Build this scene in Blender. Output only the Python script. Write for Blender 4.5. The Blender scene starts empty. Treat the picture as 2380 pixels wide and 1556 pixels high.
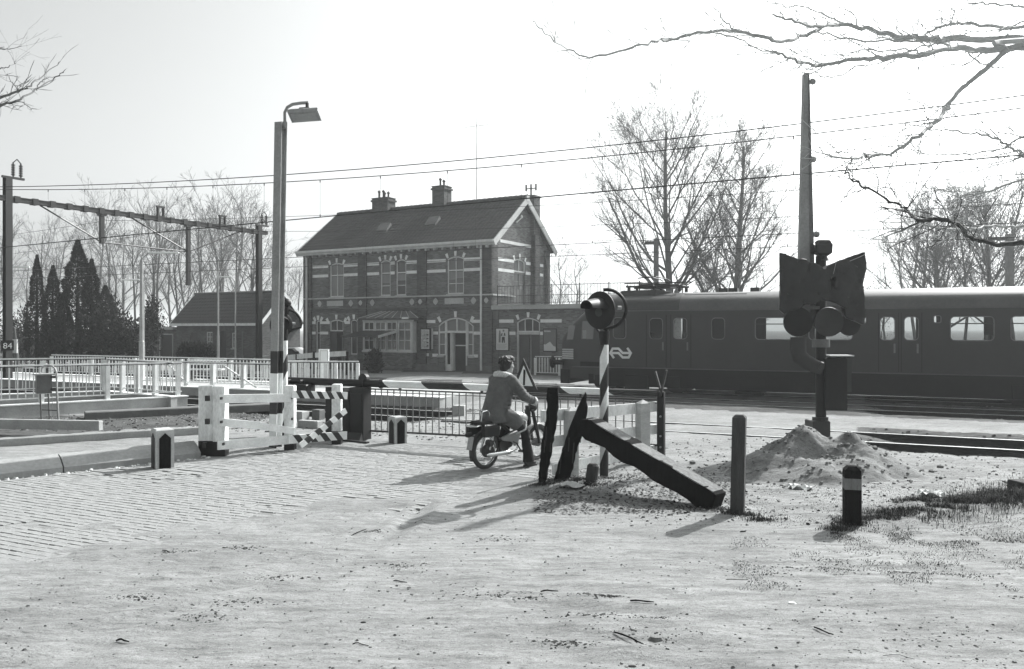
import bpy, math, random
import numpy as np
from mathutils import Vector, Matrix, noise
R=math.radians
sc=bpy.context.scene
# ---------------------------------------------------------------- camera / light
HC=2.15; F=1851.0; HY=765.0
cam=bpy.data.cameras.new('camera'); camo=bpy.data.objects.new('camera',cam); sc.collection.objects.link(camo)
camo.location=(0,0,HC); camo.rotation_euler=(R(90),0,0)
cam.lens=36*F/2380; cam.sensor_width=36; cam.shift_y=-13/2380; cam.clip_start=.05; cam.clip_end=3000
sc.camera=camo
SUN_EL=39; SUN_AZ=45                                       # azimuth clockwise from +Y
w=bpy.data.worlds.new('World'); sc.world=w; w.use_nodes=True
nt=w.node_tree; nt.nodes.clear()
sky=nt.nodes.new('ShaderNodeTexSky'); sky.sky_type='NISHITA'; sky.sun_disc=False
sky.sun_elevation=R(SUN_EL); sky.sun_rotation=R(SUN_AZ); sky.air_density=1.0; sky.dust_density=5.0; sky.ozone_density=1.0
bw=nt.nodes.new('ShaderNodeRGBToBW'); cmb=nt.nodes.new('ShaderNodeMixRGB'); cmb.blend_type='MULTIPLY'; cmb.inputs[0].default_value=1
cmb.inputs[2].default_value=(.975,1.0,1.0,1)
bg=nt.nodes.new('ShaderNodeBackground'); bg.inputs[1].default_value=0.15
wo=nt.nodes.new('ShaderNodeOutputWorld')
nt.links.new(sky.outputs[0],bw.inputs[0]); nt.links.new(bw.outputs[0],cmb.inputs[1]); nt.links.new(cmb.outputs[0],bg.inputs[0]); nt.links.new(bg.outputs[0],wo.inputs[0])
sl=bpy.data.lights.new('sun','SUN'); sl.energy=5.0; sl.angle=R(.6); sl.color=(1,.995,.985)
so=bpy.data.objects.new('sun',sl); sc.collection.objects.link(so)
sd=Vector((math.sin(R(SUN_AZ))*math.cos(R(SUN_EL)),math.cos(R(SUN_AZ))*math.cos(R(SUN_EL)),math.sin(R(SUN_EL))))
so.rotation_euler=sd.to_track_quat('Z','Y').to_euler(); so.location=sd*50
sc.view_settings.view_transform='Standard'; sc.view_settings.look='None'; sc.view_settings.exposure=0.8; sc.view_settings.gamma=1
sc.view_settings.use_curve_mapping=False
# ---------------------------------------------------------------- helpers
def gp(px,py,z=0.0):
    Y=(HC-z)*F/(py-HY); return Vector(((px-1190)/F*Y,Y,z))
def at(px,py,Y): return Vector(((px-1190)/F*Y,Y,HC+(HY-py)*Y/F))
def crop(x0,y0,wsrc,wout):
    k=wsrc/wout*.72761
    return lambda sx,sy:(x0*.72761+sx*k, y0*.72761+sy*k)
c1=crop(0,500,1000,2223); c2=crop(0,1050,700,1980); c3=crop(600,1050,700,2178); c4=crop(900,550,950,2206)
c1b=crop(1650,850,900,2380); cm=crop(1400,1100,450,1400); c8=crop(2430,750,400,958); c10=crop(1600,1150,800,2075)
cR=crop(2450,880,821,2380); cT=crop(1700,0,1571,2380); c7=crop(0,1120,450,2334); c9=crop(900,900,500,2380)
cs_,sn_=math.cos(R(25)),math.sin(R(25))
def T(s,n,z=0.0): return Vector((cs_*s+sn_*n,-sn_*s+cs_*n,z))      # track frame (s to the right along the rails, n across)
def iT(p): return (cs_*p.x-sn_*p.y, sn_*p.x+cs_*p.y)
def sn(px,n):                                                     # s and depth of a pixel column on the plane n
    a=(px-1190)/F; Y=n/(sn_*a+cs_); return (cs_*a*Y-sn_*Y, Y)
def snz(px,py,n):
    s,Y=sn(px,n); return s,HC+(HY-py)*Y/F
MAT={}
TINT=(.975,1.0,.995)
def mat(name,g,rough=.8,var=.25,scale=3.0,bump=0.0,bscale=40.0,spec=.3,metal=0.0,stretch=None,dark=None,fine=.12):
    m=bpy.data.materials.new(name); m.use_nodes=True; t=m.node_tree; b=t.nodes['Principled BSDF']
    b.inputs['Roughness'].default_value=rough; b.inputs['Specular IOR Level'].default_value=spec; b.inputs['Metallic'].default_value=metal
    tc=t.nodes.new('ShaderNodeTexCoord'); mp=t.nodes.new('ShaderNodeMapping'); t.links.new(tc.outputs['Object'],mp.inputs[0])
    if stretch: mp.inputs['Scale'].default_value=stretch
    n1=t.nodes.new('ShaderNodeTexNoise'); n1.inputs['Scale'].default_value=scale; n1.inputs['Detail'].default_value=8; n1.inputs['Roughness'].default_value=.65
    n2=t.nodes.new('ShaderNodeTexNoise'); n2.inputs['Scale'].default_value=scale*14; n2.inputs['Detail'].default_value=5
    t.links.new(mp.outputs[0],n1.inputs[0]); t.links.new(mp.outputs[0],n2.inputs[0])
    mx=t.nodes.new('ShaderNodeMath'); mx.operation='MULTIPLY_ADD'; mx.inputs[1].default_value=fine*4; t.links.new(n2.outputs[0],mx.inputs[0]); t.links.new(n1.outputs[0],mx.inputs[2])
    cr=t.nodes.new('ShaderNodeValToRGB'); lo=g*(1-var); hi=min(.95,g*(1+var)); c=fine*2
    cr.color_ramp.elements[0].position=.3+c; cr.color_ramp.elements[1].position=.7+c
    cr.color_ramp.elements[0].color=(lo*TINT[0],lo*TINT[1],lo*TINT[2],1); cr.color_ramp.elements[1].color=(hi*TINT[0],hi*TINT[1],hi*TINT[2],1)
    t.links.new(mx.outputs[0],cr.inputs[0]); t.links.new(cr.outputs[0],b.inputs['Base Color'])
    if bump:
        n3=t.nodes.new('ShaderNodeTexNoise'); n3.inputs['Scale'].default_value=bscale; n3.inputs['Detail'].default_value=8; n3.inputs['Roughness'].default_value=.7
        bp=t.nodes.new('ShaderNodeBump'); bp.inputs['Strength'].default_value=bump; bp.inputs['Distance'].default_value=.02
        t.links.new(mp.outputs[0],n3.inputs[0]); t.links.new(n3.outputs[0],bp.inputs['Height']); t.links.new(bp.outputs[0],b.inputs['Normal'])
    MAT[name]=m; return m
def nodes(m): return m.node_tree,m.node_tree.nodes['Principled BSDF']
def glassmat(name,g=.02,alpha=1.0,rough=.08):
    m=bpy.data.materials.new(name); m.use_nodes=True; t,b=nodes(m)
    b.inputs['Base Color'].default_value=(g*TINT[0],g,g*TINT[2],1); b.inputs['Roughness'].default_value=rough; b.inputs['Specular IOR Level'].default_value=.8
    if alpha<1:
        tr=t.nodes.new('ShaderNodeBsdfTransparent'); tr.inputs[0].default_value=(.62,.64,.64,1); ms=t.nodes.new('ShaderNodeMixShader'); ms.inputs[0].default_value=alpha
        o=t.nodes['Material Output']; t.links.new(tr.outputs[0],ms.inputs[1]); t.links.new(b.outputs[0],ms.inputs[2]); t.links.new(ms.outputs[0],o.inputs[0])
    MAT[name]=m; return m
class MB:
    def __init__(s): s.v=[]; s.f=[]; s.mi=[]; s.cur=0
    def add(s,vs,fs):
        o=len(s.v); s.v+= [tuple(p) for p in vs]; s.f+=[tuple(i+o for i in f) for f in fs]; s.mi+=[s.cur]*len(fs); return s
    def box(s,x0,x1,y0,y1,z0,z1,M=None):
        vs=[Vector((x,y,z)) for z in (z0,z1) for y in (y0,y1) for x in (x0,x1)]
        if M is not None: vs=[M@p for p in vs]
        return s.add(vs,[(0,2,3,1),(4,5,7,6),(0,1,5,4),(2,6,7,3),(0,4,6,2),(1,3,7,5)])
    def cbox(s,x0,x1,y0,y1,z0,z1,c=.01,M=None):                     # box with chamfered upper edges
        vs=[(x0,y0,z0),(x1,y0,z0),(x1,y1,z0),(x0,y1,z0),(x0,y0,z1-c),(x1,y0,z1-c),(x1,y1,z1-c),(x0,y1,z1-c),(x0+c,y0+c,z1),(x1-c,y0+c,z1),(x1-c,y1-c,z1),(x0+c,y1-c,z1)]
        vs=[Vector(p) for p in vs]
        if M is not None: vs=[M@p for p in vs]
        fs=[(3,2,1,0),(8,9,10,11)]
        for i in range(4):
            j=(i+1)%4; fs+=[(i,j,4+j,4+i),(4+i,4+j,8+j,8+i)]
        return s.add(vs,fs)
    def bar(s,a,b,wd,ht,up=(0,0,1)):                                # rectangular bar from a to b
        a=Vector(a); b=Vector(b); d=(b-a).normalized(); u=Vector(up); sd_=d.cross(u).normalized(); u=sd_.cross(d).normalized()
        vs=[p+sd_*(i*wd/2)+u*(j*ht/2) for p in (a,b) for (i,j) in ((-1,-1),(1,-1),(1,1),(-1,1))]
        return s.add(vs,[(3,2,1,0),(4,5,6,7),(0,1,5,4),(1,2,6,5),(2,3,7,6),(3,0,4,7)])
    def tube(s,pts,r,n=8,cap=True,el=None):
        pts=[Vector(p) for p in pts]; L=len(pts)
        if not hasattr(r,'__len__'): r=[r]*L
        vs=[];fs=[]; side=None
        for i,p in enumerate(pts):
            d=(pts[min(i+1,L-1)]-pts[max(i-1,0)]).normalized()
            if side is None:
                side=d.cross(Vector((0,0,1)));
                if side.length<.05: side=Vector((1,0,0))
                side.normalize()
            else:
                side=(side-d*side.dot(d)); side.normalize()
            u=side.cross(d)
            for k in range(n):
                a=2*math.pi*k/n; e=el if el else 1
                vs.append(p+side*(r[i]*math.cos(a))+u*(r[i]*e*math.sin(a)))
        for i in range(L-1):
            for k in range(n):
                k2=(k+1)%n; fs.append((i*n+k,i*n+k2,(i+1)*n+k2,(i+1)*n+k))
        if cap: fs.append(tuple(range(n-1,-1,-1))); fs.append(tuple((L-1)*n+k for k in range(n)))
        return s.add(vs,fs)
    def prism(s,poly,fn,d0,d1):                                     # 2-D polygon, fn(a,b,depth)->point
        n=len(poly); vs=[fn(p[0],p[1],d0) for p in poly]+[fn(p[0],p[1],d1) for p in poly]
        fs=[tuple(range(n)),tuple(range(2*n-1,n-1,-1))]+[((i+1)%n,i,n+i,n+(i+1)%n) for i in range(n)]
        return s.add(vs,fs)
    def loft(s,rings,cap=True):
        n=len(rings[0]); vs=[p for r_ in rings for p in r_]; fs=[]
        for i in range(len(rings)-1):
            for k in range(n):
                k2=(k+1)%n; fs.append((i*n+k,i*n+k2,(i+1)*n+k2,(i+1)*n+k))
        if cap: fs.append(tuple(range(n-1,-1,-1))); fs.append(tuple((len(rings)-1)*n+k for k in range(n)))
        return s.add(vs,fs)
    def ell(s,c,rx,ry,rz,n=12,m=8,M=None):
        rings=[]; c=Vector(c)
        for i in range(m+1):
            t=math.pi*i/m; rr=max(.02,math.sin(t)); z=-math.cos(t)
            ring=[Vector((rx*rr*math.cos(2*math.pi*k/n),ry*rr*math.sin(2*math.pi*k/n),rz*z)) for k in range(n)]
            if M is not None: ring=[M@p for p in ring]
            rings.append([p+c for p in ring])
        return s.loft(rings)
    def quad(s,a,b,c,d): return s.add([a,b,c,d],[(0,1,2,3)])
    def mesh(s,name,m=None,smooth=False):
        me=bpy.data.meshes.new(name); me.from_pydata(s.v,[],s.f)
        ms=m if isinstance(m,(list,tuple)) else [m]
        for x in ms:
            if x: me.materials.append(MAT[x] if isinstance(x,str) else x)
        if len(ms)>1: me.polygons.foreach_set('material_index',s.mi)
        if smooth:
            me.polygons.foreach_set('use_smooth',[True]*len(me.polygons))
            try: me.set_sharp_from_angle(angle=R(38))
            except Exception: pass
        me.update(); return me
    def build(s,name,m,parent=None,smooth=False,loc=None,**kw):
        return link(name,s.mesh(name,m,smooth),parent,loc,**kw)
def link(name,me,parent=None,loc=None,rz=None,**kw):
    o=bpy.data.objects.new(name,me); sc.collection.objects.link(o)
    if parent: o.parent=parent
    if loc is not None: o.location=loc
    if rz is not None: o.rotation_euler=(0,0,rz)
    for k,v in kw.items(): o[k]=v
    return o
def thing(name,label,cat,loc=(0,0,0),rz=0.0,group=None):
    o=bpy.data.objects.new(name,None); sc.collection.objects.link(o); o.location=loc; o.rotation_euler=(0,0,rz); o.empty_display_size=.1
    o['label']=label; o['category']=cat
    if group: o['group']=group
    return o
def copytree(r,loc=None,rz=None,label=None,scale=None):
    def cp(o,par):
        c=o.copy(); sc.collection.objects.link(c)
        if par: c.parent=par
        for ch in o.children: cp(ch,c)
        return c
    c=cp(r,None)
    if loc is not None: c.location=loc
    if rz is not None: c.rotation_euler=(0,0,rz)
    if label: c['label']=label
    if scale is not None: c.scale=scale
    return c
def structure(o): o['kind']='structure'; return o
def arc(cx,cz,r,a0,a1,n): return [(cx+r*math.cos(R(a0+(a1-a0)*i/n)),cz+r*math.sin(R(a0+(a1-a0)*i/n))) for i in range(n+1)]
rnd=random.Random(7)
# ---------------------------------------------------------------- materials
mat('white_paint',0.8,.6,.16,2.5,.15,60); mat('white_paint_old',0.68,.7,.3,3,.3,40,stretch=(1,1,.4))
mat('concrete',0.32,.9,.2,2,.4,60); mat('concrete_dark',0.12,.9,.25,3,.4,60); mat('kerb_concrete',0.26,.9,.22,1.5,.35,70)
mat('black_paint',0.007,.55,.3,5,.1,60); mat('dark_metal',0.014,.5,.35,4,.1,60,spec=.5); mat('grey_metal',0.13,.5,.25,3,.1,60,metal=.3)
mat('galvanised',0.3,.5,.2,3,.1,50,metal=.2); mat('lamp_post_paint',0.25,.55,.25,2,.1,50); mat('chrome',.6,.25,.1,3,metal=1)
mat('red_paint',0.04,.5,.25,4,.1,50); mat('dark_wood',0.007,.85,.5,3,.9,30,stretch=(6,6,.8),spec=.06); mat('grey_wood',0.048,.85,.35,3,.6,30,stretch=(5,5,.6))
mat('pale_wood',0.42,.8,.22,2,.3,30,stretch=(1,1,3)); mat('stone_band',0.68,.8,.14,3,.1,40); mat('cornice',0.4,.7,.16,1.5,.1,40)
mat('frame_paint',0.56,.6,.14,3); mat('door_paint',0.04,.5,.2,2); mat('rust',0.05,.8,.4,5,.4,60); mat('rail_top',.62,.35,.12,4,metal=.4,spec=.6); mat('rail_web',.03,.8,.3,6,.3,60)
mat('train_body',0.014,.45,.2,1.2,.04,30,spec=.4); mat('train_roof',0.035,.6,.25,1.2,.1,30); mat('train_roof_light',0.07,.55,.2,1.0,.05,30); mat('train_under',0.004,.8,.4,3,.3,30)
mat('roof_tile',0.055,.75,.35,4,.2,40); mat('ridge_tile',0.07,.8,.3,4,.2,40); mat('plaster',0.12,.8,.25,2,.1,40)
mat('bark',0.08,.9,.3,4,.3,30); mat('bark_far',0.12,.9,.3,2); mat('twig_bark',0.14,.8,.2,6); mat('conifer',0.006,.9,.5,1.5); mat('bush',0.02,.9,.5,2); mat('pale_bush',0.08,.9,.5,2)
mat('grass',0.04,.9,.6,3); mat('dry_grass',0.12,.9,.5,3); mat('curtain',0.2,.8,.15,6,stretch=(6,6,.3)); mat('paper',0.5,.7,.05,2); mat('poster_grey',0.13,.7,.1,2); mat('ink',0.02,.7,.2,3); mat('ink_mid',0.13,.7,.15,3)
mat('sheet_black',0.01,.5,.35,6,.7,7,spec=.45); mat('sign_board',0.75,.6,.06,2); mat('skin',0.28,.6,.1,8); mat('hair',0.012,.5,.4,30,.6,90); mat('coat',0.105,.9,.25,8,.6,70); mat('fleece',0.55,.95,.3,40,.9,130)
mat('trouser',0.01,.9,.3,8,.4,50); mat('shoe',.015,.5,.3,6); mat('tyre',.06,.9,.3,10); mat('moped_paint',0.25,.35,.1,3,spec=.6); mat('rubber',0.012,.7,.2,5); mat('pebble',0.16,.9,.45,9,.4,40); mat('dark_debris',0.02,.9,.5,9,.4,40)
mat('car_paint',0.3,.3,.05,2,spec=.6); mat('stripe_dark',0.03,.6,.3,4,.1,50); mat('stripe_white',0.72,.6,.14,4,.1,50)
mat('worn_wood',0.17,.85,.4,3,.6,30,stretch=(6,6,.8),spec=.1); mat('white_marker',.40,.8,.2,3,.2,40); mat('rail_paint',0.58,.6,.18,3); mat('flare_paled_twig',.42,.8,.2,6); glassmat('glass_dark',.03); glassmat('glass_train',.03,.5); glassmat('glass_mid',.10,1,.15)
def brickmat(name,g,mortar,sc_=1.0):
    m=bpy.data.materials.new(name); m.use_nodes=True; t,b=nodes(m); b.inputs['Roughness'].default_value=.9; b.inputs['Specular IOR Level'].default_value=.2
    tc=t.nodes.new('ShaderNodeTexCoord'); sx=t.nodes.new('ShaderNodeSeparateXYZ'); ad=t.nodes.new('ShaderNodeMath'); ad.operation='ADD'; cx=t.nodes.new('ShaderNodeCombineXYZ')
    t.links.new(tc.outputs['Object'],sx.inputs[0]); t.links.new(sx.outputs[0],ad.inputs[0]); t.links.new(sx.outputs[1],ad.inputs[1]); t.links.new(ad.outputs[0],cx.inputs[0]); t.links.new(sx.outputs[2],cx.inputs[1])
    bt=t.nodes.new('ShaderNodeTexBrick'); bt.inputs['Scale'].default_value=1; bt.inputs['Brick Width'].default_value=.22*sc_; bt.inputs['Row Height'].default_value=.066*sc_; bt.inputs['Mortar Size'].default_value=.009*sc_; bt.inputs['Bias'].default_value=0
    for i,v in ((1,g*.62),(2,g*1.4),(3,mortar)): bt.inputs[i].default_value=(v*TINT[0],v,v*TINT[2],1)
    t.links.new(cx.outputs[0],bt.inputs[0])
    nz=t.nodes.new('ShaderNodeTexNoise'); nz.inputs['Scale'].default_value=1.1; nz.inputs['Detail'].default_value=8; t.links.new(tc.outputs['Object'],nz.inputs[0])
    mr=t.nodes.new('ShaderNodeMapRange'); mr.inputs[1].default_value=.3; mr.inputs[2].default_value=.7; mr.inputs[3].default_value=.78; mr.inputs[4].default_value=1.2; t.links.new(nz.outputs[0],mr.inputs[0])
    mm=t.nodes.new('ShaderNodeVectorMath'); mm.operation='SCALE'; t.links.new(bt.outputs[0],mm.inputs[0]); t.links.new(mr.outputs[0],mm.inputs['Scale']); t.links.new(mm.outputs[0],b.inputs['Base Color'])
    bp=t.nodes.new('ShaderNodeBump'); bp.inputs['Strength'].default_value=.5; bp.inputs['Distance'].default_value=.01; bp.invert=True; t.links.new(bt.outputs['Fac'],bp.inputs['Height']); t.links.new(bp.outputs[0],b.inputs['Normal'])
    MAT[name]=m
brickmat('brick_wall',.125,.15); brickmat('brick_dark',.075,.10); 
# sand: patches, streaks, specks, fine relief
def sandmat(name,g,dirt=.35,ang=-25):
    m=bpy.data.materials.new(name); m.use_nodes=True; t,b=nodes(m); b.inputs['Roughness'].default_value=.95; b.inputs['Specular IOR Level'].default_value=.15
    tc=t.nodes.new('ShaderNodeTexCoord')
    def nz(sc_,det,st=None,rt=0,rough=.6):
        mp=t.nodes.new('ShaderNodeMapping'); mp.inputs['Rotation'].default_value=(0,0,rt)
        if st: mp.inputs['Scale'].default_value=st
        n=t.nodes.new('ShaderNodeTexNoise'); n.inputs['Scale'].default_value=sc_; n.inputs['Detail'].default_value=det; n.inputs['Roughness'].default_value=rough
        t.links.new(tc.outputs['Object'],mp.inputs[0]); t.links.new(mp.outputs[0],n.inputs[0]); return n.outputs[0]
    def mr(x,a,b_,c,d):
        q=t.nodes.new('ShaderNodeMapRange'); 
        for i,v in enumerate((a,b_,c,d)): q.inputs[i+1].default_value=v
        t.links.new(x,q.inputs[0]); return q.outputs[0]
    def mul(x,y):
        q=t.nodes.new('ShaderNodeMath'); q.operation='MULTIPLY'; t.links.new(x,q.inputs[0]); t.links.new(y,q.inputs[1]); return q.outputs[0]
    big=mr(nz(.55,7,(1,1.6,1),R(20),.65),.3,.68,1-dirt*.9,1+dirt*.3); mid=mr(nz(5,9,(1,2.2,1),R(20),.75),.32,.68,1-dirt*.75,1+dirt*.45); fine=mr(nz(90,4),.3,.7,.82,1.16)
    st=mr(nz(1.6,9,(1,7,1),R(12),.72),.30,.55,1-dirt*1.5,1.0); sp=mr(nz(26,8,(1,1.8,1),R(12),.85),.37,.47,.38,1.0)
    v=mul(mul(mul(mul(big,mid),fine),st),sp)
    cc=t.nodes.new('ShaderNodeCombineColor')
    for i in range(3):
        q=t.nodes.new('ShaderNodeMath'); q.operation='MULTIPLY'; q.inputs[1].default_value=g*TINT[i]; t.links.new(v,q.inputs[0]); t.links.new(q.outputs[0],cc.inputs[i])
    t.links.new(cc.outputs[0],b.inputs['Base Color'])
    h=t.nodes.new('ShaderNodeMath'); h.operation='MULTIPLY_ADD'; h.inputs[1].default_value=.5; t.links.new(nz(60,9,None,0,.8),h.inputs[0]); t.links.new(nz(9,9,(1,2,1),R(35),.7),h.inputs[2])
    bp=t.nodes.new('ShaderNodeBump'); bp.inputs['Strength'].default_value=.55; bp.inputs['Distance'].default_value=.04; t.links.new(h.outputs[0],bp.inputs['Height']); t.links.new(bp.outputs[0],b.inputs['Normal'])
    MAT[name]=m
sandmat('sand',.275,.30); sandmat('sand_pile',.25,.4); sandmat('ballast',.12,.6)
mat('paver',0.232,.85,.22,7,.5,50); mat('joint_sand',0.06,.95,.4,9)
HAZE=0.0009
# ---------------------------------------------------------------- ground
def nz2(x,y,s,k=0.0): return noise.noise(Vector((x*s,y*s,k)))
def sstep(a,b,x): t=max(0.,min(1.,(x-a)/(b-a))); return t*t*(3-2*t)
PB=[gp(-350,1372),gp(0,1338),gp(200,1288),gp(500,1243),gp(750,1198),gp(1190,1150),gp(1330,1140)]     # where the loose sand begins to cover the paving
def sand_edge(x):
    for i in range(len(PB)-1):
        if x<PB[i+1].x: t=(x-PB[i].x)/(PB[i+1].x-PB[i].x); return PB[i].y+t*(PB[i+1].y-PB[i].y)
    return PB[-1].y+(x-PB[-1].x)*.5
K0=gp(0,1112); K1=gp(470,1064)
kd=(K1-K0).normalized(); kn=Vector((-kd.y,kd.x,0))
def kerb_side(x,y): return (Vector((x,y,0))-K0).dot(kn)          # >0 : behind the left kerb
TR=[17.07,23.5,27.03]
RL=-9.6; RR=-0.7                                                  # road crossing between these s
def paved(x,y):
    return y>sand_edge(x)-.25 and kerb_side(x,y)<-.02 and iT(Vector((x,y,0)))[1]<12.7 and x>-9 and x<1.1
def gz(x,y):
    s_,n_=iT(Vector((x,y,0)))
    z=.018*nz2(x,y,.7,3)+.012*nz2(x,y,2.1,5)+.006*nz2(x,y,6,9)
    # shallow wheel ruts sweeping across the forecourt
    if 3<y<10 and -9<x<9:
        wx=.12*nz2(x,y,.5,17)
        for dl in (-.75,-.3,.15,.75,1.3,1.9):
            ee=math.exp(-(y-dl-5.3)/1.3); q=(x+wx+1.0+3.2*ee)/math.sqrt(1+(2.46*ee)**2)
            if abs(q)<.5: am=.6+.9*nz2(x,y,.6,dl+30); z-=.020*math.exp(-(q/.10)**2)*am; z+=.015*math.exp(-((abs(q)-.17)/.05)**2)*(am+.5*nz2(x,y,3,dl))
        if x>-.6:
            for dl in (-.9,-.55,-.05,.4,.95,1.5):
                q=y+wx-(6.2-.25*x+.04*x*x*.5)-dl
                if abs(q)<.5: am=(.5+.9*nz2(x,y,.6,dl+50))*sstep(-.6,.6,x); z-=.020*math.exp(-(q/.09)**2)*am; z+=.015*math.exp(-((abs(q)-.16)/.05)**2)*(am+.5*nz2(x,y,3,dl))
    z+=.012*nz2(x*.6,y,3.2,71)+.006*nz2(x,y,11,73)
    e=y-sand_edge(x)+.18*nz2(x,y,1.2,8)+.06*nz2(x,y,5,2)
    if kerb_side(x,y)<.1 and n_<13.2 and x<1.6: z=z*(1-sstep(-.3,.8,e))+(.001+.026*max(-.15,nz2(x,y,1.1,22)+.02))*sstep(-.5,.8,e)+.020*(1-sstep(-.5,1.5,e))+.010*nz2(x,y,3.5,81)*sstep(-.5,.2,e)
    else: z+=.02
    out=sstep(.0,1.2,s_-RR)+sstep(.0,.8,RL-s_)
    for tn in TR:
        z-= .15*out*(1-sstep(1.15,1.7,abs(n_-tn)))
    z-=.32*math.exp(-(((x+13.4)/3.2)**4+((y-47)/2.6)**4))
    # verge at the right and the hump under the posts
    z+=.10*math.exp(-(((x-1.2)/1.1)**2+((y-10.6)/.55)**2))
    if x>1.5: z+=.10*sstep(2.3,5.5,x)*math.exp(-((y-(9.3-.12*(x-4)))/.9)**2)*(1+.6*nz2(x,y,2.2,31))
    if y<14: z+=.03*nz2(x,y,1.9,40)*sstep(1.5,3,x)*sstep(8.6,9.6,y)
    return z
def axis(segs):
    out=[]
    for a,b,st in segs:
        n=max(1,int(round((b-a)/st))); out+=[a+(b-a)*i/n for i in range(n)]
    return out+[segs[-1][1]]
gx=axis([(-900,-200,100),(-200,-40,20),(-40,-14,.9),(-14,-8,.2),(-8,8,.065),(8,14,.25),(14,40,1.2),(40,200,20),(200,900,100)])
gy=axis([(-60,0,10),(0,3.6,.3),(3.6,13.5,.065),(13.5,20,.14),(20,32,.3),(32,60,1.5),(60,200,14),(200,1400,120)])
vs=[(x,y,gz(x,y) if -45<x<45 and y<60 and y>0 else 0.) for y in gy for x in gx]
nx=len(gx); fs=[(j*nx+i,j*nx+i+1,(j+1)*nx+i+1,(j+1)*nx+i) for j in range(len(gy)-1) for i in range(nx-1)]
me=bpy.data.meshes.new('ground'); me.from_pydata(vs,[],fs); me.polygons.foreach_set('use_smooth',[True]*len(fs)); me.materials.append(MAT['sand'])
me.materials.append(MAT['ballast'])
DP=[gp(-300,975),gp(200,968),gp(470,955),gp(640,958),gp(640,972),gp(470,992),gp(-300,1036)]
def inside(x,y):
    x+=.12*nz2(x,y,2.5,4); y+=.12*nz2(x,y,2.5,6); c=False
    for i in range(7):
        a,b=DP[i],DP[(i+1)%7]
        if (a.y>y)!=(b.y>y) and x<(b.x-a.x)*(y-a.y)/(b.y-a.y)+a.x: c=not c
    return c
mi=[]
for f in fs:
    x=(vs[f[0]][0]+vs[f[2]][0])/2; y=(vs[f[0]][1]+vs[f[2]][1])/2; s_,n_=iT(Vector((x,y,0)))
    b=0
    if n_>15.4:
        if (s_>RR+.2 or s_<RL) and any(abs(n_-t)<1.75+.2*nz2(x,y,1.2) for t in TR): b=1
        if 21.2<n_<26.2 : b=1
        if n_>34: b=1
    elif x<-3 and inside(x,y): b=1
    mi.append(b)
me.polygons.foreach_set('material_index',mi)
structure(link('ground',me))
# brick paving: every clinker its own block; nearest 300 are single objects
road=bpy.data.objects.new('brick_road',None); sc.collection.objects.link(road); structure(road)
BL,BW=.205,.098
cells=[]
ro=random.Random(3); jo={j:ro.uniform(0,BL) for j in range(-100,400)}
for j in range(int(-2/BW),int(12.8/BW)):
    n0=j*BW+.0
    if n0<1.5: continue
    for i in range(-75,30):
        s0=i*BL+jo[j]
        p=T(s0,n0)
        if paved(p.x,p.y) and p.y>3:
            e=p.y-sand_edge(p.x)
            px=1190+p.x/p.y*F
            if px>-250: cells.append((p.y,s0,n0,e,px))
cells.sort()
bm_=[]
for k in range(6):
    m=MB(); m.cbox(-BL/2+.003,BL/2-.003,-BW/2+.0045,BW/2-.0045,-.06,0,.005); bm_.append(m.mesh('brick','paver'))
rest=MB(); ind=0
for (yy,s0,n0,e,px) in cells:
    dz=.004*nz2(s0,n0,.8,1)+rnd.uniform(-.003,.003); tx=rnd.uniform(-.02,.02); ty=rnd.uniform(-.015,.015); rzz=rnd.uniform(-.03,.03)
    n1=n0+.03*math.sin(s0*.9)+.02*nz2(s0,n0,.6,7)
    if nz2(s0,n0,.55,77)>.22 and rnd.random()<.3: n1+=.012; dz-=.012
    p=T(s0,n1,.012+dz)
    M=Matrix.Translation(p)@Matrix.Rotation(R(-25)+rzz,4,'Z')@Matrix.Rotation(tx,4,'X')@Matrix.Rotation(ty,4,'Y')
    if ind<300 and e>.02 and -20<px<2400:
        o=link('brick',bm_[ind%6],road); o.matrix_local=M; ind+=1
    else: rest.cbox(-BL/2+.003,BL/2-.003,-BW/2+.0045,BW/2-.0045,-.05,0,.005,M)
rest.build('bricks','paver',road,kind='stuff')
# crossing deck between the rails: sleepers across the roadway
# ---------------------------------------------------------------- tracks
def rail_prof(): return [(-.065,-.15),(.065,-.15),(.065,-.138),(.012,-.12),(.01,-.04),(.036,-.028),(.036,0),(-.036,0),(-.036,-.028),(-.01,-.04),(-.012,-.12),(-.065,-.138)]
for ti,tn in enumerate(TR):
    tr=bpy.data.objects.new('railway_track',None); sc.collection.objects.link(tr); structure(tr); tr.rotation_euler=(0,0,R(-25)); tr['label']='railway track '+('nearest the brick road','in the middle under the wires','carrying the dark train')[ti]
    for sd_ in (-.7175,.7175):
        m=MB(); pr=rail_prof(); m.prism(pr,lambda a,b,d:(d,tn+sd_+a,b+.035),-70,45); m.cur=1
        m.box(-70,45,tn+sd_-.03,tn+sd_+.03,.0352,.0362); m.build('rail',['rail_web','rail_top'],tr)
    m=MB(); m.box(-.13,.13,-1.3,1.3,-.1,-.0); sm=m.mesh('sleeper','dark_wood')
    for k in range(-60,70):
        s0=k*.62
        if RL-.2<s0<RR+.2: continue
        link('sleeper',sm,tr,(s0,tn,-.105+.01*rnd.random()))
# strail: concrete edge beams beside the near rail within the road
for (a,b,n_,lab) in ((-9.2,-6.9,15.95,'low grey concrete kerb beam lying along the near rail behind the barrier'),):
    m=MB(); m.cbox(a,b,n_-.09,n_+.09,-.05,.06,.015); o=m.build('kerb_beam','concrete_dark'); o.rotation_euler=(0,0,R(-25)); o['label']=lab; o['category']='kerb'
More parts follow.
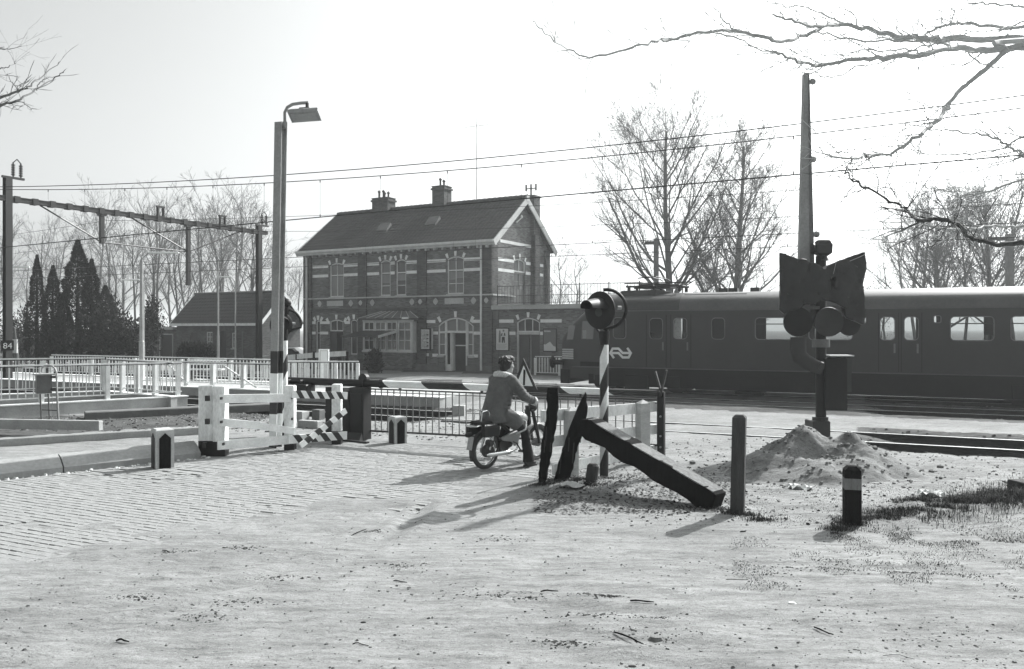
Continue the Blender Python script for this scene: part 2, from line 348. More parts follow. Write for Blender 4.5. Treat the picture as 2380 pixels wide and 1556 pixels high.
# ---------------------------------------------------------------- buildings
def wallgrid(m,x0,x1,z0,z1,ops,fn,depth=.12):
    xs=sorted({x0,x1,*[max(x0,min(x1,v)) for o in ops for v in (o[0],o[1])]}); zs=sorted({z0,z1,*[v for o in ops for v in (o[2],o[3])]})
    for i in range(len(xs)-1):
        for j in range(len(zs)-1):
            cx=(xs[i]+xs[i+1])/2; cz=(zs[j]+zs[j+1])/2
            if any(o[0]<cx<o[1] and o[2]<cz<o[3] for o in ops): continue
            m.quad(fn(xs[i],zs[j],0),fn(xs[i+1],zs[j],0),fn(xs[i+1],zs[j+1],0),fn(xs[i],zs[j+1],0))
    for o in ops:
        a,b,c,d=o[:4]
        m.quad(fn(a,c,0),fn(a,d,0),fn(a,d,depth),fn(a,c,depth)); m.quad(fn(b,d,0),fn(b,c,0),fn(b,c,depth),fn(b,d,depth))
        m.quad(fn(a,d,0),fn(b,d,0),fn(b,d,depth),fn(a,d,depth)); m.quad(fn(b,c,0),fn(a,c,0),fn(a,c,depth),fn(b,c,depth))
def spandrel(m,a,b,zt,rise,fn,thick=.12,n=10):                     # brick filling the corners above a segmental arch
    w=(b-a)/2; rr=(w*w+rise*rise)/(2*rise); cx=(a+b)/2; cz=zt-rr
    pts=[(a+2*w*i/n, cz+math.sqrt(max(0,rr*rr-(a+2*w*i/n-cx)**2))) for i in range(n+1)]
    for i in range(n):
        (xa,za),(xb,zb)=pts[i],pts[i+1]
        m.quad(fn(xa,za,0),fn(xb,zb,0),fn(xb,zt+.001,0),fn(xa,zt+.001,0)); m.quad(fn(xa,za,0),fn(xa,za,thick),fn(xb,zb,thick),fn(xb,zb,0))
    return pts
def fbox(m,x0,x1,z0,z1,d0,d1,fn):                                   # box in the wall frame
    vs=[fn(x,z,d) for d in (d0,d1) for z in (z0,z1) for x in (x0,x1)]
    m.add(vs,[(0,1,3,2),(4,6,7,5),(0,4,5,1),(2,3,7,6),(0,2,6,4),(1,5,7,3)])
def window(parent,a,b,z0,z1,rise,fn,mull=(.5,),trans=(),fw=.06,d=.09,curtain=None,name='window',glass='glass_dark',mw=.035,sill=True):
    m=MB(); fbox(m,a+.002,a+fw,z0+fw,z1-.002,d-.05,d+.02,fn); fbox(m,b-fw,b-.002,z0+fw,z1-.002,d-.05,d+.02,fn); fbox(m,a+.002,b-.002,z0,z0+fw,d-.05,d+.02,fn)
    if rise>0:
        w=(b-a)/2; rr=(w*w+rise*rise)/(2*rise); cx=(a+b)/2; cz=z1-rr; N=10
        for i in range(N):
            xa=a+2*w*i/N; xb=a+2*w*(i+1)/N; za=cz+math.sqrt(max(0,rr*rr-(xa-cx)**2)); zb=cz+math.sqrt(max(0,rr*rr-(xb-cx)**2))
            vs=[fn(xa,za-fw,d-.051),fn(xb,zb-fw,d-.051),fn(xb,zb,d-.051),fn(xa,za,d-.051),fn(xa,za-fw,d+.02),fn(xb,zb-fw,d+.02),fn(xb,zb,d+.02),fn(xa,za,d+.02)]
            m.add(vs,[(0,1,2,3),(0,4,5,1)])
    else: fbox(m,a+fw,b-fw,z1-fw,z1-.002,d-.05,d+.02,fn)
    for q in mull:
        x=a+(b-a)*q; top=z1-fw*.6-(rise*(abs(q-.5)*2)**2 if rise else 0); fbox(m,x-mw/2,x+mw/2,z0+fw,top,d-.035,d+.005,fn)
    for z,t in trans: fbox(m,a+fw,b-fw,z-t/2,z+t/2,d-.045,d+.01,fn)
    fr=m.build(name,'frame_paint',parent)
    g=MB(); g.quad(fn(a,z0,d),fn(b,z0,d),fn(b,z1,d),fn(a,z1,d)); g.build('pane',glass,fr)
    if curtain:
        for (qa,qb,ca,cb) in curtain:
            c=MB(); xa=a+(b-a)*qa; xb=a+(b-a)*qb; N=10
            for i in range(N):
                u0=xa+(xb-xa)*i/N; u1=xa+(xb-xa)*(i+1)/N; e0=d-.006+.003*(i%2); e1=d-.006+.003*((i+1)%2)
                c.quad(fn(u0,ca,e0),fn(u1,ca,e1),fn(u1,cb,e1),fn(u0,cb,e0))
            c.build('curtain','curtain',fr)
    if sill: s=MB(); fbox(s,a-.05,b+.05,z0-.07,z0-.002,-.05,d-.06,fn); s.build('sill','cornice',fr)
    return fr
def voussoirs(parent,a,b,zt,fn,angs=(-24,0,24),L=.25,wd=.13,dep=.02,rad=None):
    cx=(a+b)/2; w=(b-a)/2; rr=rad or w/math.sin(R(27)); cz=zt-rr
    for an in angs:
        m=MB(); u=Vector((math.sin(R(an)),math.cos(R(an)))); t=Vector((u.y,-u.x))
        r0=rr+.02
        pl=[(u*r0-t*wd*.42),(u*r0+t*wd*.42),(u*(r0+L)+t*wd*.58),(u*(r0+L)-t*wd*.58)]
        m.prism([(cx+p.x,cz+p.y) for p in pl],lambda x,z,d_:fn(x,z,d_),-dep,.0); m.build('keystone','stone_band',parent)
def tiles(parent,origin,eu,es,nrm,L,S,cw,rh,skip=(),maxn=300):
    me_=[]
    for k in range(3):
        m=MB(); pr=[(0,.005),(.25,.0),(.5,.005),(.75,.03),(1.0,.034)]
        r0=[Vector((cw*a*1.03,-.02,h+.022+.006*k*0)) for a,h in pr]; r1=[Vector((cw*a*1.03,rh+.02,h)) for a,h in pr]
        r2=[v-Vector((0,0,.02)) for v in r0]
        n=len(pr)
        m.add(r0+r1+r2,[(i,i+1,n+i+1,n+i) for i in range(n-1)]+[(2*n+i,2*n+i+1,i+1,i) for i in range(n-1)]); me_.append(m.mesh('roof_tile','roof_tile'))
    B=Matrix((eu.normalized(),es.normalized(),nrm.normalized())).transposed().to_4x4()
    nc=int(L/cw); nr=int(S/rh); cw2=L/nc; rest=MB(); cnt=0
    for j in range(nr):
        for i in range(nc):
            if any(i0<=i<=i1 and j0<=j<=j1 for (i0,i1,j0,j1) in skip): continue
            p=origin+eu.normalized()*(i*cw2)+es.normalized()*(j*rh)
            M=Matrix.Translation(p+nrm.normalized()*rnd.uniform(0,.012))@B@Matrix.Rotation(rnd.uniform(-.02,.02),4,'Z')
            if cnt<maxn: o=link('roof_tile',me_[0],parent); o.matrix_local=M; cnt+=1
            else:
                mm=me_[0]; rest.add([M@v.co for v in mm.vertices],[tuple(f.vertices) for f in mm.polygons])
    if rest.v: rest.build('roof_tiles','roof_tile',parent,kind='stuff')
# station -----------------------------------------------------------------
SX,SY=-1.0,39.2; EU=(.871,-.491); EV=(.491,.871)
st=thing('station_building','two storey brick station with white stone bands, tiled gable roof and chimneys beyond the tracks','station',(SX,SY,0),math.atan2(-.491,.871))
def u_of(px,v=0.0):
    a=(px-1190)/F; u=(a*(SY+EV[1]*v)-SX-EV[0]*v)/(EU[0]-EU[1]*a); return u,SY+EU[1]*u+EV[1]*v
def U(cx,v=0.0): return u_of(c4(cx,0)[0],v)[0]
def Z(cx,cy,v=0.0):
    px,py=c4(cx,cy); u,Y=u_of(px,v); return HC+(HY-py)*Y/F
def v_of(cx):
    a=(c4(cx,0)[0]-1190)/F; v=(SX-a*SY)/(a*EV[1]-EV[0]); return v
def ZG(cx,cy):
    v=v_of(cx); Y=SY+EV[1]*v; return HC+(HY-c4(cx,cy)[1])*Y/F
fF=lambda x,z,d:Vector((x,d,z))
fG=lambda x,z,d:Vector((-d,x,z))
UL=-12.4; WV=6.26; ZE=6.5; ZR=8.9
b1,b2=5.04,5.60                                                    # stone band heights upstairs
ups=[(U(357),U(460),3.92,5.80),(U(732),U(806),3.92,5.82),(U(848),U(922),3.92,5.82),(U(1228),U(1350),3.92,5.82)]
gl=[(U(255),U(285),.75,2.62),(U(357),U(455),.02,2.66),(U(510),U(560),.75,2.66)]
md=(U(1160),U(1422),.02,2.72)
side=MB()
wallgrid(side,UL,0,0,ZE,[*ups,*gl,md],fF)
for o in ups: spandrel(side,o[0],o[1],o[3],.12,fF)
for o in gl: spandrel(side,o[0],o[1],o[3],.10,fF)
spandrel(side,md[0],md[1],md[3],.42,fF)
# gable wall
gw=(v_of(1722),v_of(1806),3.30,ZG(1760,645))
wallgrid(side,0,WV,0,ZE,[gw],fG); spandrel(side,gw[0],gw[1],gw[3],.14,fG)
side.add([Vector((0,0,ZE)),Vector((0,WV,ZE)),Vector((0,WV/2,ZR-.1))],[(0,1,2)])
side.quad(Vector((0,WV,0)),Vector((UL,WV,0)),Vector((UL,WV,ZE)),Vector((0,WV,ZE))); side.quad(Vector((UL,WV,0)),Vector((UL,0,0)),Vector((UL,0,ZE)),Vector((UL,WV,ZE)))
side.add([Vector((UL,WV,ZE)),Vector((UL,0,ZE)),Vector((UL,WV/2,ZR-.1))],[(0,1,2)])
side.build('wall','brick_wall',st)
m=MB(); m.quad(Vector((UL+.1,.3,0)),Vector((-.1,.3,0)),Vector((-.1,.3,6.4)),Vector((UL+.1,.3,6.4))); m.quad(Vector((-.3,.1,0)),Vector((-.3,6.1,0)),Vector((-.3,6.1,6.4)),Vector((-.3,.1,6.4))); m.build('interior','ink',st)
# pilasters with corbelled tops
for (a,b) in ((UL,U(226)),(U(572),U(632)),(U(1010),U(1076)),(U(1492),.06)):
    m=MB(); m.box(a,b,-.10,-.001,.0,6.2); 
    for k in range(4): m.box(max(UL,a-.06*(k+1)),min(.06,b+.06*(k+1)),-.10,-.0015,6.2+.06*k,6.2+.06*(k+1)-.002)
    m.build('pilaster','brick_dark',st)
for (a,b) in ((0,.5),(v_of(1845),v_of(1905)),(WV-.55,WV)):
    m=MB(); m.box(.001,.07,a,b,0,6.5); m.build('pilaster','brick_dark',st)
# chimney breast on the gable, running up through the roof
m=MB(); m.box(.002,.24,v_of(1852),v_of(1886),0,8.6); m.build('flue','brick_dark',st)
m=MB(); va,vb=v_of(1850),v_of(1908); m.box(-.5,.22,4.05,4.75,7.2,9.25); m.box(-.56,.28,3.99,4.81,9.25,9.33); ch=m.build('chimney','brick_wall',st)
m=MB(); m.tube([(-.15,4.4,9.33),(-.15,4.4,9.75)],.05,8); m.bar((-.45,4.4,9.75),(.15,4.4,9.75),.05,.05)
for q in (-.45,-.15,.15): m.tube([(q,4.4,9.62),(q,4.4,9.98)],.05,8)
m.build('chimney_pot','dark_metal',ch)
# string courses, frieze
for z,h,d in ((3.84,.07,.13),(3.27,.05,.12),(3.16,.035,.12)):
    m=MB(); m.box(UL-.02,.02+d,-d,-.0005,z-h/2,z+h/2); m.build('string_course','cornice' if z>3.8 else 'plaster',st)
m=MB(); m.box(.0005,.12,.0,gw[0]-.02,3.80,3.875); m.build('string_course','cornice',st)
for cx in (282,513,593,673,967,1035,1142,1423,1525):
    x=U(cx); r_=.16 if cx in(282,673,967,1142,1423,513) else .13; m=MB(); d=.11 if cx in (593,1035,1525) else .015
    m.prism([(x+r_*math.cos(R(k*45))*(1 if k%2==0 else .85),3.56+r_*1.15*math.sin(R(k*45))*(1 if k%2==0 else .85)) for k in range(8)],fF,-d-.012,-d+.01); m.build('ornament','cornice',st)
for a,b in ((337,455),(1210,1350)):
    m=MB(); m.box(U(a),U(b),-.02,-.0007,3.42,3.71); m.build('panel','cornice',st)
m=MB(); m.box(.0006,.02,.3,.5,3.45,3.7); m.build('ornament','cornice',st)
# stone bands: upstairs, downstairs
def band(a,b,z,h=.155,fn=fF,d=.012):
    m=MB(); fbox(m,a,b,z-h/2,z+h/2,-d,-.0008,fn); m.build('stone_band','stone_band',st)
for z in (5.64,5.115):
    for a,b in ((230,345),(460,570),(634,722),(808,838),(925,1008),(1078,1216),(1352,1488)):
        if z>5.5 and (a,b)==(808,838): pass
        band(U(a),U(b),z)
    band(v_of(1605),v_of(1722),z,fn=fG); band(v_of(1810),v_of(1848),z,fn=fG); band(v_of(1912),v_of(1938),z,fn=fG)
band(v_of(1620),v_of(1848),ZG(1700,525),fn=fG)
for a,b,z in ((225,252,2.50),(285,357,2.50),(468,508,2.50),(225,252,1.92),(285,345,1.92),(1075,1140,2.53),(1410,1484,2.53),(1118,1160,1.94),(1424,1484,1.94),(1073,1092,.82),(1118,1160,.80),(1424,1456,.80)): band(U(a),U(b),z)
# windows upstairs
cur=[[(0.04,.96,3.95,5.05)],[(.1,.97,4.6,5.05)],[(.1,.97,4.7,5.05)],[(.04,.5,4.65,5.05),(.52,.97,4.72,5.05)]]
for i,o in enumerate(ups): window(st,*o,.12,fF,mull=(.5,) if i in(0,3) else (),trans=((5.12,.06),(4.45,.03)) if i!=0 else ((5.12,.06),),curtain=cur[i],glass='glass_mid' if i!=2 else 'glass_dark')
for o in ups: voussoirs(st,o[0],o[1],o[3],fF)
# gable: fan window over a half glazed balcony door, ladder-shaped dark pipe and pale hoist plank
window(st,gw[0],gw[1],5.12,gw[3],.14,fG,mull=(.5,),sill=False,glass='glass_mid'); voussoirs(st,*gw[:2],gw[3],fG)
m=MB(); fbox(m,gw[0]+.01,gw[1]-.01,3.32,4.2,.06,.1,fG); fbox(m,gw[0]+.01,gw[1]-.01,5.02,5.11,.04,.1,fG)
for q in (0,.48,.93): fbox(m,gw[0]+.01+(gw[1]-gw[0])*q,gw[0]+.01+(gw[1]-gw[0])*(q+.06),4.2,5.02,.06,.1,fG)
fbox(m,gw[0]+.01,gw[1]-.01,4.6,4.64,.065,.09,fG); dr=m.build('balcony_door','plaster',st)
m=MB(); m.quad(fG(gw[0],4.2,.085),fG(gw[1],4.2,.085),fG(gw[1],5.05,.085),fG(gw[0],5.05,.085)); m.build('pane','glass_mid',dr)
m=MB(); m.bar(Vector((.03,v_of(1775),ZG(1775,530))),Vector((.03,v_of(1775),ZG(1775,345))),.12,.05); m.bar(Vector((.04,v_of(1735),ZG(1735,375))),Vector((.04,v_of(1768),ZG(1768,345))),.05,.05); m.ell((.04,v_of(1773),ZG(1773,332)),.06,.09,.1); m.build('hoist_plank','stone_band',st)
# downspouts
for cx in (200,1491):
    m=MB(); m.tube([(U(cx),-.17,.1),(U(cx),-.17,6.35),(U(cx),-.3,6.5)],.055,8); m.build('drainpipe','frame_paint',st)
m=MB(); m.tube([(.1,v_of(1960),3.3),(.1,v_of(1960),5.6),(.15,v_of(1930),6.3)],.04,8); m.build('drainpipe','plaster',st)
# ground floor openings
window(st,*gl[0],.10,fF,mull=(),trans=((1.92,.05),),sill=False); window(st,*gl[2],.10,fF,mull=(),trans=((1.92,.05),),sill=False)
window(st,gl[1][0],gl[1][1],2.02,2.66,.10,fF,mull=(.5,),sill=False,name='fanlight')
m=MB(); fbox(m,gl[1][0]+.004,gl[1][0]+(gl[1][1]-gl[1][0])*.5,.02,1.94,.05,.1,fF); fbox(m,gl[1][0]+.004,gl[1][1]-.004,1.945,2.015,.02,.1,fF); m.build('door','door_paint',st)
for o in gl: voussoirs(st,o[0],o[1],o[3],fF,angs=(-32,0,32),L=.26,wd=.15)
voussoirs(st,md[0],md[1],md[3],fF,angs=(-29,0,29),L=.30,wd=.15,rad=(md[1]-md[0])/1.15)
# main entrance: arch filled with three lights, open dark doorway, flanking windows
sa,sb=U(1216),U(1372)
# side openings' brick below the sills
for q_ in ((md[0],sa),(sb,md[1])): m=MB(); fbox(m,q_[0],q_[1],.02,.75,.03,.1,fF); m.build('wall_infill','brick_wall',st)
for q_ in ((md[0]-.06,sa-.1),(sb+.1,md[1]+.06)): m=MB(); fbox(m,q_[0],q_[1],.70,.80,-.05,.03,fF); m.build('sill','cornice',st)
ew=md[3]-.42
def arch_z(x): w=(md[1]-md[0])/2; rr=(w*w+.42**2)/(.84); return md[3]-rr+math.sqrt(max(0,rr*rr-(x-(md[0]+md[1])/2)**2))
for (a,b,nm) in ((md[0]+.01,sa-.01,'window'),(sb+.01,md[1]-.01,'window')):
    m=MB(); fw=.06
    fbox(m,a,a+fw,.80,arch_z(a+fw/2)-.01,.03,.1,fF); fbox(m,b-fw,b,.80,arch_z(b)-.03,.03,.1,fF); fbox(m,a,b,.80,.86,.03,.1,fF); fbox(m,a+fw,b-fw,1.35,1.38,.04,.1,fF); fbox(m,a+fw,b-fw,1.93,2.03,.02,.1,fF)
    fr=m.build('window','frame_paint',st); g=MB(); g.quad(fF(a,.8,.095),fF(b,.8,.095),fF(b,md[3],.095),fF(a,md[3],.095)); g.build('pane','glass_mid',fr)
m=MB(); fbox(m,sa-.01,sb+.01,1.945,2.06,-.01,.1,fF)
for q in (0,.5,.94): x=sa+(sb-sa)*q; fbox(m,x,x+.06,2.06,arch_z(x+.03)-.03,.02,.1,fF)
N=14
for i in range(N):
    xa=md[0]+.01+(md[1]-md[0]-.02)*i/N; xb=md[0]+.01+(md[1]-md[0]-.02)*(i+1)/N
    m.add([fF(xa,arch_z(xa)-.07,.02),fF(xb,arch_z(xb)-.07,.02),fF(xb,arch_z(xb),.02),fF(xa,arch_z(xa),.02),fF(xa,arch_z(xa)-.07,.1),fF(xb,arch_z(xb)-.07,.1)],[(0,1,2,3),(0,4,5,1)])
fr=m.build('fanlight','frame_paint',st); g=MB(); g.quad(fF(sa,2.05,.095),fF(sb,2.05,.095),fF(sb,md[3],.095),fF(sa,md[3],.095)); g.build('pane','glass_mid',fr)
m=MB(); fbox(m,sa-.01,sa+.06,.02,1.944,0,.1,fF); fbox(m,sb-.06,sb+.01,.02,1.944,0,.1,fF); xq=U(1255); fbox(m,xq-.05,xq+.02,.02,1.944,.02,.1,fF); fbox(m,sa+.06,xq-.05,.02,.35,.02,.09,fF); m.build('door_frame','frame_paint',st)
m=MB(); m.cur=0; fbox(m,xq+.02,xq+.07,.04,1.93,.1,.9,fF); fbox(m,xq+.1,sb-.1,1.28,1.34,.25,.28,fF); m.build('door','frame_paint',st)
# bay window with low glazed hip roof
ba,bb,bv=U(602,-.4),U(1003,0),-.4
def fB(x,z,d): return Vector((x,bv+d,z))
bw_=[(U(612,bv),U(682,bv)),(U(696,bv),U(768,bv)),(U(782,bv),U(850,bv)),(U(866,bv),U(955,bv))]
bay=MB(); wallgrid(bay,ba,bb,.0,.92,[],fB); bay.quad(Vector((ba,bv,0)),Vector((ba,0,0)),Vector((ba,0,.92)),Vector((ba,bv,.92))); bay.quad(Vector((bb,0,0)),Vector((bb,bv,0)),Vector((bb,bv,.92)),Vector((bb,0,.92)))
by=bay.build('bay_base','brick_wall',st)
m=MB(); m.box(ba-.04,bb+.04,bv-.04,-.001,.92,1.0); m.box(ba-.02,bb+.02,bv-.02,bv+.1,2.55,2.62)
m.box(bb-.05,bb,bv,-.002,1.001,2.549); m.box(ba,ba+.05,bv,-.002,1.001,2.549); m.build('bay_frame','frame_paint',st)
for i,(a,b) in enumerate(bw_):
    m_=(.5,) ; window(st,a-.05,b+.05,1.001,2.549,0,fB,mull=m_,trans=((2.1,.05),(1.55,.03)),sill=False,d=.05,fw=.07,name='bay_window',glass='glass_mid' if i in(1,3) else 'glass_dark')
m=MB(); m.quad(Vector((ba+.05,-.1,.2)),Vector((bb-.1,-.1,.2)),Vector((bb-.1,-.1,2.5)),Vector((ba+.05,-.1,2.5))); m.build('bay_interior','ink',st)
ra,rb=U(570,-.6),U(1012,-.6)
m=MB(); m.box(ra,rb,-.62,-.1,2.62,2.70); m.build('bay_cornice','door_paint',st)
m=MB(); p0,p1,p2,p3=Vector((ra,-.62,2.71)),Vector((rb,-.62,2.71)),Vector((rb-.9,-.1,3.08)),Vector((ra+1.2,-.1,3.08))
m.quad(p0,p1,p2,p3); m.add([p1,Vector((rb,-.1,2.71)),p2],[(0,1,2)]); m.add([Vector((ra,-.1,2.71)),p0,p3],[(0,1,2)]); br=m.build('bay_roof','plaster',st)
m=MB()
for k in range(8): m.bar(p0.lerp(p1,k/7)+Vector((0,0,.012)),p3.lerp(p2,k/7)+Vector((0,0,.012)),.03,.03)
m.build('glazing_bar','cornice',br)
m=MB(); fbox(m,U(895,-.6),U(942,-.6),2.66,2.76,-.66,-.62,fF); m.build('lamp_plate','stone_band',st)
# sloping canopy over the side door
cn_a,cn_b=U(436,-2.0),U(716,-2.0)
m=MB(); q0=[Vector((cn_a,-2.0,1.78)),Vector((cn_b,-2.0,1.78)),Vector((cn_b,-.45,2.04)),Vector((cn_a,-.02,2.13))]
m.add(q0+[p+Vector((0,0,-.06)) for p in q0],[(0,1,2,3),(7,6,5,4),(0,4,5,1),(1,5,6,2),(2,6,7,3),(3,7,4,0)]); cn=m.build('canopy','door_paint',st)
m=MB(); m.bar(Vector((cn_b+.02,-2.02,1.76)),Vector((cn_b+.02,-.45,2.03)),.04,.13); m.build('fascia','frame_paint',cn)
m=MB(); m.box(cn_a+.05,cn_a+.13,-1.95,-1.87,0,1.75); m.build('post','plaster',cn)
m=MB(); m.box(cn_b-.13,cn_b-.05,-1.95,-1.87,0,1.75); m.build('post','plaster',cn)
# plinth
m=MB(); m.box(UL-.01,U(1216)-.02,-.125,-.1015,.0,.32); m.box(U(1372)+.02,.07,-.125,-.1015,0,.32); m.build('plinth','plaster',st)
# eaves, barge boards, roof
OV=.32
sl_=math.hypot(WV/2+OV,(ZR-ZE)*(WV/2+OV)/(WV/2)); slope=(ZR-ZE)/(WV/2)
ZO=ZR-slope*(WV/2+OV)
m=MB(); m.box(UL-OV,OV,-OV-.02,-OV+.07,ZO+.02,ZO+.26); m.box(UL-OV,OV-.0,-OV+.071,-.002,ZO+.03,ZO+.07); m.build('eaves_board','cornice',st)
m=MB(); m.box(UL-OV,OV,-OV-.12,-OV-.02,ZO+.16,ZO+.27); m.build('gutter','frame_paint',st)
for k in range(24):
    x=UL+.3+k*(12.4-.5)/23; m=MB(); m.box(x,x+.1,-.3,-.003,ZO-.10,ZO+.028); m.build('bracket','cornice',st)
for xx in (OV,UL-OV):
    m=MB()
    for sg in (-1,1):
        a=Vector((xx,WV/2,ZR+.02)); b=Vector((xx,WV/2+sg*(WV/2+OV),ZO+.10)); m.bar(a,b,.06,.30)
    m.build('barge_board','cornice',st)
m=MB(); m.bar(Vector((OV,WV/2-.14,ZR+.08)),Vector((OV,WV/2+.14,ZR+.08)),.09,.3); m.build('gable_cap','cornice',st)
m=MB()
e0=Vector((UL-OV,-OV,ZO+.2)); e1=Vector((OV,-OV,ZO+.2)); r0=Vector((UL-OV,WV/2,ZR+.17)); r1=Vector((OV,WV/2,ZR+.17)); f0=Vector((UL-OV,WV+OV,ZO+.2)); f1=Vector((OV,WV+OV,ZO+.2)); dn=Vector((0,0,-.06))
m.quad(e0,e1,r1,r0); m.quad(r0,r1,f1,f0); m.quad(e1+dn,e0+dn,r0+dn,r1+dn); m.quad(r1+dn,r0+dn,f0+dn,f1+dn); m.build('roof','roof_tile',st)
es=(r0-e0); tiles(st,e0+Vector((0,0,.01)),Vector((1,0,0)),es,Vector((1,0,0)).cross(es),12.4+2*OV,es.length,.24,.30,skip=((20,22,6,7),(33,35,7,8)))
m=MB()
for k in range(40):
    x=UL-OV+k*(12.4+2*OV)/40; m.tube([(x,WV/2,ZR+.19),(x+.35,WV/2,ZR+.2)],[.10,.12],8)
m.build('ridge_tiles','ridge_tile',st,kind='stuff')
for i0 in (20.5,33.5):
    x=UL-OV+i0*.24; q=es.normalized(); nn=Vector((1,0,0)).cross(es).normalized(); j=6.6 if i0<30 else 7.6
    o=e0+Vector((i0*.24,0,0))+q*(j*.30); m=MB(); 
    A=[o+Vector((-.25,0,0))-q*.3+nn*.08,o+Vector((.45,0,0))-q*.3+nn*.08,o+Vector((.45,0,0))+q*.35+nn*.22,o+Vector((-.25,0,0))+q*.35+nn*.22]
    m.add(A+[p-nn*.2 for p in A],[(0,1,2,3),(0,4,5,1),(1,5,6,2),(2,6,7,3),(3,7,4,0)]); sk=m.build('skylight','plaster',st)
    B_=[A[0].lerp(A[2],.12),A[1].lerp(A[3],.12),A[2].lerp(A[0],.12),A[3].lerp(A[1],.12)]; m=MB(); m.quad(*[p+nn*.004 for p in B_]); m.build('pane','glass_mid',sk)
# ridge chimneys
for (xa,xb,z1,pots) in ((U(698,3.1),U(812,3.1),9.72,(.22,.5,.58,.82)),(U(1142,3.1),U(1230,3.1),10.05,(.4,.7))):
    m=MB(); y0,y1=2.75,3.5; m.box(xa,xb,y0,y1,8.7,z1); m.box(xa-.06,xb+.06,y0-.06,y1+.06,z1-.18,z1-.08); m.box(xa-.03,xb+.03,y0-.03,y1+.03,z1,z1+.04); ch=m.build('chimney','brick_dark',st)
    for q in pots:
        x=xa+(xb-xa)*q; h=.42 if q in(.4,.5,.22) else .3; m=MB(); m.tube([(x,3.1,z1+.04),(x,3.1,z1+.04+h)],.055,8); m.tube([(x,3.1,z1+h-.02),(x,3.1,z1+h+.04),(x,3.1,z1+h+.12)],[.09,.09,.02],8); m.build('chimney_pot','dark_metal',ch)
# annex with roof terrace
AX=7.6; aw=(U(1742),U(1912),.02,2.68)
m=MB(); wallgrid(m,.05,AX,0,3.1,[aw],lambda x,z,d:Vector((x,d+.02,z))); spandrel(m,aw[0],aw[1],aw[3],.22,lambda x,z,d:Vector((x,d+.02,z)))
m.quad(Vector((AX,.02,0)),Vector((AX,WV,0)),Vector((AX,WV,3.1)),Vector((AX,.02,3.1))); m.quad(Vector((.05,WV,3.1)),Vector((AX,WV,3.1)),Vector((AX,.02,3.1)),Vector((.05,.02,3.1))); m.build('wall','brick_wall',st)
fA=lambda x,z,d:Vector((x,d+.02,z))
m=MB(); m.box(.12,AX+.3,-.25,-.0,3.10,3.27); m.box(.16,AX+.3,-.3,WV,3.272,3.30); m.build('cornice','cornice',st)
for a,b,z in ((1562,1718,2.53),(1918,2075,2.53),(1562,1590,1.94),(1688,1732,1.94),(1916,1936,1.94),(1562,1728,.70)): 
    m=MB(); fbox(m,U(a),U(b),z-.08,z+.08,-.014,-.0008,fA); m.build('stone_band','stone_band',st)
window(st,aw[0],aw[1],2.0,aw[3],.22,fA,mull=(.34,.67),sill=False,name='fanlight'); voussoirs(st,aw[0],aw[1],aw[3],fA,angs=(-22,0,22))
m=MB(); fbox(m,aw[0]+.004,aw[1]-.004,1.88,1.995,-.01,.1,fA); fbox(m,aw[0]+.004,aw[0]+.07,.02,1.879,.02,.1,fA); m.build('lintel','cornice',st)
for q in (0,.53):
    m=MB(); x=aw[0]+.075+(aw[1]-aw[0])*q; fbox(m,x,x+.5*(aw[1]-aw[0])-.06,.02,1.87,.07,.1,fA); d_=m.build('door','door_paint',st); m=MB(); fbox(m,x-.006,x+.02,.05,1.85,.055,.069,fA); m.build('door_strip','cornice',d_)
m=MB(); wallgrid(m,.05,.0501,0,.01,[],fA); 
m=MB(); m.box(.07,.42,-.02,.0,0,3.09); m.build('pilaster','brick_dark',st)
# terrace railing
rl=thing('terrace_railing','thin iron railing round the flat roof terrace of the station annex','railing',(SX,SY,0),math.atan2(-.491,.871))
def rail_run(a,b):
    L=(b-a).length; n=int(L/1.6)+1; m=MB()
    for z in (.92,.45,.1): m.bar(a+Vector((0,0,z)),b+Vector((0,0,z)),.025,.025)
    m.build('rail','dark_metal',rl)
    pm=MB(); pm.box(-.02,.02,-.02,.02,0,.98); pm=pm.mesh('post','dark_metal')
    for k in range(n+1): link('post',pm,rl,a.lerp(b,k/n))
    b_=MB(); b_.box(-.006,.006,-.006,.006,.1,.92); b_=b_.mesh('bar','dark_metal')
    for k in range(int(L/.16)): link('bar',b_,rl,a.lerp(b,(k+.5)/int(L/.16)))
rail_run(Vector((.4,-.1,3.30)),Vector((AX+.1,-.1,3.30))); rail_run(Vector((AX+.1,-.1,3.30)),Vector((AX+.1,WV-.1,3.30)))
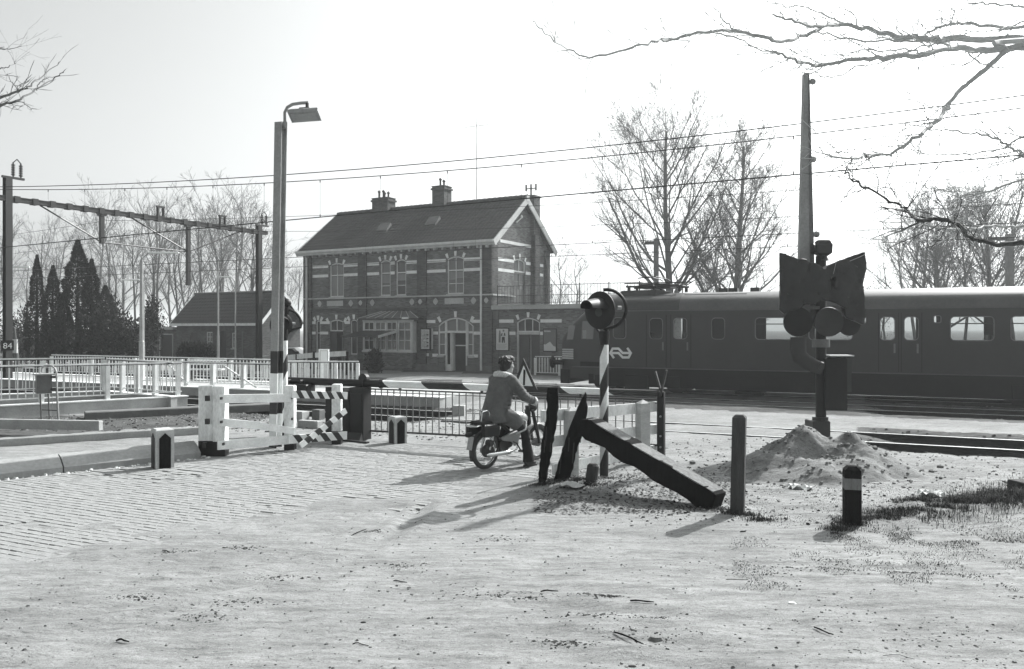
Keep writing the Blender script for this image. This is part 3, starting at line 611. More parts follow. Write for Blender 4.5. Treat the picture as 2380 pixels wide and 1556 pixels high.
# posters
def frame(cx0,cx1,z0,z1,label,kind):
    a,b=U(cx0,-.04),U(cx1,-.04); t=thing('poster_case',label,'poster',(SX,SY,0),math.atan2(-.491,.871))
    dd=-.10 if kind==0 else 0
    m=MB(); e=.07 if kind==0 else .04; m.box(a-e,b+e,-.05+dd,-.005+dd,z0-e,z1+e); m.build('case','black_paint',t)
    m=MB(); m.box(a,b,-.058+dd,-.051+dd,z0,z1); m.build('sheet','poster_grey' if kind==2 else 'paper',t); y=-.0585+dd
    def rect(x0,x1,za,zb,mt='ink_mid'): 
        q=MB(); X0=a+(b-a)*x0; X1=a+(b-a)*x1; A=z0+(z1-z0)*za; B=z0+(z1-z0)*zb; q.quad(Vector((X0,y-.001,A)),Vector((X1,y-.001,A)),Vector((X1,y-.001,B)),Vector((X0,y-.001,B))); return q,mt
    def poly(pts,mt,nm): q=MB(); q.add([Vector((a+(b-a)*p[0],y-.001,z0+(z1-z0)*p[1])) for p in pts],[tuple(range(len(pts)))]); q.build(nm,mt,t)
    if kind==0:
        q=MB()
        for r in range(15):
            zz=.94-r*.062
            for k in range(7):
                if rnd.random()<.8: x=.06+k*.125; X0=a+(b-a)*x; A=z0+(z1-z0)*(zz-.022); q.quad(Vector((X0,y-.001,A)),Vector((X0+(b-a)*rnd.uniform(.05,.11),y-.001,A)),Vector((X0+(b-a)*.1,y-.001,A+(z1-z0)*.034)),Vector((X0,y-.001,A+(z1-z0)*.034)))
        q.build('print_lines','ink_mid',t,kind='stuff')
        for zz in (.72,.52,.32,.14): poly([(.62,zz-.02),(.92,zz-.02),(.92,zz+.03),(.7,zz+.05)],'ink','print_block'); poly([(.3,zz-.012),(.55,zz-.012),(.55,zz+.008),(.3,zz+.008)],'ink','print_block')
        m=MB(); m.box(b+.12,b+.2,-.13,-.102,z0,z1+.05); m.build('side_board','cornice',t)
    if kind==1:
        poly([(.46,.34),(.58,.34),(.6,.5),(.64,.34),(.74,.34),(.72,.62),(.48,.62)],'ink','figure'); poly([(.62,.66),(.8,.68),(.74,.8),(.68,.82)],'ink','figure'); poly([(.4,.66),(.52,.66),(.54,.8),(.44,.78)],'ink','figure')
        poly([(.55,.86),(.68,.86),(.7,.94),(.62,.96),(.54,.94)],'ink_mid','figure'); poly([(.2,.35),(.38,.35),(.4,.7),(.36,.92),(.26,.92),(.22,.7)],'poster_grey','figure')
        q=MB()
        for r in range(6): A=z0+(z1-z0)*(.28-r*.04); q.quad(Vector((a+.05,y-.001,A)),Vector((b-.05-.05*(r%3),y-.001,A)),Vector((b-.05-.05*(r%3),y-.001,A+.012)),Vector((a+.05,y-.001,A+.012)))
        q.build('print_lines','poster_grey',t,kind='stuff')
    if kind==2: poly([(0.01,.02),(.99,.02),(.99,.2),(.8,.24),(.52,.44),(.15,.3),(.01,.32)],'paper','mountain'); poly([(.02,.88),(.6,.88),(.55,.94),(.02,.95)],'cornice','title_strip')
frame(1043,1104,1.12,2.12,'narrow black framed timetable case crowded with small print right of the bay window',0)
frame(1592,1680,1.12,2.16,'white poster showing two standing figures beside the annex door',1)
frame(1944,2034,1.10,2.13,'grey poster with a white mountain shape partly behind the train nose',2)
# aerial on the ridge
ax=u_of(1108,3.1)[0]
ant=thing('aerial','tall thin radio aerial mast with a cross bar standing on the station ridge','aerial',(SX+EU[0]*ax+EV[0]*3.1,SY+EU[1]*ax+EV[1]*3.1,9.2))
m=MB(); m.tube([(0,0,0),(0,0,2.6),(0,0,5.1)],[.022,.018,.008],6); m.build('pole','dark_metal',ant)
m=MB(); m.bar((-.65,0,3.9),(.65,0,4.05),.02,.02); m.bar((0,-.4,3.95),(0,.4,3.95),.02,.02); m.build('cross_bar','dark_metal',ant)
# garage / small brick outbuilding -----------------------------------------
GX,GY=-15.8,50.0
ga=thing('brick_outbuilding','small low brick outbuilding with dark tiled roof and white eaves left of the station','outbuilding',(GX,GY,0),math.atan2(-.491,.871))
def gu(px,v=0): a=(px-1190)/F; return (a*(GY+EV[1]*v)-GX-EV[0]*v)/(EU[0]-EU[1]*a)
gL=-7.9; gW=3.45; gE=2.66; gR=4.45
def g1(x): return gu(c1(x,0)[0])
ops=[(g1(1465),g1(1508),1.0,1.95),(g1(1645),g1(1672),.9,1.9),(g1(1556),g1(1606),.02,2.0),(g1(1350),g1(1402),.02,1.9)]
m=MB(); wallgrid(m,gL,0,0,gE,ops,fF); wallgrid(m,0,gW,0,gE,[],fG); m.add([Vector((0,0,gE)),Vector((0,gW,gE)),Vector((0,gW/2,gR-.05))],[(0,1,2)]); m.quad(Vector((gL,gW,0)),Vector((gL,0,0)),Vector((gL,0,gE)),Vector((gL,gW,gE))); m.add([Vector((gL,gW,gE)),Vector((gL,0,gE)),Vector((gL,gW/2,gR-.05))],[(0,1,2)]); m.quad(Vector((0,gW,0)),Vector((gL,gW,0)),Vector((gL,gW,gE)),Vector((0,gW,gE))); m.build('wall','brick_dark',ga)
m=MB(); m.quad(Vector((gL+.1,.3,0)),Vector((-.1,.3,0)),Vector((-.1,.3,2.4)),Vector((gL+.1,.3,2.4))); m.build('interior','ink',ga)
window(ga,*ops[0],0,fF,mull=(.5,),trans=((1.3,.03),(1.62,.03)),glass='glass_mid'); window(ga,*ops[1],0,fF,mull=(),trans=((1.3,.03),(1.62,.03)),glass='glass_mid')
for o in ops[2:]: m=MB(); fbox(m,o[0]+.01,o[1]-.01,.02,o[3]-.01,.08,.11,fF); m.build('door','black_paint' if o is ops[2] else 'door_paint',ga)
m=MB(); fbox(m,g1(1718),g1(1728),.1,2.0,-.02,-.001,fF); m.build('board','plaster',ga)
ov=.3; sg=(gR-gE)/(gW/2); zo=gR-sg*(gW/2+ov)
m=MB(); m.box(gL-ov,ov,-ov-.05,-ov,zo,zo+.17); m.build('eaves_board','stone_band',ga)
for xx in (ov,gL-ov):
    m=MB()
    for s_ in (-1,1): m.bar(Vector((xx,gW/2,gR)),Vector((xx,gW/2+s_*(gW/2+ov),zo+.05)),.05,.2)
    m.build('barge_board','stone_band',ga)
e0=Vector((gL-ov,-ov,zo+.12)); r0=Vector((gL-ov,gW/2,gR+.1)); X_=Vector((-gL+2*ov,0,0)); f0=Vector((gL-ov,gW+ov,zo+.12))
m=MB(); m.quad(e0,e0+X_,r0+X_,r0); m.quad(r0,r0+X_,f0+X_,f0); m.build('roof','roof_tile',ga); tiles(ga,e0+Vector((0,0,.01)),Vector((1,0,0)),r0-e0,Vector((1,0,0)).cross(r0-e0),X_.x,(r0-e0).length,.26,.30)
m=MB(); m.tube([r0+Vector((0,0,.02)),r0+X_+Vector((0,0,.02))],.1,8); m.build('ridge','ridge_tile',ga)
sh=thing('flat_roofed_shed','low flat roofed brick shed joined to the left end of the outbuilding','shed',(GX,GY,0),math.atan2(-.491,.871))
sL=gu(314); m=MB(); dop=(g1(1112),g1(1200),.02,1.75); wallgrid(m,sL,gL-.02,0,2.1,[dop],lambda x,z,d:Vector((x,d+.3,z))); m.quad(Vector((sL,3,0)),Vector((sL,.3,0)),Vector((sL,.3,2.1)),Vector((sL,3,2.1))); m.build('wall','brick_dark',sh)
m=MB(); m.box(sL-.3,gL-.35,-.05,3.2,2.1,2.28); m.build('roof','cornice',sh)
m=MB(); m.box(dop[0],dop[1],.37,.4,.02,1.74); dd=m.build('door','black_paint',sh); m=MB(); m.box(dop[0]-.07,dop[0],.26,.30,.02,1.82); m.box(dop[1],dop[1]+.07,.26,.30,.02,1.82); m.box(dop[0],dop[1],.26,.30,1.75,1.82); m.build('door_frame','cornice',sh)
m=MB(); m.box(g1(1245),g1(1285),.22,.298,1.35,1.95); m.build('notice_board','plaster',sh)
# ---------------------------------------------------------------- train
NT=25.65; NC=27.03; HW=NC-NT
trn=thing('electric_train','dark electric train with rounded nose and white arrow emblem crossing behind the level crossing','train',(0,0,0),R(-25))
S0=sn(1292,NT)[0]; S1=22.0
def tw(x,y=None,cf=c1b):
    px,_=cf(x,0); return sn(px,NT)[0]
winz=(1.83,2.52)
W=[]  # (s0,s1,z0,z1,kind)
W+= [(tw(500),tw(590),1.83,2.55,'cab')]
W+= [(tw(812),tw(930),1.80,2.55,'w'),(tw(1120),tw(1240),1.80,2.52,'d'),(tw(1320),tw(1445),1.80,2.52,'d'),(tw(1642),tw(1765),1.80,2.52,'w'),(tw(2010),tw(2390),1.80,2.52,'big')]
f=lambda a,b,k='w',z0=1.80,z1=2.52:(tw(a,cf=cR),tw(b,cf=cR),z0,z1,k)
W+= [f(380,800,'big'),f(868,925,'s',2.3,2.55),f(1040,1192,'d'),f(1262,1410,'d'),f(1535,1620,'s',2.3,2.55),f(1690,2112,'big'),f(2250,2600,'big')]
x=tw(2700,cf=cR)
while x<S1-2: W.append((x,x+1.25,1.80,2.52,'big')); x+=1.75
ND=2.6                                                            # length of the rounded nose
# body: side sheets with openings both sides
m=MB()
SB=S0+ND*.62
ops=[w_[:4] for w_ in W if w_[0]>SB]
for sd_,fn in ((-1,lambda s,z,d:Vector((s,NT+d,z))),(1,lambda s,z,d:Vector((s,NC+HW-d,z)))):
    wallgrid(m,SB,S1,.86,2.62,ops,fn,.05)
# tumble: upper side band to gutter
for y in (NT,NC+HW): m.quad(Vector((SB,y,2.62)),Vector((S1,y,2.62)),Vector((S1,y,2.74)),Vector((SB,y,2.74)))
m.build('body_side','train_body',trn)
# roof arc
def roofring(s,hw,zg,zt,n=12,yc=NC): return [Vector((s,yc-hw*math.cos(math.pi*k/n),zg+(zt-zg)*math.sin(math.pi*k/n)**.75)) for k in range(n+1)]
def strip(m,rings):
    n=len(rings[0])
    for i in range(len(rings)-1): m.add(rings[i]+rings[i+1],[(k,k+1,n+k+1,n+k) for k in range(n-1)])
m=MB(); strip(m,[roofring(SB,HW,2.74,3.38),roofring(sn(1600,NC)[0],HW,2.74,3.38)]); m.build('front_roof','train_roof',trn,smooth=True)
m=MB(); strip(m,[roofring(sn(1600,NC)[0],HW,2.74,3.38),roofring(S1,HW,2.74,3.38)]); m.build('roof','train_roof_light',trn,smooth=True)
m=MB(); m.box(SB,S1,NT-.025,NT-.001,2.735,2.765); m.build('gutter','train_roof_light',trn)
m=MB(); m.box(S0+.6,S1,NT-.02,NT+.02,.84,.875); m.build('sill_strip','train_roof_light',trn)
m=MB(); m.quad(Vector((SB,NT+.05,1.0)),Vector((S1,NT+.05,1.0)),Vector((S1,NC+HW-.05,1.0)),Vector((SB,NC+HW-.05,1.0))); m.quad(Vector((S1,NT,.2)),Vector((S1,NC+HW,.2)),Vector((S1,NC+HW,3.3)),Vector((S1,NT,3.3)))
m.build('floor','train_under',trn)
# seats / partitions inside
k=0; x=SB+1.0
while x<S1-1:
    m=MB(); m.box(x,x+.12,NT+.1,NT+1.1,1.01,1.98); m.box(x,x+.12,NC+.4,NC+HW-.1,1.01,1.98); m.build('seat','door_paint',trn); x+=1.75
# window frames with rounded corners
def rrect(a,b,c,d,r,n=4):
    pts=[]
    for (cx,cz,a0) in ((b-r,d-r,0),(a+r,d-r,90),(a+r,c+r,180),(b-r,c+r,270)):
        for i in range(n+1): q=R(a0+90*i/n); pts.append((cx+r*math.cos(q),cz+r*math.sin(q)))
    return pts
def winframe(a,b,c,d,kind):
    r=.10 if kind!='s' else .04; inn=rrect(a+.035,b-.035,c+.035,d-.035,r); out=[(max(a-.02,min(b+.02,p[0]+(p[0]-(a+b)/2)*99)),max(c-.02,min(d+.02,p[1]+(p[1]-(c+d)/2)*99))) for p in inn]
    # outer: project inner corner points on the rectangle
    out=[]
    for (px_,pz) in inn:
        ex=px_; ez=pz
        if pz>d-.035-r+1e-6 and px_>b-.035-r-1e-6: ex,ez=(b+.02,d+.02)
        elif pz>d-.035-r+1e-6 and px_<a+.035+r+1e-6: ex,ez=(a-.02,d+.02)
        elif pz<c+.035+r-1e-6 and px_<a+.035+r+1e-6: ex,ez=(a-.02,c-.02)
        elif pz<c+.035+r-1e-6: ex,ez=(b+.02,c-.02)
        elif px_>(a+b)/2: ex=b+.02; ez=d+.02 if pz>(c+d)/2 else c-.02
        else: ex=a-.02; ez=d+.02 if pz>(c+d)/2 else c-.02
        out.append((ex,ez))
    m=MB(); n=len(inn); y=NT-.006
    m.add([Vector((p[0],y,p[1])) for p in inn]+[Vector((p[0],y,p[1])) for p in out]+[Vector((p[0],NT+.04,p[1])) for p in inn],[(i,(i+1)%n,n+(i+1)%n,n+i) for i in range(n)]+[((i+1)%n,i,2*n+i,2*n+(i+1)%n) for i in range(n)])
    if kind=='big': m.box(a+.03,b-.03,NT-.01,NT+.02,d-.235,d-.205)
    fr=m.build('window','train_body',trn)
    m=MB(); m.prism(rrect(a+.02,b-.02,c+.02,d-.02,.11 if kind!='s' else .05),lambda p,q,e:Vector((p,e,q)),NT-.012,NT-.0065); n=len(m.v)
    # thin bright rim
    o_=rrect(a+.012,b-.012,c+.012,d-.012,r+.02); m2=MB(); n=len(inn)
    m2.add([Vector((p[0],NT-.009,p[1])) for p in inn]+[Vector((p[0],NT-.009,p[1])) for p in o_],[(i,(i+1)%n,n+(i+1)%n,n+i) for i in range(n)]); m2.build('rim','grey_metal',fr)
    g=MB(); g.quad(Vector((a,NT+.03,c)),Vector((b,NT+.03,c)),Vector((b,NT+.03,d)),Vector((a,NT+.03,d))); g.build('pane','glass_train',fr)
for (a,b,c,d,kd_) in W:
    if a>SB: winframe(a,b,c,d,kd_)
m=MB()
for (a,b,c,d,kd_) in W:
    if a>SB and kd_=='d': pass
# doors seams
for (a,b) in ((tw(1095),tw(1262)),(tw(1300),tw(1470)),(tw(1030,cf=cR),tw(1215,cf=cR)),(tw(1240,cf=cR),tw(1430,cf=cR))):
    m=MB(); m.box(a,a+.02,NT-.008,NT-.001,.9,2.62); m.box(b,b+.02,NT-.008,NT-.001,.9,2.62); d_=m.build('door','train_under',trn); m=MB(); m.box(b-.12,b-.07,NT-.03,NT-.002,1.45,1.72); m.build('handle','grey_metal',d_)
# nose loft
def sec(d):
    q=max(0.,1-d/ND); hw=HW*(1-.42*q**2.2); zt=3.38-1.35*q**2.4; zg=2.74-1.15*q**2.6; 
    pts=[]; n=10
    for k in range(n+1): pts.append(Vector((S0+d,NC-hw*math.cos(math.pi*k/n),zg+(zt-zg)*math.sin(math.pi*k/n)**.75)))
    zb=.42
    pts+= [Vector((S0+d,NC+hw,1.0)),Vector((S0+d,NC+hw,zb)),Vector((S0+d,NC-hw,zb)),Vector((S0+d,NC-hw,1.0))]
    return pts
m=MB(); m.loft([sec(d) for d in (0,.12,.3,.6,1.0,1.3,ND*.62+.02)]); m.build('nose','train_body',trn,smooth=True)
# nose windows (panes proud of the skin) and pale front panel
def nosept(d,z,off=.012):
    q=max(0.,1-d/ND); hw=HW*(1-.42*q**2.2); return Vector((S0+d,NC-hw-off,z))
def nosepane(d0,d1,z0,z1,name,mt,sh=0.0):
    m=MB(); N=4; vs=[]
    for i in range(N+1):
        d=d0+(d1-d0)*i/N; vs+=[nosept(d,z0),nosept(d+sh,z1)]
    m.add(vs,[(2*i,2*i+2,2*i+3,2*i+1) for i in range(N)]); return m.build(name,mt,trn)
nosepane(.22,.50,1.78,2.28,'cab_window','glass_mid',.1); nosepane(.85,1.32,1.80,2.42,'cab_window','glass_mid',.05)
nosepane(.9,1.05,1.82,2.1,'cab_curtain','curtain')
m=MB()
for k in range(5): 
    z=1.10+k*.075; m.add([nosept(.02,z,.02),nosept(.52,z,.02),nosept(.52,z+.055,.02),nosept(.02,z+.055,.02)],[(0,1,2,3)])
m.build('pale_band','cornice',trn)
# emblem: two interlocked white arrows
ek=.0489
def ep(x,y):
    px=1900*.72761+x*ek; py=1080*.72761+y*ek; s_,z_=snz(px,py,NT); return (s_,z_)
def ribbon(pl,wd):
    P=[Vector(p) for p in pl]; L=[];Rr=[]
    for i,p in enumerate(P):
        d1=(P[i]-P[i-1]).normalized() if i>0 else (P[1]-P[0]).normalized(); d2=(P[i+1]-P[i]).normalized() if i<len(P)-1 else d1
        nn=Vector((-(d1+d2).y,(d1+d2).x)).normalized(); k=wd/2/max(.5,nn.dot(Vector((-d1.y,d1.x)))); L.append(p+nn*k); Rr.append(p-nn*k)
    return L,Rr
m=MB()
A_=[(915,965),(745,722),(850,512),(1130,512),(1330,720),(1640,720)]
B_=[(2460-x,1440-y) for x,y in A_]
for pl in (A_,B_):
    L,Rr=ribbon([Vector(ep(*p)) for p in pl],.105*(ep(1000,700)[0]-ep(0,700)[0])/1.0); n=len(L)
    m.add([Vector((p.x,NT-.006 if pl is A_ else NT-.0075,p.y)) for p in L]+[Vector((p.x,NT-.006 if pl is A_ else NT-.0075,p.y)) for p in Rr],[(i,i+1,n+i+1,n+i) for i in range(n-1)])
m.build('emblem','stone_band',trn)
# underframe, bogies, buffers
m=MB(); m.box(S0+1.4,S1,NT+.12,NC+HW-.12,.22,.84); m.build('underframe','train_under',trn)
m=MB(); m.box(sn(1615,NT)[0],sn(2335,NT)[0],NT+.03,NT+.1,.20,.84)
for k in range(9): s_=sn(1650+75*k,NT)[0]; m.box(s_,s_+.7,NT+.02,NT+.5,.21,.62)
m.build('equipment_boxes','train_under',trn)
def bogie(sc_):
    m=MB(); m.box(sc_-1.7,sc_+1.7,NT+.12,NT+.22,.28,.62); m.box(sc_-.4,sc_+.4,NT+.04,NT+.2,.15,.6); m.box(sc_-1.75,sc_+1.75,NC-.9,NC+.9,.3,.5)
    for q in (-1.25,1.25): m.box(sc_+q-.2,sc_+q+.2,NT+.05,NT+.2,.22,.6)
    b=m.build('bogie','train_under',trn)
    for q in (-1.25,1.25):
        for y in (NC-.75,NC+.75):
            m=MB(); m.tube([(sc_+q,y-.06,.47),(sc_+q,y+.06,.47)],.46,24); m.build('wheel','rust',b)
bogie(sn(1478,NT)[0]); bogie(sn(2440,NT)[0]+.6)
for y in (NT+.45,NC+.9):
    m=MB(); m.tube([(S0+.1,y,.98),(S0-.28,y,.98)],.09,10); m.tube([(S0-.28,y,.98),(S0-.33,y,.98)],.21,14); m.build('buffer','train_under',trn)
m=MB(); m.box(S0+.02,S0+.35,NC-1.0,NC+1.0,.25,.75); m.build('bumper','train_under',trn)
m=MB(); m.box(S0+.9,S0+1.6,NT-.01,NT+.3,.88,1.03); m.build('step','train_under',trn)
# roof fairing and pantograph
pa,pb=sn(1428,NC)[0],sn(1592,NC)[0]
m=MB(); 
rg=[(pa,.05,3.2),(pa+.5,.9,3.45),(pb-.8,.9,3.47),(pb,.2,3.3)]
m.loft([[Vector((s_,NC-h,3.15)),Vector((s_,NC-h*.85,z_)),Vector((s_,NC+h*.85,z_)),Vector((s_,NC+h,3.15))] for s_,h,z_ in rg]); m.build('roof_fairing','train_roof',trn)
pg=MB(); z=3.6; a,b=sn(1452,NC)[0],sn(1608,NC)[0]
for y in (-.5,.5): pg.tube([(a+.2,NC+y,z),(b-.2,NC+y,z)],.035,6)
pg.tube([(a,NC,z+.14),(b,NC,z+.14)],.022,6); pg.tube([(a+.2,NC-.5,z),(b-.4,NC+.5,z+.1)],.02,6)
for s_ in (a+.3,(a+b)/2,b-.3):
    pg.tube([(s_,NC-.7,z+.02),(s_,NC+.7,z+.02)],.03,6); 
    for y in (-.5,.5): pg.tube([(s_,NC+y,3.42),(s_,NC+y,z)],.055,8)
pg.box((a+b)/2-.55,(a+b)/2+.55,NC-.45,NC+.45,z-.06,z+.09)
for q in (-.12,.12): pg.tube([((a+b)/2+q-.35,NC-.8,z+.26),((a+b)/2+q,NC-.75,z+.31),((a+b)/2+q,NC+.75,z+.31),((a+b)/2+q+.1,NC+.85,z+.24)],.02,6)
pg.tube([(b-.2,NC,z+.02),(b+.1,NC,z+.2),(b-.1,NC,z+.26)],.02,6); pg.build('pantograph','black_paint',trn)
for px in (1683,1706,1756): 
    s_=sn(px,NC)[0]; m=MB(); m.box(s_-.14,s_+.14,NC-.2,NC+.2,3.36,3.50); m.build('vent','train_roof',trn)
m=MB(); m.bar(Vector((sn(1604,NC)[0],NT+.55,3.27)),Vector((sn(1745,NC)[0],NT+.55,3.27)),.04,.03); m.build('roof_rail','train_roof_light',trn)
# ---------------------------------------------------------------- catenary
BZ=7.06; P1=Vector((-19.0,30,0)); P2=Vector((-12.84,40.4,0))
bd=(P2-P1).normalized()
def mast(P,h,label,name='overhead_line_mast'):
    t=thing(name,label,'mast',P,math.atan2(bd.y,bd.x)); m=MB(); m.box(-.12,.12,-.12,-.10,0,h); m.box(-.12,.12,.10,.12,0,h); m.box(-.02,.02,-.0999,.0999,0,h); m.build('column','dark_metal',t)
    for q in (.2,.48):
        m=MB(); 
        for k in range(5): m.tube([(q,0,h+.12+k*.09),(q,0,h+.17+k*.09)],.07,8)
        m.tube([(q,0,h),(q,0,h+.62)],.03,6); m.build('insulator','dark_metal',t)
    m=MB(); m.box(-.2,.6,-.05,.05,h-.02,h+.06); m.bar((.2,0,h+.6),(.34,0,h+.75),.03,.03); m.bar((.48,0,h+.6),(.34,0,h+.75),.03,.03); m.build('bracket','dark_metal',t); return t
t=mast(P1,7.85,'dark steel overhead line mast numbered 84 at the left edge')
# number plate 84
bpy_c=bpy.data.curves.new('number','FONT'); bpy_c.body='84'; bpy_c.size=.30; bpy_c.extrude=.004; bpy_c.align_x='CENTER'
tmp=bpy.data.objects.new('tmp',bpy_c); sc.collection.objects.link(tmp); bpy.context.view_layer.update()
nm=bpy.data.meshes.new_from_object(tmp); nm.materials.clear(); nm.materials.append(MAT['stone_band']); bpy.data.objects.remove(tmp)
o=link('number',nm,t); q=math.atan2(bd.y,bd.x); o.rotation_euler=(R(90),0,-q+R(-32)+0.0); dirc=Vector((0-P1.x,0-P1.y,0)).normalized(); lp=Matrix.Rotation(-q,4,'Z')@(dirc*.25); o.location=(lp.x,lp.y,1.42)
o.rotation_euler=(R(90),0,-q+math.atan2(dirc.y,dirc.x)+R(90))
mm_=MB(); Mx=Matrix.Translation(Vector((lp.x*.93,lp.y*.93,1.5)))@Matrix.Rotation(o.rotation_euler.z,4,'Z'); mm_.box(-.2,.2,-.0,.012,-.16,.22,Mx); mm_.build('number_plate','black_paint',t)
mast(P2,7.4,'dark steel overhead line mast in front of the small outbuilding')
bm=thing('overhead_line_beam','long dark riveted beam with two hanging posts spanning the tracks at the left','beam',(P1.x,P1.y,BZ),math.atan2(bd.y,bd.x))
L=(P2-P1).length
m=MB(); m.box(-.6,L+.5,-.12,.12,.06,.09); m.box(-.6,L+.5,-.12,.12,-.09,-.06); m.box(-.6,L+.5,-.1,-.07,-.06,.06)
for k in range(18): x=.3+k*(L/18); m.box(x-.1,x+.1,-.14,.14,-.12,.12)
m.build('beam','dark_metal',bm)
def tb(px):                                                         # distance along the beam at a pixel column
    a=(px-1190)/F; return (a*P1.y-P1.x)/(bd.x-a*bd.y)
ta,tb_=tb(236.5),tb(437.5)
for tt,h,r in ((ta,1.35,0),(tb_,2.9,1)):
    m=MB(); m.box(tt-.08,tt+.08,-.08,.08,-h,-.09); hp=m.build('hanging_post','dark_metal',bm); m=MB(); m.box(tt-.16,tt+.16,-.1,.1,-.2,-.09); m.build('flange','dark_metal',hp)
m=MB(); m.tube([(1.2,0,-.1),(ta,0,-1.3),(tb_,0,-1.35),(L-1.2,0,-.1)],.03,6); m.tube([(ta+1.3,0,-.1),(tb_,0,-1.35)],.03,6); m.build('stay_rod','dark_metal',bm)
for px in (373,517):
    q=tb(px); m=MB(); m.box(q-.2,q+.2,-.05,.05,.09,.14); m.tube([(q-.14,0,.14),(q-.14,0,.5)],.06,8); m.tube([(q+.14,0,.14),(q+.14,0,.5)],.06,8); m.box(q-.2,q+.2,-.05,.05,.5,.58); m.build('insulator','dark_metal',bm)
wires=thing('overhead_wires','long thin overhead wires with short droppers running above the tracks','wires',(0,0,0))
def pxw(px,py,n): s_,Y=sn(px,n); p=T(s_,n,HC+(HY-py)*Y/F); return p
def interp(pts,px):
    # quadratic-ish smooth interpolation in screen column, evaluated on real plane
    for i in range(len(pts)-1):
        if px<=pts[i+1][0] or i==len(pts)-2:
            t_=(px-pts[i][0])/(pts[i+1][0]-pts[i][0]); return pts[i][1]+t_*(pts[i+1][1]-pts[i][1])
def wirefit(pts,n):
    xs=[];zs=[]
    for px,py in pts: s_,Y=sn(px,n); xs.append(s_); zs.append(HC+(HY-py)*Y/F)
    return np.polyfit(xs,zs,2 if len(pts)>2 else 1)
def wire(pts,n,r,s0,s1):
    c=wirefit(pts,n); m=MB(); N=40; m.tube([T(s0+(s1-s0)*i/N,n,float(np.polyval(c,s0+(s1-s0)*i/N))) for i in range(N+1)],r,4,cap=False); m.build('wire','black_paint',wires); return c
wA=wire([(36,434),(638,410),(1237,355),(1860,288),(2380,223)],16.9,.012,-34,14)
wB=wire([(36,441),(500,432),(884,410),(1237,378.5),(1840,318),(2380,251)],17.07,.0115,-34,14)
wC=wire([(33,573),(288,549),(615,517),(885,491),(1346,452),(1844,407),(2380,360)],17.07,.014,-34,14)
for px in (112,197,290,388,495,614,744,884,1040,1212,1400,1614,1844,2104):
    s_=sn(px,17.07)[0]; m=MB(); a=float(np.polyval(wB,s_)); b=float(np.polyval(wC,s_)); m.tube([T(s_,17.07,a),T(s_,17.07,b)],.0035,4); m.tube([T(s_,17.07,b),T(s_,17.07,b+.07)],.014,5); m.tube([T(s_,17.07,a-.07),T(s_,17.07,a)],.014,5); m.build('dropper','dark_metal',wires)
def wire2(n,z0,sag,r):
    m=MB(); N=60; fz=lambda s_: z0+sag*((s_)/30)**2 if abs(s_)<=30 else z0+sag*((60-abs(s_))/30)**2
    m.tube([T(-60+90*i/N,n,fz(-60+90*i/N)) for i in range(N+1)],r,4,cap=False); m.build('wire','dark_metal',wires); return fz
fB1,fB2=wire2(23.5,6.02,.75,.008),wire2(23.5,4.82,0,.010); fC1,fC2=wire2(27.0,5.75,1.0,.008),wire2(27.0,4.80,0,.010)
for (n,a,b) in ((23.5,fB1,fB2),(27.0,fC1,fC2)):
    for k in range(-12,7):
        s_=k*4.1+(1.3 if n>25 else 0); za,zb=a(s_),b(s_); m=MB(); m.tube([T(s_,n,za),T(s_,n,zb)],.003,4); m.tube([T(s_,n,zb),T(s_,n,zb+.07)],.014,5); m.build('dropper','dark_metal',wires)
# ---------------------------------------------------------------- lamp post
def P3(px,py,Y): return at(px,py,Y)
lb=gp(640,1042); LY=lb.y
lp_=thing('street_lamp','tall grey steel lamp post with painted foot and small box lantern on a curved arm','street lamp',lb,R(-20))
top=P3(653,286,LY)-lb
rz=Matrix.Rotation(R(20),4,'Z'); tl=rz@top
def hbeam(m,a,b,w,mi=0):
    m.bar(a+Vector((0,-w/2,0)),b+Vector((0,-w/2,0)),w,.012,up=(0,1,0)); m.bar(a+Vector((0,w/2,0)),b+Vector((0,w/2,0)),w,.012,up=(0,1,0)); m.bar(a,b,.012,w-.012,up=(0,1,0))
    m.bar(a+Vector((-w*.2,0,0)),b+Vector((-w*.2,0,0)),w*.55,w*.8,up=(0,1,0))
z=[0,.42,.62,1.25,1.55,1.62,5.9]
def lpp(zz): return tl*(zz/tl.z)
zc=[(0,.18,'stripe_dark'),(.18,.62,'stripe_white'),(.62,.95,'stripe_dark'),(.95,1.35,'stripe_white'),(1.35,1.75,'stripe_dark'),(1.75,tl.z,'lamp_post_paint')]
for a,b,mt in zc:
    m=MB(); hbeam(m,lpp(a),lpp(b),.155); m.build('post' if mt=='lamp_post_paint' else 'painted_band',mt,lp_)
arm=[P3(662,286,LY),P3(662,262,LY),P3(668,250,LY),P3(680,243,LY),P3(700,240,LY),P3(717,239,LY)]
m=MB(); m.tube([rz@(p-lb) for p in arm],.028,8); m.tube([rz@(P3(662,300,LY)-lb),rz@(P3(662,284,LY)-lb)],.045,8); m.build('arm','lamp_post_paint',lp_)
hc_=rz@(P3(708,268,LY)-lb); m=MB(); Mx=Matrix.Translation(hc_)@Matrix.Rotation(R(20),4,'Z')@Matrix.Rotation(R(-4),4,'Y')@Matrix.Rotation(R(-24),4,'X')
m.loft([[Mx@Vector((x*s_,y*s2,z_)) for x,y in ((-.27,-.15),(.27,-.15),(.27,.15),(-.27,.15))] for s_,s2,z_ in ((.9,.85,-.05),(1,1,-.03),(1,1,.02),(.86,.7,.07))]); hd=m.build('lantern','lamp_post_paint',lp_)
m=MB(); m.box(-.22,.22,-.11,.11,-.062,-.051,Mx); m.build('lens','galvanised',hd)
m=MB(); m.box(-.09,.09,-.06,.06,.07,.13,Mx); m.tube([rz@(P3(714,252,LY)-lb),rz@(P3(714,240,LY)-lb)],.03,8); m.build('gear_box','dark_metal',lp_)
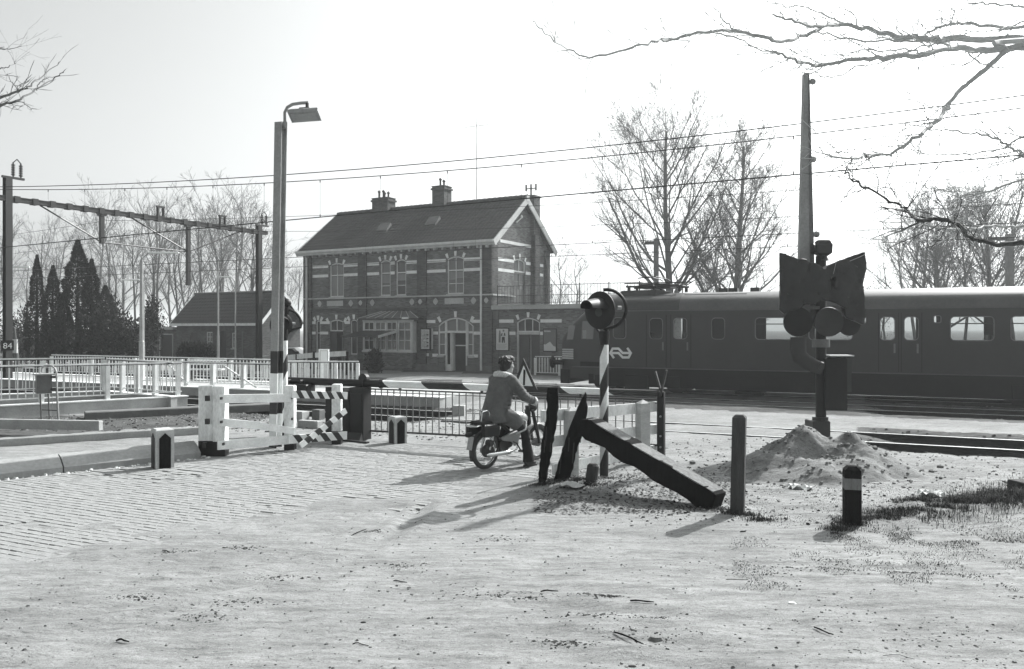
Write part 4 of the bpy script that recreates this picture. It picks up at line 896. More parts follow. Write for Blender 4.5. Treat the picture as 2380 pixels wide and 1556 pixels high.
# white pole lamps on the platform (tube lights)
def polelamp(px,pyb,Y,pyt,ax,ay,label,r=.05,Yb=None):
    b=P3(px,765,Y); b.z=.0; zt=P3(px,pyt,Y).z; t=thing('platform_lamp',label,'lamp',b)
    m=MB(); m.tube([(0,0,0),(0,0,zt*.35),(0,0,zt*.36),(0,0,zt)],[r*1.25,r*1.25,r,r*.8],10); m.build('pole','galvanised',t)
    if ax:
        e=P3(ax,ay,Y)-b; s0=Vector((0,0,zt)); mid=s0+Vector((e.x*.18,e.y*.2,(e.z-zt)+.0))
        m=MB(); m.tube([s0-Vector((0,0,.3)),s0,mid,s0.lerp(e,.3)],.025,6); m.build('arm','galvanised',t)
        m=MB(); m.tube([mid,e],[.06,.05],8,el=.6); m.build('tube_light','frame_paint',t)
    return t
polelamp(329,833,30,604,416,588,'tall pale platform lamp pole with long tube light reaching right, before the conifers',.075)
polelamp(334,833,34,660,283,651,'thinner pale platform lamp pole with short tube light reaching left',.04)
polelamp(507,815,36,608,None,None,'plain white pole standing before the small outbuilding',.045)
polelamp(547,833,40,655,503,644,'slim grey lamp pole with tube light before the outbuilding wall',.04)
t=polelamp(-6,900,31,622,69,621,'pale lamp pole just outside the left edge with its tube light showing',.05)
# ---------------------------------------------------------------- flashing signals (round boards)
def stripes(m_parent,r,segs,name='pole'):
    for a,b,mt in segs:
        m=MB(); N=20; sl_=.16
        lo=[Vector((r*math.cos(2*math.pi*k/N),r*math.sin(2*math.pi*k/N),a+(sl_*math.cos(2*math.pi*k/N) if a>0 else 0))) for k in range(N)]
        hi=[Vector((r*math.cos(2*math.pi*k/N),r*math.sin(2*math.pi*k/N),b+sl_*math.cos(2*math.pi*k/N))) for k in range(N)]
        m.loft([lo,hi],cap=True); m.build(name,mt,m_parent,smooth=True)
def flasher(base,H,face,label,bell,r=.061,rd=.22,yaw_disc=0):
    t=thing('crossing_signal',label,'signal',base,face)             # local -y faces the camera
    ztop=H-.50; q=[0,.28,.70,1.05,1.45,ztop]
    segs=[(0,.50,'stripe_dark'),(.50,.86,'stripe_white'),(.86,1.20,'stripe_white'),(1.20,1.56,'stripe_dark'),(1.56,ztop-.12,'stripe_white')]
    segs=[(0,.52,'stripe_dark'),(.52,.72,'stripe_white'),(.72,.74,'stripe_dark'),(.74,.90,'stripe_dark'),(.90,1.18,'stripe_white'),(1.18,1.62,'stripe_dark'),(1.62,1.93,'stripe_white')]
    segs=[(0,.50,'stripe_dark'),(.50,.80,'stripe_white'),(.80,.81,'stripe_dark')]
    segs=[(0.0,.42,'stripe_dark'),(.42,.66,'stripe_white'),(.66,.94,'stripe_dark'),(.94,1.20,'stripe_white'),(1.20,1.52,'stripe_dark'),(1.52,1.90,'stripe_white'),(1.90,1.99,'stripe_dark')]
    stripes(t,r,segs)
    m=MB(); m.tube([(0,0,1.93),(0,0,2.04),(0,0,2.12)],[.062,.075,.075],14); m.build('clamp','black_paint',t)
    # ring bracket
    cz=H; m=MB(); pts=[]
    for k in range(17):
        an=R(-100+200*k/16); pts.append(Vector((.03+ .27*math.cos(an),.06,cz+.02+.27*math.sin(an))))
    pts=[Vector((.05,.04,2.10))]+[p for p in pts if p.z>2.16]
    m.tube(pts,.024,8); m.tube([(-.05,.04,2.08),(-.12,.05,2.17),(-.16,.05,cz-.17)],.016,6); m.build('bracket','black_paint',t,smooth=True)
    Md=Matrix.Translation(Vector((0,-.02,cz)))@Matrix.Rotation(R(yaw_disc),4,'Z')
    m=MB(); N=28
    Md=Matrix.Translation(Vector((-.055,0,0)))@Md
    def ring(rr,y): return [Md@Vector((rr*math.cos(2*math.pi*k/N),y,rr*1.08*math.sin(2*math.pi*k/N))) for k in range(N)]
    m.loft([ring(rd*.4,.045),ring(rd*.96,.012),ring(rd,.004),ring(rd,-.008),ring(rd*.97,-.014),ring(rd*.55,-.024)]); m.build('disc','black_paint',t,smooth=True)
    m=MB(); lens=[Md@Vector((.06*math.cos(2*math.pi*k/N),-.034,.06*math.sin(2*math.pi*k/N)-.03)) for k in range(N)]; m.add(lens,[tuple(range(N))]); m.build('lens','door_paint',t)
    # hood : tube open below reaching forward
    m=MB(); vs=[];NH=12
    for j,(y,rr) in enumerate(((-.02,.145),(-.14,.13),(-.25,.115),(-.34,.10))):
        for k in range(NH+1):
            an=R(-5+190*k/NH) ; vs.append(Md@Vector((rr*math.cos(an),y-.02*math.sin(an),rr*math.sin(an)+.03)))
    m.add(vs,[(j*(NH+1)+k,j*(NH+1)+k+1,(j+1)*(NH+1)+k+1,(j+1)*(NH+1)+k) for j in range(3) for k in range(NH)]); m.build('hood','black_paint',t,smooth=True)
    m=MB(); c=Md@Vector((rd*1.0,.06,.03)); m.tube([c,c+Vector((.05,.03,0))],.028,8); m.build('lamp_back','galvanised',t)
    if bell:
        m=MB(); m.ell((.03,.05,cz+.42),.085,.085,.085,14,10); m.tube([(.03,.05,cz+.2),(.03,.05,cz+.36)],.045,10); m.build('bell','black_paint',t,smooth=True)
    return t
sb=gp(1404,1124); flasher(sb,2.41,math.atan2(sb.y,sb.x)-R(90)+R(-6),'round black warning light with hood on a striped pole beside the leaning timber','' ,yaw_disc=-26,rd=.245)
sb2=gp(661,1031); flasher(sb2,2.22,R(0),'round black warning light topped by a ball bell, half hidden behind the tall lamp post',1,yaw_disc=25,rd=.21)
# ---------------------------------------------------------------- half barrier mechanism, white fence, boom
def rot_to(a,b): return math.atan2((b-a).y,(b-a).x)
bl=gp(855,1022); bl=T(-9.05,12.86); brt=gp(1537,1070)
bo=thing('barrier_boom','long striped barrier boom with hanging lattice skirt closed across the brick road','barrier',(bl.x,bl.y,0),R(-25))
sL=iT(bl)[0]
def bs(px): return sn(px,12.86)[0]-sL
def bzz(px,py): s_,z_=snz(px,py,12.86); return z_
edges=[663,899,989,1086,1180,1228,1314,1417,1530]; cols=['black_paint','stripe_white','red_paint','stripe_white','red_paint','stripe_white','red_paint' ,'red_paint']
cols=['black_paint','stripe_white','stripe_dark','stripe_white','stripe_dark','stripe_dark','stripe_white','stripe_dark']
for i in range(len(edges)-1):
    a,b=bs(edges[i]),bs(edges[i+1]); m=MB(); N=14; r0=.075-.02*max(0,min(1,(a+.5)/6)); r1=.075-.02*max(0,min(1,(b+.5)/6)); za=1.09; 
    sk=-.09
    ra=[Vector((a+(sk*math.sin(2*math.pi*k/N) if i>0 else 0),r0*math.cos(2*math.pi*k/N),za+r0*math.sin(2*math.pi*k/N))) for k in range(N)]
    rb=[Vector((b+(sk*math.sin(2*math.pi*k/N) if i<len(edges)-2 else 0),r1*math.cos(2*math.pi*k/N),za+r1*math.sin(2*math.pi*k/N))) for k in range(N)]
    m.loft([ra,rb]); m.build('boom_section',cols[i],bo,smooth=True)
x0,x1=bs(858),bs(1528)
m=MB(); m.bar((x0,0,.985),(x1,0,.985),.03,.025); m.build('top_rail','dark_metal',bo)
m=MB(); m.bar((x0,0,.17),(x1,0,.24),.025,.035); m.build('bottom_rail','dark_metal',bo)
m=MB(); m.bar((x0,0,.93),(x1,0,.93),.012,.012); m.build('thin_rail','dark_metal',bo)
n=40; bar=MB(); bar.box(-.008,.008,-.008,.008,0,1); barm=bar.mesh('bar','grey_metal')
for k in range(n+1):
    x=x0+(x1-x0)*k/n; o=link('bar',barm,bo,(x,0,.18+.07*k/n)); o.scale=(1,1,.80-.07*k/n)
for q in (bs(930),bs(1120),bs(1350)): m=MB(); m.box(q-.02,q+.02,-.02,.02,.985,1.04); m.build('hanger','dark_metal',bo)
for px in (848,886): q=bs(px); m=MB(); m.tube([(q-.02,0,1.09),(q+.02,0,1.09)],.09,12); m.build('collar','black_paint',bo)
# triangle sign on the boom
def tri(pts,y0,y1,mt,nm,par):
    m=MB(); m.prism(pts,lambda a,b,e:Vector((a,e,b)),y0,y1); return m.build(nm,mt,par)
def bp(px,py): return (bs(px),bzz(px,py))
t3=thing('triangular_sign','triangular warning sign with dark rim and upright black bar beside the rider','sign',(bl.x,bl.y,0),R(-25))
o3=[bp(1222,833),bp(1196,903),bp(1254,906)]
cx=sum(p[0] for p in o3)/3; cz=sum(p[1] for p in o3)/3
m=MB(); m.prism(o3,lambda a,b,e:Vector((a,e,b)),-.10,-.085); m.build('rim','stripe_dark',t3)
inn=[(cx+(p[0]-cx)*.66,cz+(p[1]-cz)*.66) for p in o3]; m=MB(); m.prism(inn,lambda a,b,e:Vector((a,e,b)),-.104,-.101); m.build('face','sign_board',t3)
m=MB(); w_=.022; m.prism([(cx-w_,cz-.11),(cx+w_*.7,cz-.11),(cx+w_,cz+.13),(cx+w_*1.8,cz+.03),(cx+w_,cz+.16),(cx-w_*.5,cz+.17),(cx-w_*.7,cz+.12)],lambda a,b,e:Vector((a,e,b)),-.108,-.1045); m.build('symbol','black_paint',t3)
m=MB(); m.box(cx-.02,cx+.02,-.085,-.06,1.0,1.2); m.build('bracket','dark_metal',t3)
# boom rest
br_=thing('barrier_rest','dark forked steel post that receives the tip of the barrier boom','post',(brt.x,brt.y,0),R(-25))
m=MB(); m.box(-.055,.055,-.05,.05,0,1.12); m.build('post','black_paint',br_)
m=MB(); m.bar((.0,-.06,1.05),(.10,-.06,1.48),.05,.03); m.bar((0,.06,1.05),(-.12,.06,1.45),.05,.03); m.build('fork','dark_metal',br_)
for z_ in (.22,.40,.72): m=MB(); m.tube([(0,-.051,z_),(0,-.065,z_)],.018,8); m.build('bolt','galvanised',br_)
# pedestal
pd=T(-9.55,12.75)
pe=thing('barrier_machine','tall black barrier machine housing with winch drum and base plate left of the road','barrier machine',(pd.x,pd.y,0),R(-25))
def ps(px,n=12.75): return sn(px,n)[0]+9.55
m=MB(); m.tube([(ps(808),-.05,.0),(ps(808),-.05,.95),(ps(808),-.05,1.0)],[.17,.17,.10],20); m.build('drum','black_paint',pe,smooth=True)
m=MB(); m.box(ps(821),ps(853),-.12,.14,.0,1.02); m.box(ps(824),ps(850),-.14,-.125,.16,.9); m.build('housing','black_paint',pe)
m=MB(); m.bar((ps(848),-.19,.12),(ps(848),-.19,.92),.015,.03); m.build('rod','grey_metal',pe)
m=MB(); m.box(ps(758),ps(774),-.02,.14,0,1.0); m.build('panel','black_paint',pe)
m=MB(); m.add([Vector((ps(822),-.15,.16)),Vector((ps(852),-.15,.16)),Vector((ps(858),-.34,.0)),Vector((ps(820),-.34,.0)),Vector((ps(822),-.12,.0)),Vector((ps(852),-.12,.0))],[(0,1,2,3),(0,3,4),(1,5,2)]); m.build('foot','dark_metal',pe)
m=MB(); m.bar((ps(790),-.3,.03),(ps(885),-.42,.03),.08,.03); m.build('base_plate','dark_metal',pe)
cwt=thing('counterweight','black barrier counterweight block with handle above the white fence','counterweight',(pd.x,pd.y,0),R(-25))
m=MB(); m.cbox(ps(664),ps(722),-.14,.14,.82,1.04,.02); m.build('block','black_paint',cwt)
m=MB(); m.tube([(ps(672),0,1.04),(ps(672),0,1.1),(ps(700),0,1.1),(ps(700),0,1.04)],.018,6); m.tube([(ps(672),-.05,1.1),(ps(672),.05,1.1)],.03,8); m.tube([(ps(700),-.05,1.1),(ps(700),.05,1.1)],.03,8); m.build('handle','black_paint',cwt)
m=MB(); m.cbox(ps(664),ps(676),-.1,.1,.66,.82,.02); m.build('hook','black_paint',cwt)
wm=thing('winch_wheel','small black winch wheel on top of the barrier boom','wheel',(bl.x,bl.y,0),R(-25)); q=bs(846); m=MB(); m.tube([(q,-.05,1.18),(q,.05,1.18)],.1,16); m.box(q-.04,q+.04,-.03,.03,1.08,1.2); m.build('wheel','black_paint',wm)
# white crossing fence, left
F1=gp(497,1061); F2=gp(675,1046); F3=gp(784,1036)
wf=thing('crossing_fence','white plank fence with thick bolted corner post and drooping broken rail','fence',(0,0,0))
def post(px0,px1,pyb,pyt,label,mt,dep=.16,par=None,tar=True,yaw=0,name='post',chf=.015):
    b=gp((px0+px1)/2,pyb); wd=(px1-px0)/F*b.y; H=at(px0,pyt,b.y).z
    m=MB(); M=Matrix.Translation(b)@Matrix.Rotation(yaw,4,'Z')
    z0=.26 if tar else -.05
    m.cbox(-wd/2,wd/2,-dep/2,dep/2,z0,H,chf,M); o=m.build(name,mt,par)
    if tar: m=MB(); m.box(-wd/2-.002,wd/2+.002,-dep/2-.002,dep/2+.002,-.05,.259,M); m.build('tarred_foot','black_paint',par)
    return b,H
a1,h1=post(466.5,499,1059,896,'','white_paint_old',.20,wf); a2,h2=post(499.6,527,1061,897,'','white_paint_old',.20,wf)
a3,h3=post(663.5,686,1047,896,'','white_paint_old',.17,wf); a4,h4=post(773,794,1034,893,'','white_paint_old',.15,wf)
def plank(p,q,ht,th,mt,par,name='rail'): m=MB(); m.bar(p,q,th,ht); return m.build(name,mt,par)
f1=lambda x,y,Y:at(*c3(x,y),Y)
Ya=a2.y-.15; Yb=a3.y-.12; Yc=a4.y-.1
plank(f1(303,700,Ya),f1(1022,690,Yb),.145,.05,'white_paint',wf)
plank(f1(303,928,Ya),f1(700,965,(Ya+Yb)/2),.13,.05,'white_paint',wf,'broken_rail'); plank(f1(700,965,(Ya+Yb)/2),f1(1055,1018,Yb),.115,.05,'white_paint',wf,'broken_rail')
plank(f1(295,1162,Ya),f1(1000,1105,Yb-.03),.15,.05,'white_paint',wf)
for (cx_,cy_) in ((190,695),(190,925),(330,695),(330,930),(350,1150),(1035,690),(1035,900),(165,1160)):
    p=f1(cx_,cy_,(Ya if cx_<600 else Yb)-.04+(.05 if cx_<250 else 0)); m=MB(); s_=.045 if cx_<250 else .02; m.box(p.x-s_*.7,p.x+s_*.7,p.y-.012,p.y+.05,p.z-s_,p.z+s_); m.build('bolt','dark_metal',wf)
def striped(p,q,ht,th,n,par,name,lean=.5):
    d=(q-p); L=d.length; d=d.normalized(); up=Vector((0,0,1)); sd_=d.cross(up).normalized(); up=sd_.cross(d).normalized()
    for k in range(n):
        m=MB(); a=L*k/n; b=L*(k+1)/n; s0=lean*L/n if k>0 else 0; s1=lean*L/n if k<n-1 else 0
        vs=[]
        for off in (-th/2,th/2):
            vs+=[p+d*(a+s0)+sd_*off-up*ht/2,p+d*(b+s1)+sd_*off-up*ht/2,p+d*(b-s1)+sd_*off+up*ht/2,p+d*(a-s0)+sd_*off+up*ht/2]
        m.add(vs,[(0,1,2,3),(7,6,5,4),(0,4,5,1),(1,5,6,2),(2,6,7,3),(3,7,4,0)]); m.build(name,'stripe_dark' if k%2 else 'stripe_white',par)
sg_=thing('striped_barricade','short black and white striped planks fixed crookedly to the fence next to the barrier machine','barricade',(0,0,0))
striped(f1(1035,655,Yb-.07),f1(1582,668,Yc-.07),.13,.04,11,sg_,'striped_plank',.45)
striped(f1(1000,1105,Yb-.09),f1(1578,1062,Yc-.09),.145,.04,9,sg_,'striped_plank',.45)
striped(f1(1120,1165,Yb-.16),f1(1570,815,Yc-.16),.10,.035,9,sg_,'striped_plank',.1)
# pointed reflector posts (white with dark arrow panels)
def kmpost(px,pyb,pyt,half,label,grp):
    b=gp(px,pyb); H=at(px,pyt,b.y).z; t=thing('marker_post',label,'marker post',b,R(38),grp); w_=half
    m=MB(); m.cbox(-w_,w_,-w_,w_,-.05,H,.02); m.build('post','white_marker',t)
    for k in range(2):
        m=MB(); q=w_*.62
        if k==0: m.prism([(-q,.01),(q,.01),(q,H*.77),(0,H*.90),(-q,H*.77)],lambda a,b_,e:Vector((a,-w_-e,b_)),0.001,.012)
        else: m.prism([(-q,.01),(q,.01),(q,H*.77),(0,H*.90),(-q,H*.77)],lambda a,b_,e:Vector((-w_-e,a,b_)),.001,.012)
        m.build('arrow_panel','dark_wood' if k==0 else 'black_paint',t)
kmpost(378,1088,996,.135,'square white marker post with dark pointed panels beside the long kerb','marker posts with pointed panels')
kmpost(924,1031,968,.125,'square white marker post with pointed panels standing behind the barrier skirt','marker posts with pointed panels')
# ---------------------------------------------------------------- right white fence
RF=thing('plank_fence','weathered white plank fence with three rails and pointed post behind the leaning timbers','fence',(0,0,0))
g10=lambda x,y,Y:at(*c10(x,y),Y)
Ra=gp(1262,1120); Rb=gp(1534,1066)
def rp(px): # point on the line Ra-Rb for a pixel column
    a=(px-1190)/F; d=Rb-Ra; t_=(a*Ra.y-Ra.x)/(d.x-a*d.y); return Ra+d*t_
def rfp(px,py): p=rp(px); return Vector((p.x,p.y,HC+(HY-py)*p.y/F))
for (xa,ya,xb,yb,h_) in ((335,470,1322,383,.165),(430,680,1310,572,.155),(430,905,1302,737,.15)):
    pa_=c10(xa,ya); pb_=c10(xb,yb)
    for (u,v) in ((0,.53),(.53,1)):
        A=rfp(pa_[0]+(pb_[0]-pa_[0])*u,pa_[1]+(pb_[1]-pa_[1])*u); B=rfp(pa_[0]+(pb_[0]-pa_[0])*v,pa_[1]+(pb_[1]-pa_[1])*v); plank(A+Vector((0,0,rnd.uniform(-.008,.008))),B,h_,.035,'white_paint_old',RF)
for (px,pyt,wd) in ((1486,929,.19),(1320,945,.17)):
    p=rp(px)+Vector((.04,-.09,0)); H=at(px,pyt,p.y).z; m=MB(); m.box(-wd/2,wd/2,-.07,.07,-.05,H-.06,Matrix.Translation(p)@Matrix.Rotation(R(30),4,'Z')); 
    M=Matrix.Translation(p)@Matrix.Rotation(R(30),4,'Z'); vs=[M@Vector(v) for v in ((-wd/2,-.07,H-.06),(wd/2,-.07,H-.06),(wd/2,.07,H-.06),(-wd/2,.07,H-.06),(0,0,H))]; m.add(vs,[(0,1,4),(1,2,4),(2,3,4),(3,0,4)]); m.build('post','pale_wood',RF)
# ---------------------------------------------------------------- rough timbers
def rough_post(name,label,outline,Y,dep,mt='dark_wood',cat='post'):
    o2=[]
    for i in range(len(outline)):
        (xa,ya),(xb,yb)=outline[i],outline[(i+1)%len(outline)]; k_=max(1,int(math.hypot(xb-xa,yb-ya)/28))
        o2+=[(xa+(xb-xa)*j/k_+(rnd.uniform(-7,7) if j else 0),ya+(yb-ya)*j/k_) for j in range(k_)]
    outline=o2
    pts=[at(*c10(x,y),Y) for x,y in outline]; z0=min(p.z for p in pts); base=Vector((sum(p.x for p in pts)/len(pts),Y,0)); t=thing(name,label,cat,base)
    m=MB(); n=len(pts); m.add([Vector((p.x-base.x,-dep/2+rnd.uniform(-.01,.01),p.z)) for p in pts]+[Vector((p.x-base.x+.02,dep/2,p.z)) for p in pts],[tuple(range(n)),tuple(range(2*n-1,n-1,-1))]+[((i+1)%n,i,n+i,n+(i+1)%n) for i in range(n)])
    o=m.build('timber',mt,t); b=o.modifiers.new('bevel','BEVEL'); b.width=.008; b.segments=1
    for k in range(7):
        zz=rnd.uniform(.1,.6)*max(p.z for p in pts); xs_=[p.x for p in pts if abs(p.z-zz)<.12]
        if len(xs_)<2: continue
        x0_=min(xs_)-base.x+.02; x1_=max(xs_)-base.x-.02; q=x0_+(x1_-x0_)*rnd.random(); L_=rnd.uniform(.1,.3); sl_=(sum(p.x for p in pts if p.z>zz)/max(1,len([1 for p in pts if p.z>zz]))-sum(xs_)/len(xs_))*.6
        m=MB(); m.bar(Vector((q,-dep/2-.006,zz)),Vector((q+sl_*L_,-dep/2-.010,zz+L_)),rnd.uniform(.008,.02),.012,up=(0,1,0)); m.build('splinter','grey_wood' if k%2 else mt,t)
    return t
rough_post('leaning_post','narrow split dark timber post leaning slightly right, left of the thicker one',[(300,1078),(352,1068),(380,930),(412,800),(432,640),(462,480),(470,340),(472,224),(386,226),(372,420),(366,520),(335,660),(324,820),(308,930)],10.72,.17)
rough_post('leaning_post','thick split dark timber post leaning right with a jagged top',[(392,1046),(545,1044),(582,920),(605,830),(640,690),(664,640),(700,480),(714,390),(702,345),(706,292),(692,264),(664,320),(642,370),(626,400),(600,470),(545,620),(490,790),(462,890),(440,980)],10.95,.2)
tb0=Vector(at(*c10(600+115,545),10.85)); tb1=Vector(at(*c10(1800,1172),9.45)); tb1.z=.09
bt=thing('fallen_timber','heavy dark squared beam slanting from the thick post down to the ground','timber beam',(tb0.x,tb0.y,0))
m=MB(); a=tb0-Vector((tb0.x,tb0.y,0)); b=tb1-Vector((tb0.x,tb0.y,0)); a=a+(a-b).normalized()*.05
N=13; rings=[]; d=(b-a).normalized(); sd_=d.cross(Vector((0,0,1))).normalized(); up=sd_.cross(d).normalized()
for i in range(N+1):
    p=a.lerp(b,i/N); w_=.125; h_=.125+.02*math.sin(i*1.7); 
    if i==0: h_=.085
    rings.append([p+sd_*w_*sx+up*(h_*sz+rnd.uniform(-.013,.010)) for sx,sz in ((-1,-1),(1,-1),(1,1),(-1,1))])
m.loft(rings); o=m.build('beam',['dark_wood'],bt); bv_=o.modifiers.new('bevel','BEVEL'); bv_.width=.012; bv_.segments=2
m=MB(); m.bar(a+up*.131+d*.12,b+up*.131-d*.05,.235,.014,up=up); m.build('worn_top','worn_wood',bt)
def sqpost(px0,px1,pyb,pyt,label,yaw,mt,dep,name='wooden_post',bandz=None,cat='post',chf=.03,lean=0):
    b=gp((px0+px1)/2,pyb); wd=(px1-px0)/F*b.y; k=abs(math.cos(yaw))+dep*abs(math.sin(yaw)); w_=wd/k; H=at(px0,pyt,b.y).z; t=thing(name,label,cat,b,yaw)
    zs=[(-.08,H,mt)] if not bandz else [(-.08,bandz[0],mt),(bandz[0]+.0005,bandz[1],'worn_wood'),(bandz[1]+.0005,H,mt)]
    for i,(z0,z1,mm) in enumerate(zs):
        m=MB(); lx=lambda z:lean*z
        if i==len(zs)-1:
            m.cbox(-w_/2,w_/2,-w_*dep/2,w_*dep/2,z0,z1,chf)
            m.v[-12:]=[(v[0]*(1-.04*(v[2]>z1-.1))+lx(v[2]),v[1],v[2]) for v in m.v[-12:]]
        else: m.box(-w_/2,w_/2,-w_*dep/2,w_*dep/2,z0,z1); m.v[-8:]=[(v[0]+lx(v[2]),v[1],v[2]) for v in m.v[-8:]]
        m.build('post' if mm==mt else 'white_band',mm,t)
    return t
sqpost(1694,1734,1197,964,'tall square grey wooden post at the foot of the slanting beam',R(-22),'grey_wood',1,lean=.02)
sqpost(1958,2002,1226,1083,'short square bollard with a pale band near its rounded top by the grass',R(-14),'dark_wood',1,name='bollard',bandz=(.42,.54),cat='bollard',chf=.04)
b_=gp(1376,1141); st_=thing('post_stump','low round wooden stump at the foot of the striped signal pole','stump',b_)
m=MB(); m.tube([(-.02,0,-.05),(0,0,.2),(.015,0,.33),(.015,0,.36)],[.088,.082,.078,.055],14); m.build('stump','grey_wood',st_)
# ---------------------------------------------------------------- relay box
rb_=gp(108,980); rx=thing('relay_box','grey equipment box with overhanging lid on three pipe legs and a bent conduit','equipment box',rb_)
q7=lambda x,y:at(*c7(x,y),rb_.y)-rb_
m=MB(); p=q7(575,710); q=q7(870,405); Mx=Matrix.Translation(Vector(((p.x+q.x)/2,0,0)))@Matrix.Rotation(R(38),4,'Z'); hw=.155
m.box(-hw,hw,-.12,.12,p.z,q.z,Mx); m.build('box','grey_metal',rx)
m=MB(); m.box(-hw-.05,hw+.05,-.17,.17,q.z+.001,q.z+.03,Mx); m.build('lid','galvanised',rx)
for x_,yy in ((690,-.03),(800,.03),(955,0)):
    p0=q7(x_+12,1190 if x_!=690 else 1165); p1=q7(x_-12,720); m=MB(); m.tube([Vector((p0.x,yy,-.05)),Vector((p1.x,yy,p1.z))],.018,8); m.build('leg','grey_metal',rx)
m=MB(); m.tube([q7(690,360),q7(700,290),q7(740,255),q7(800,245),q7(870,262),q7(915,305),q7(935,370),q7(945,720),q7(972,1190)],.022,8); m.build('conduit','galvanised',rx,smooth=True)
m=MB(); m.bar(q7(690,985),q7(950,995),.02,.02); m.build('brace','dark_metal',rx)
m=MB(); m.tube([q7(860,720),q7(870,950),q7(900,1180)],.006,5); m.tube([q7(830,1050),q7(880,1150),q7(760,1170),q7(690,1290)],.006,5); m.build('cable','galvanised',rx)
for yy in (440,640): m=MB(); p=q7(895,yy); m.box(p.x-.05,p.x+.06,-.05,.05,p.z-.025,p.z+.025); m.build('clip','dark_metal',rx)
# ---------------------------------------------------------------- kerbs and concrete walls at the left
def slab(name,label,cat,p,q,w_,z0,z1,mt,c=.02,side=1,parent=None):
    """bar on the ground from p to q; w_ extends away from the viewer"""
    p=Vector((p.x,p.y,0)); q=Vector((q.x,q.y,0)); L=(q-p).length; an=math.atan2((q-p).y,(q-p).x); t=thing(name,label,cat,p,an)
    m=MB(); m.cbox(0,L,0 if side>0 else -w_,w_ if side>0 else 0,z0,z1,c); m.build('block',mt,t); return t
k0=gp(-260,1148); k1=gp(468,1066); L=(k1-k0).length; kt=thing('road_kerb','long heavy sloped concrete kerb in jointed lengths along the left edge of the brick road','kerb',k0,math.atan2((k1-k0).y,(k1-k0).x))
npc=int(L/1.55)
for k in range(npc):
    a,b=L*k/npc+.010,L*(k+1)/npc-.010; prf=[(0,-.08),(0,.10),(.05,.14),(.16,.22),(.30,.265),(.34,.25),(.35,.235),(.52,.235),(.53,.22),(.53,-.08)]
    m=MB(); m.prism(prf,lambda y,z_,d_:Vector((d_,y,z_)),a,b); m.build('kerb_stone','kerb_concrete',kt)
# low kerb walls and plank
slab('garden_kerb','long low pale concrete edging between the kerb and the box, under the loose slab','kerb',gp(-250,1058),gp(495,1010),.09,-.02,.17,'concrete')
ls=gp(-160,1010); le=gp(230,1018); t=thing('loose_slab','loose pale concrete slab lying across the low edging at the left edge','slab',ls,math.atan2((le-ls).y,(le-ls).x)); m=MB(); m.cbox(0,(le-ls).length,0,.12,.14,.33,.01); m.build('slab','concrete',t)
slab('timber_beam','long dark beam with bright top lying on the dirt beside the ramp wall','beam',gp(197,978)+Vector((0,0,0)),gp(650,955),.42,0,.19,'concrete_dark',.02)
# ramp walls
wa,wb=gp(-330,1003),gp(436,945)
def wall_(name,label,p,q,zt0,zt1,th,mt='concrete'):
    p=Vector((p.x,p.y,0)); q=Vector((q.x,q.y,0)); L=(q-p).length; t=thing(name,label,'wall',p,math.atan2((q-p).y,(q-p).x))
    m=MB(); vs=[(0,0,-.1),(L,0,-.1),(L,th,-.1),(0,th,-.1),(0,0,zt0),(L,0,zt1),(L,th,zt1),(0,th,zt0)]; m.add([Vector(v) for v in vs],[(3,2,1,0),(4,5,6,7),(0,1,5,4),(1,2,6,5),(2,3,7,6),(3,0,4,7)]); m.build('wall',mt,t)
    m=MB(); vs=[(-.0,-.02,zt0+.001),(L+.02,-.02,zt1+.001),(L+.02,th+.02,zt1+.001),(-.0,th+.02,zt0+.001)]; vs=vs+[(x,y,z_+.03) for x,y,z_ in vs]; m.add([Vector(v) for v in vs],[(3,2,1,0),(4,5,6,7),(0,1,5,4),(1,2,6,5),(2,3,7,6),(3,0,4,7)]); m.build('coping','stone_band',t); return t
wt=wall_('ramp_wall','low pale concrete wall nearest the road carrying the white bar railing',wa,wb,.36,.27,.2)
r0_,r1_=Vector((-21.0,17.0,0)),Vector((-11.8,23.0,0)); r2_=Vector((-9.25,21.6,0))
wall_('ramp_wall','low concrete wall on the far side of the ramp behind the bar railing',r0_,r1_,.40,.33,.2); wall_('ramp_wall','short concrete wall closing the ramp beside the near rails',r1_,r2_,.33,.29,.2)
def fence(name,label,p,q,zb,zt,rail_h,sp,posts,mt='rail_paint',zb2=None,braces=(),wide=.07,railmt='rail_paint',top2=False,barw=.012):
    p=Vector((p.x,p.y,0)); q=Vector((q.x,q.y,0)); L=(q-p).length; t=thing(name,label,'railing',p,math.atan2((q-p).y,(q-p).x)); zb2=zb if zb2 is None else zb2
    sl_=(zb2-zb)/L; zf=lambda x:zb+sl_*x
    m=MB(); m.bar((0,0,zf(0)+rail_h),(L,0,zf(L)+rail_h),.05,.035); m.build('top_rail',mt,t)
    m=MB(); m.bar((0,0,zf(0)+rail_h-.035),(L,0,zf(L)+rail_h-.035),.02,.02); m.build('under_rail','dark_metal',t)
    m=MB(); m.bar((0,0,zf(0)+.12),(L,0,zf(L)+.12),.03,.03); m.build('bottom_rail',mt,t)
    b=MB(); b.box(-barw,barw,-.008,.008,0,rail_h-.16); b=b.mesh('bar',mt); n=int(L/sp)
    for k in range(n): x=(k+.5)*L/n; link('bar',b,t,(x,0,zf(x)+.12))
    pm=MB(); pm.box(-wide/2,wide/2,-wide/2,wide/2,0,rail_h-.06); pm=pm.mesh('post',mt)
    for x in posts: link('post',pm,t,(x*L,0,zf(x*L)))
    for (x,dx) in braces: m=MB(); m.bar((x*L,-.06,zf(0)+rail_h-.1),(x*L+dx,-.06,zf(0)+.03),.04,.04); m.build('brace',mt,t)
    return t
dW=(wb-wa); nW=Vector((-dW.y,dW.x,0)).normalized()*.1
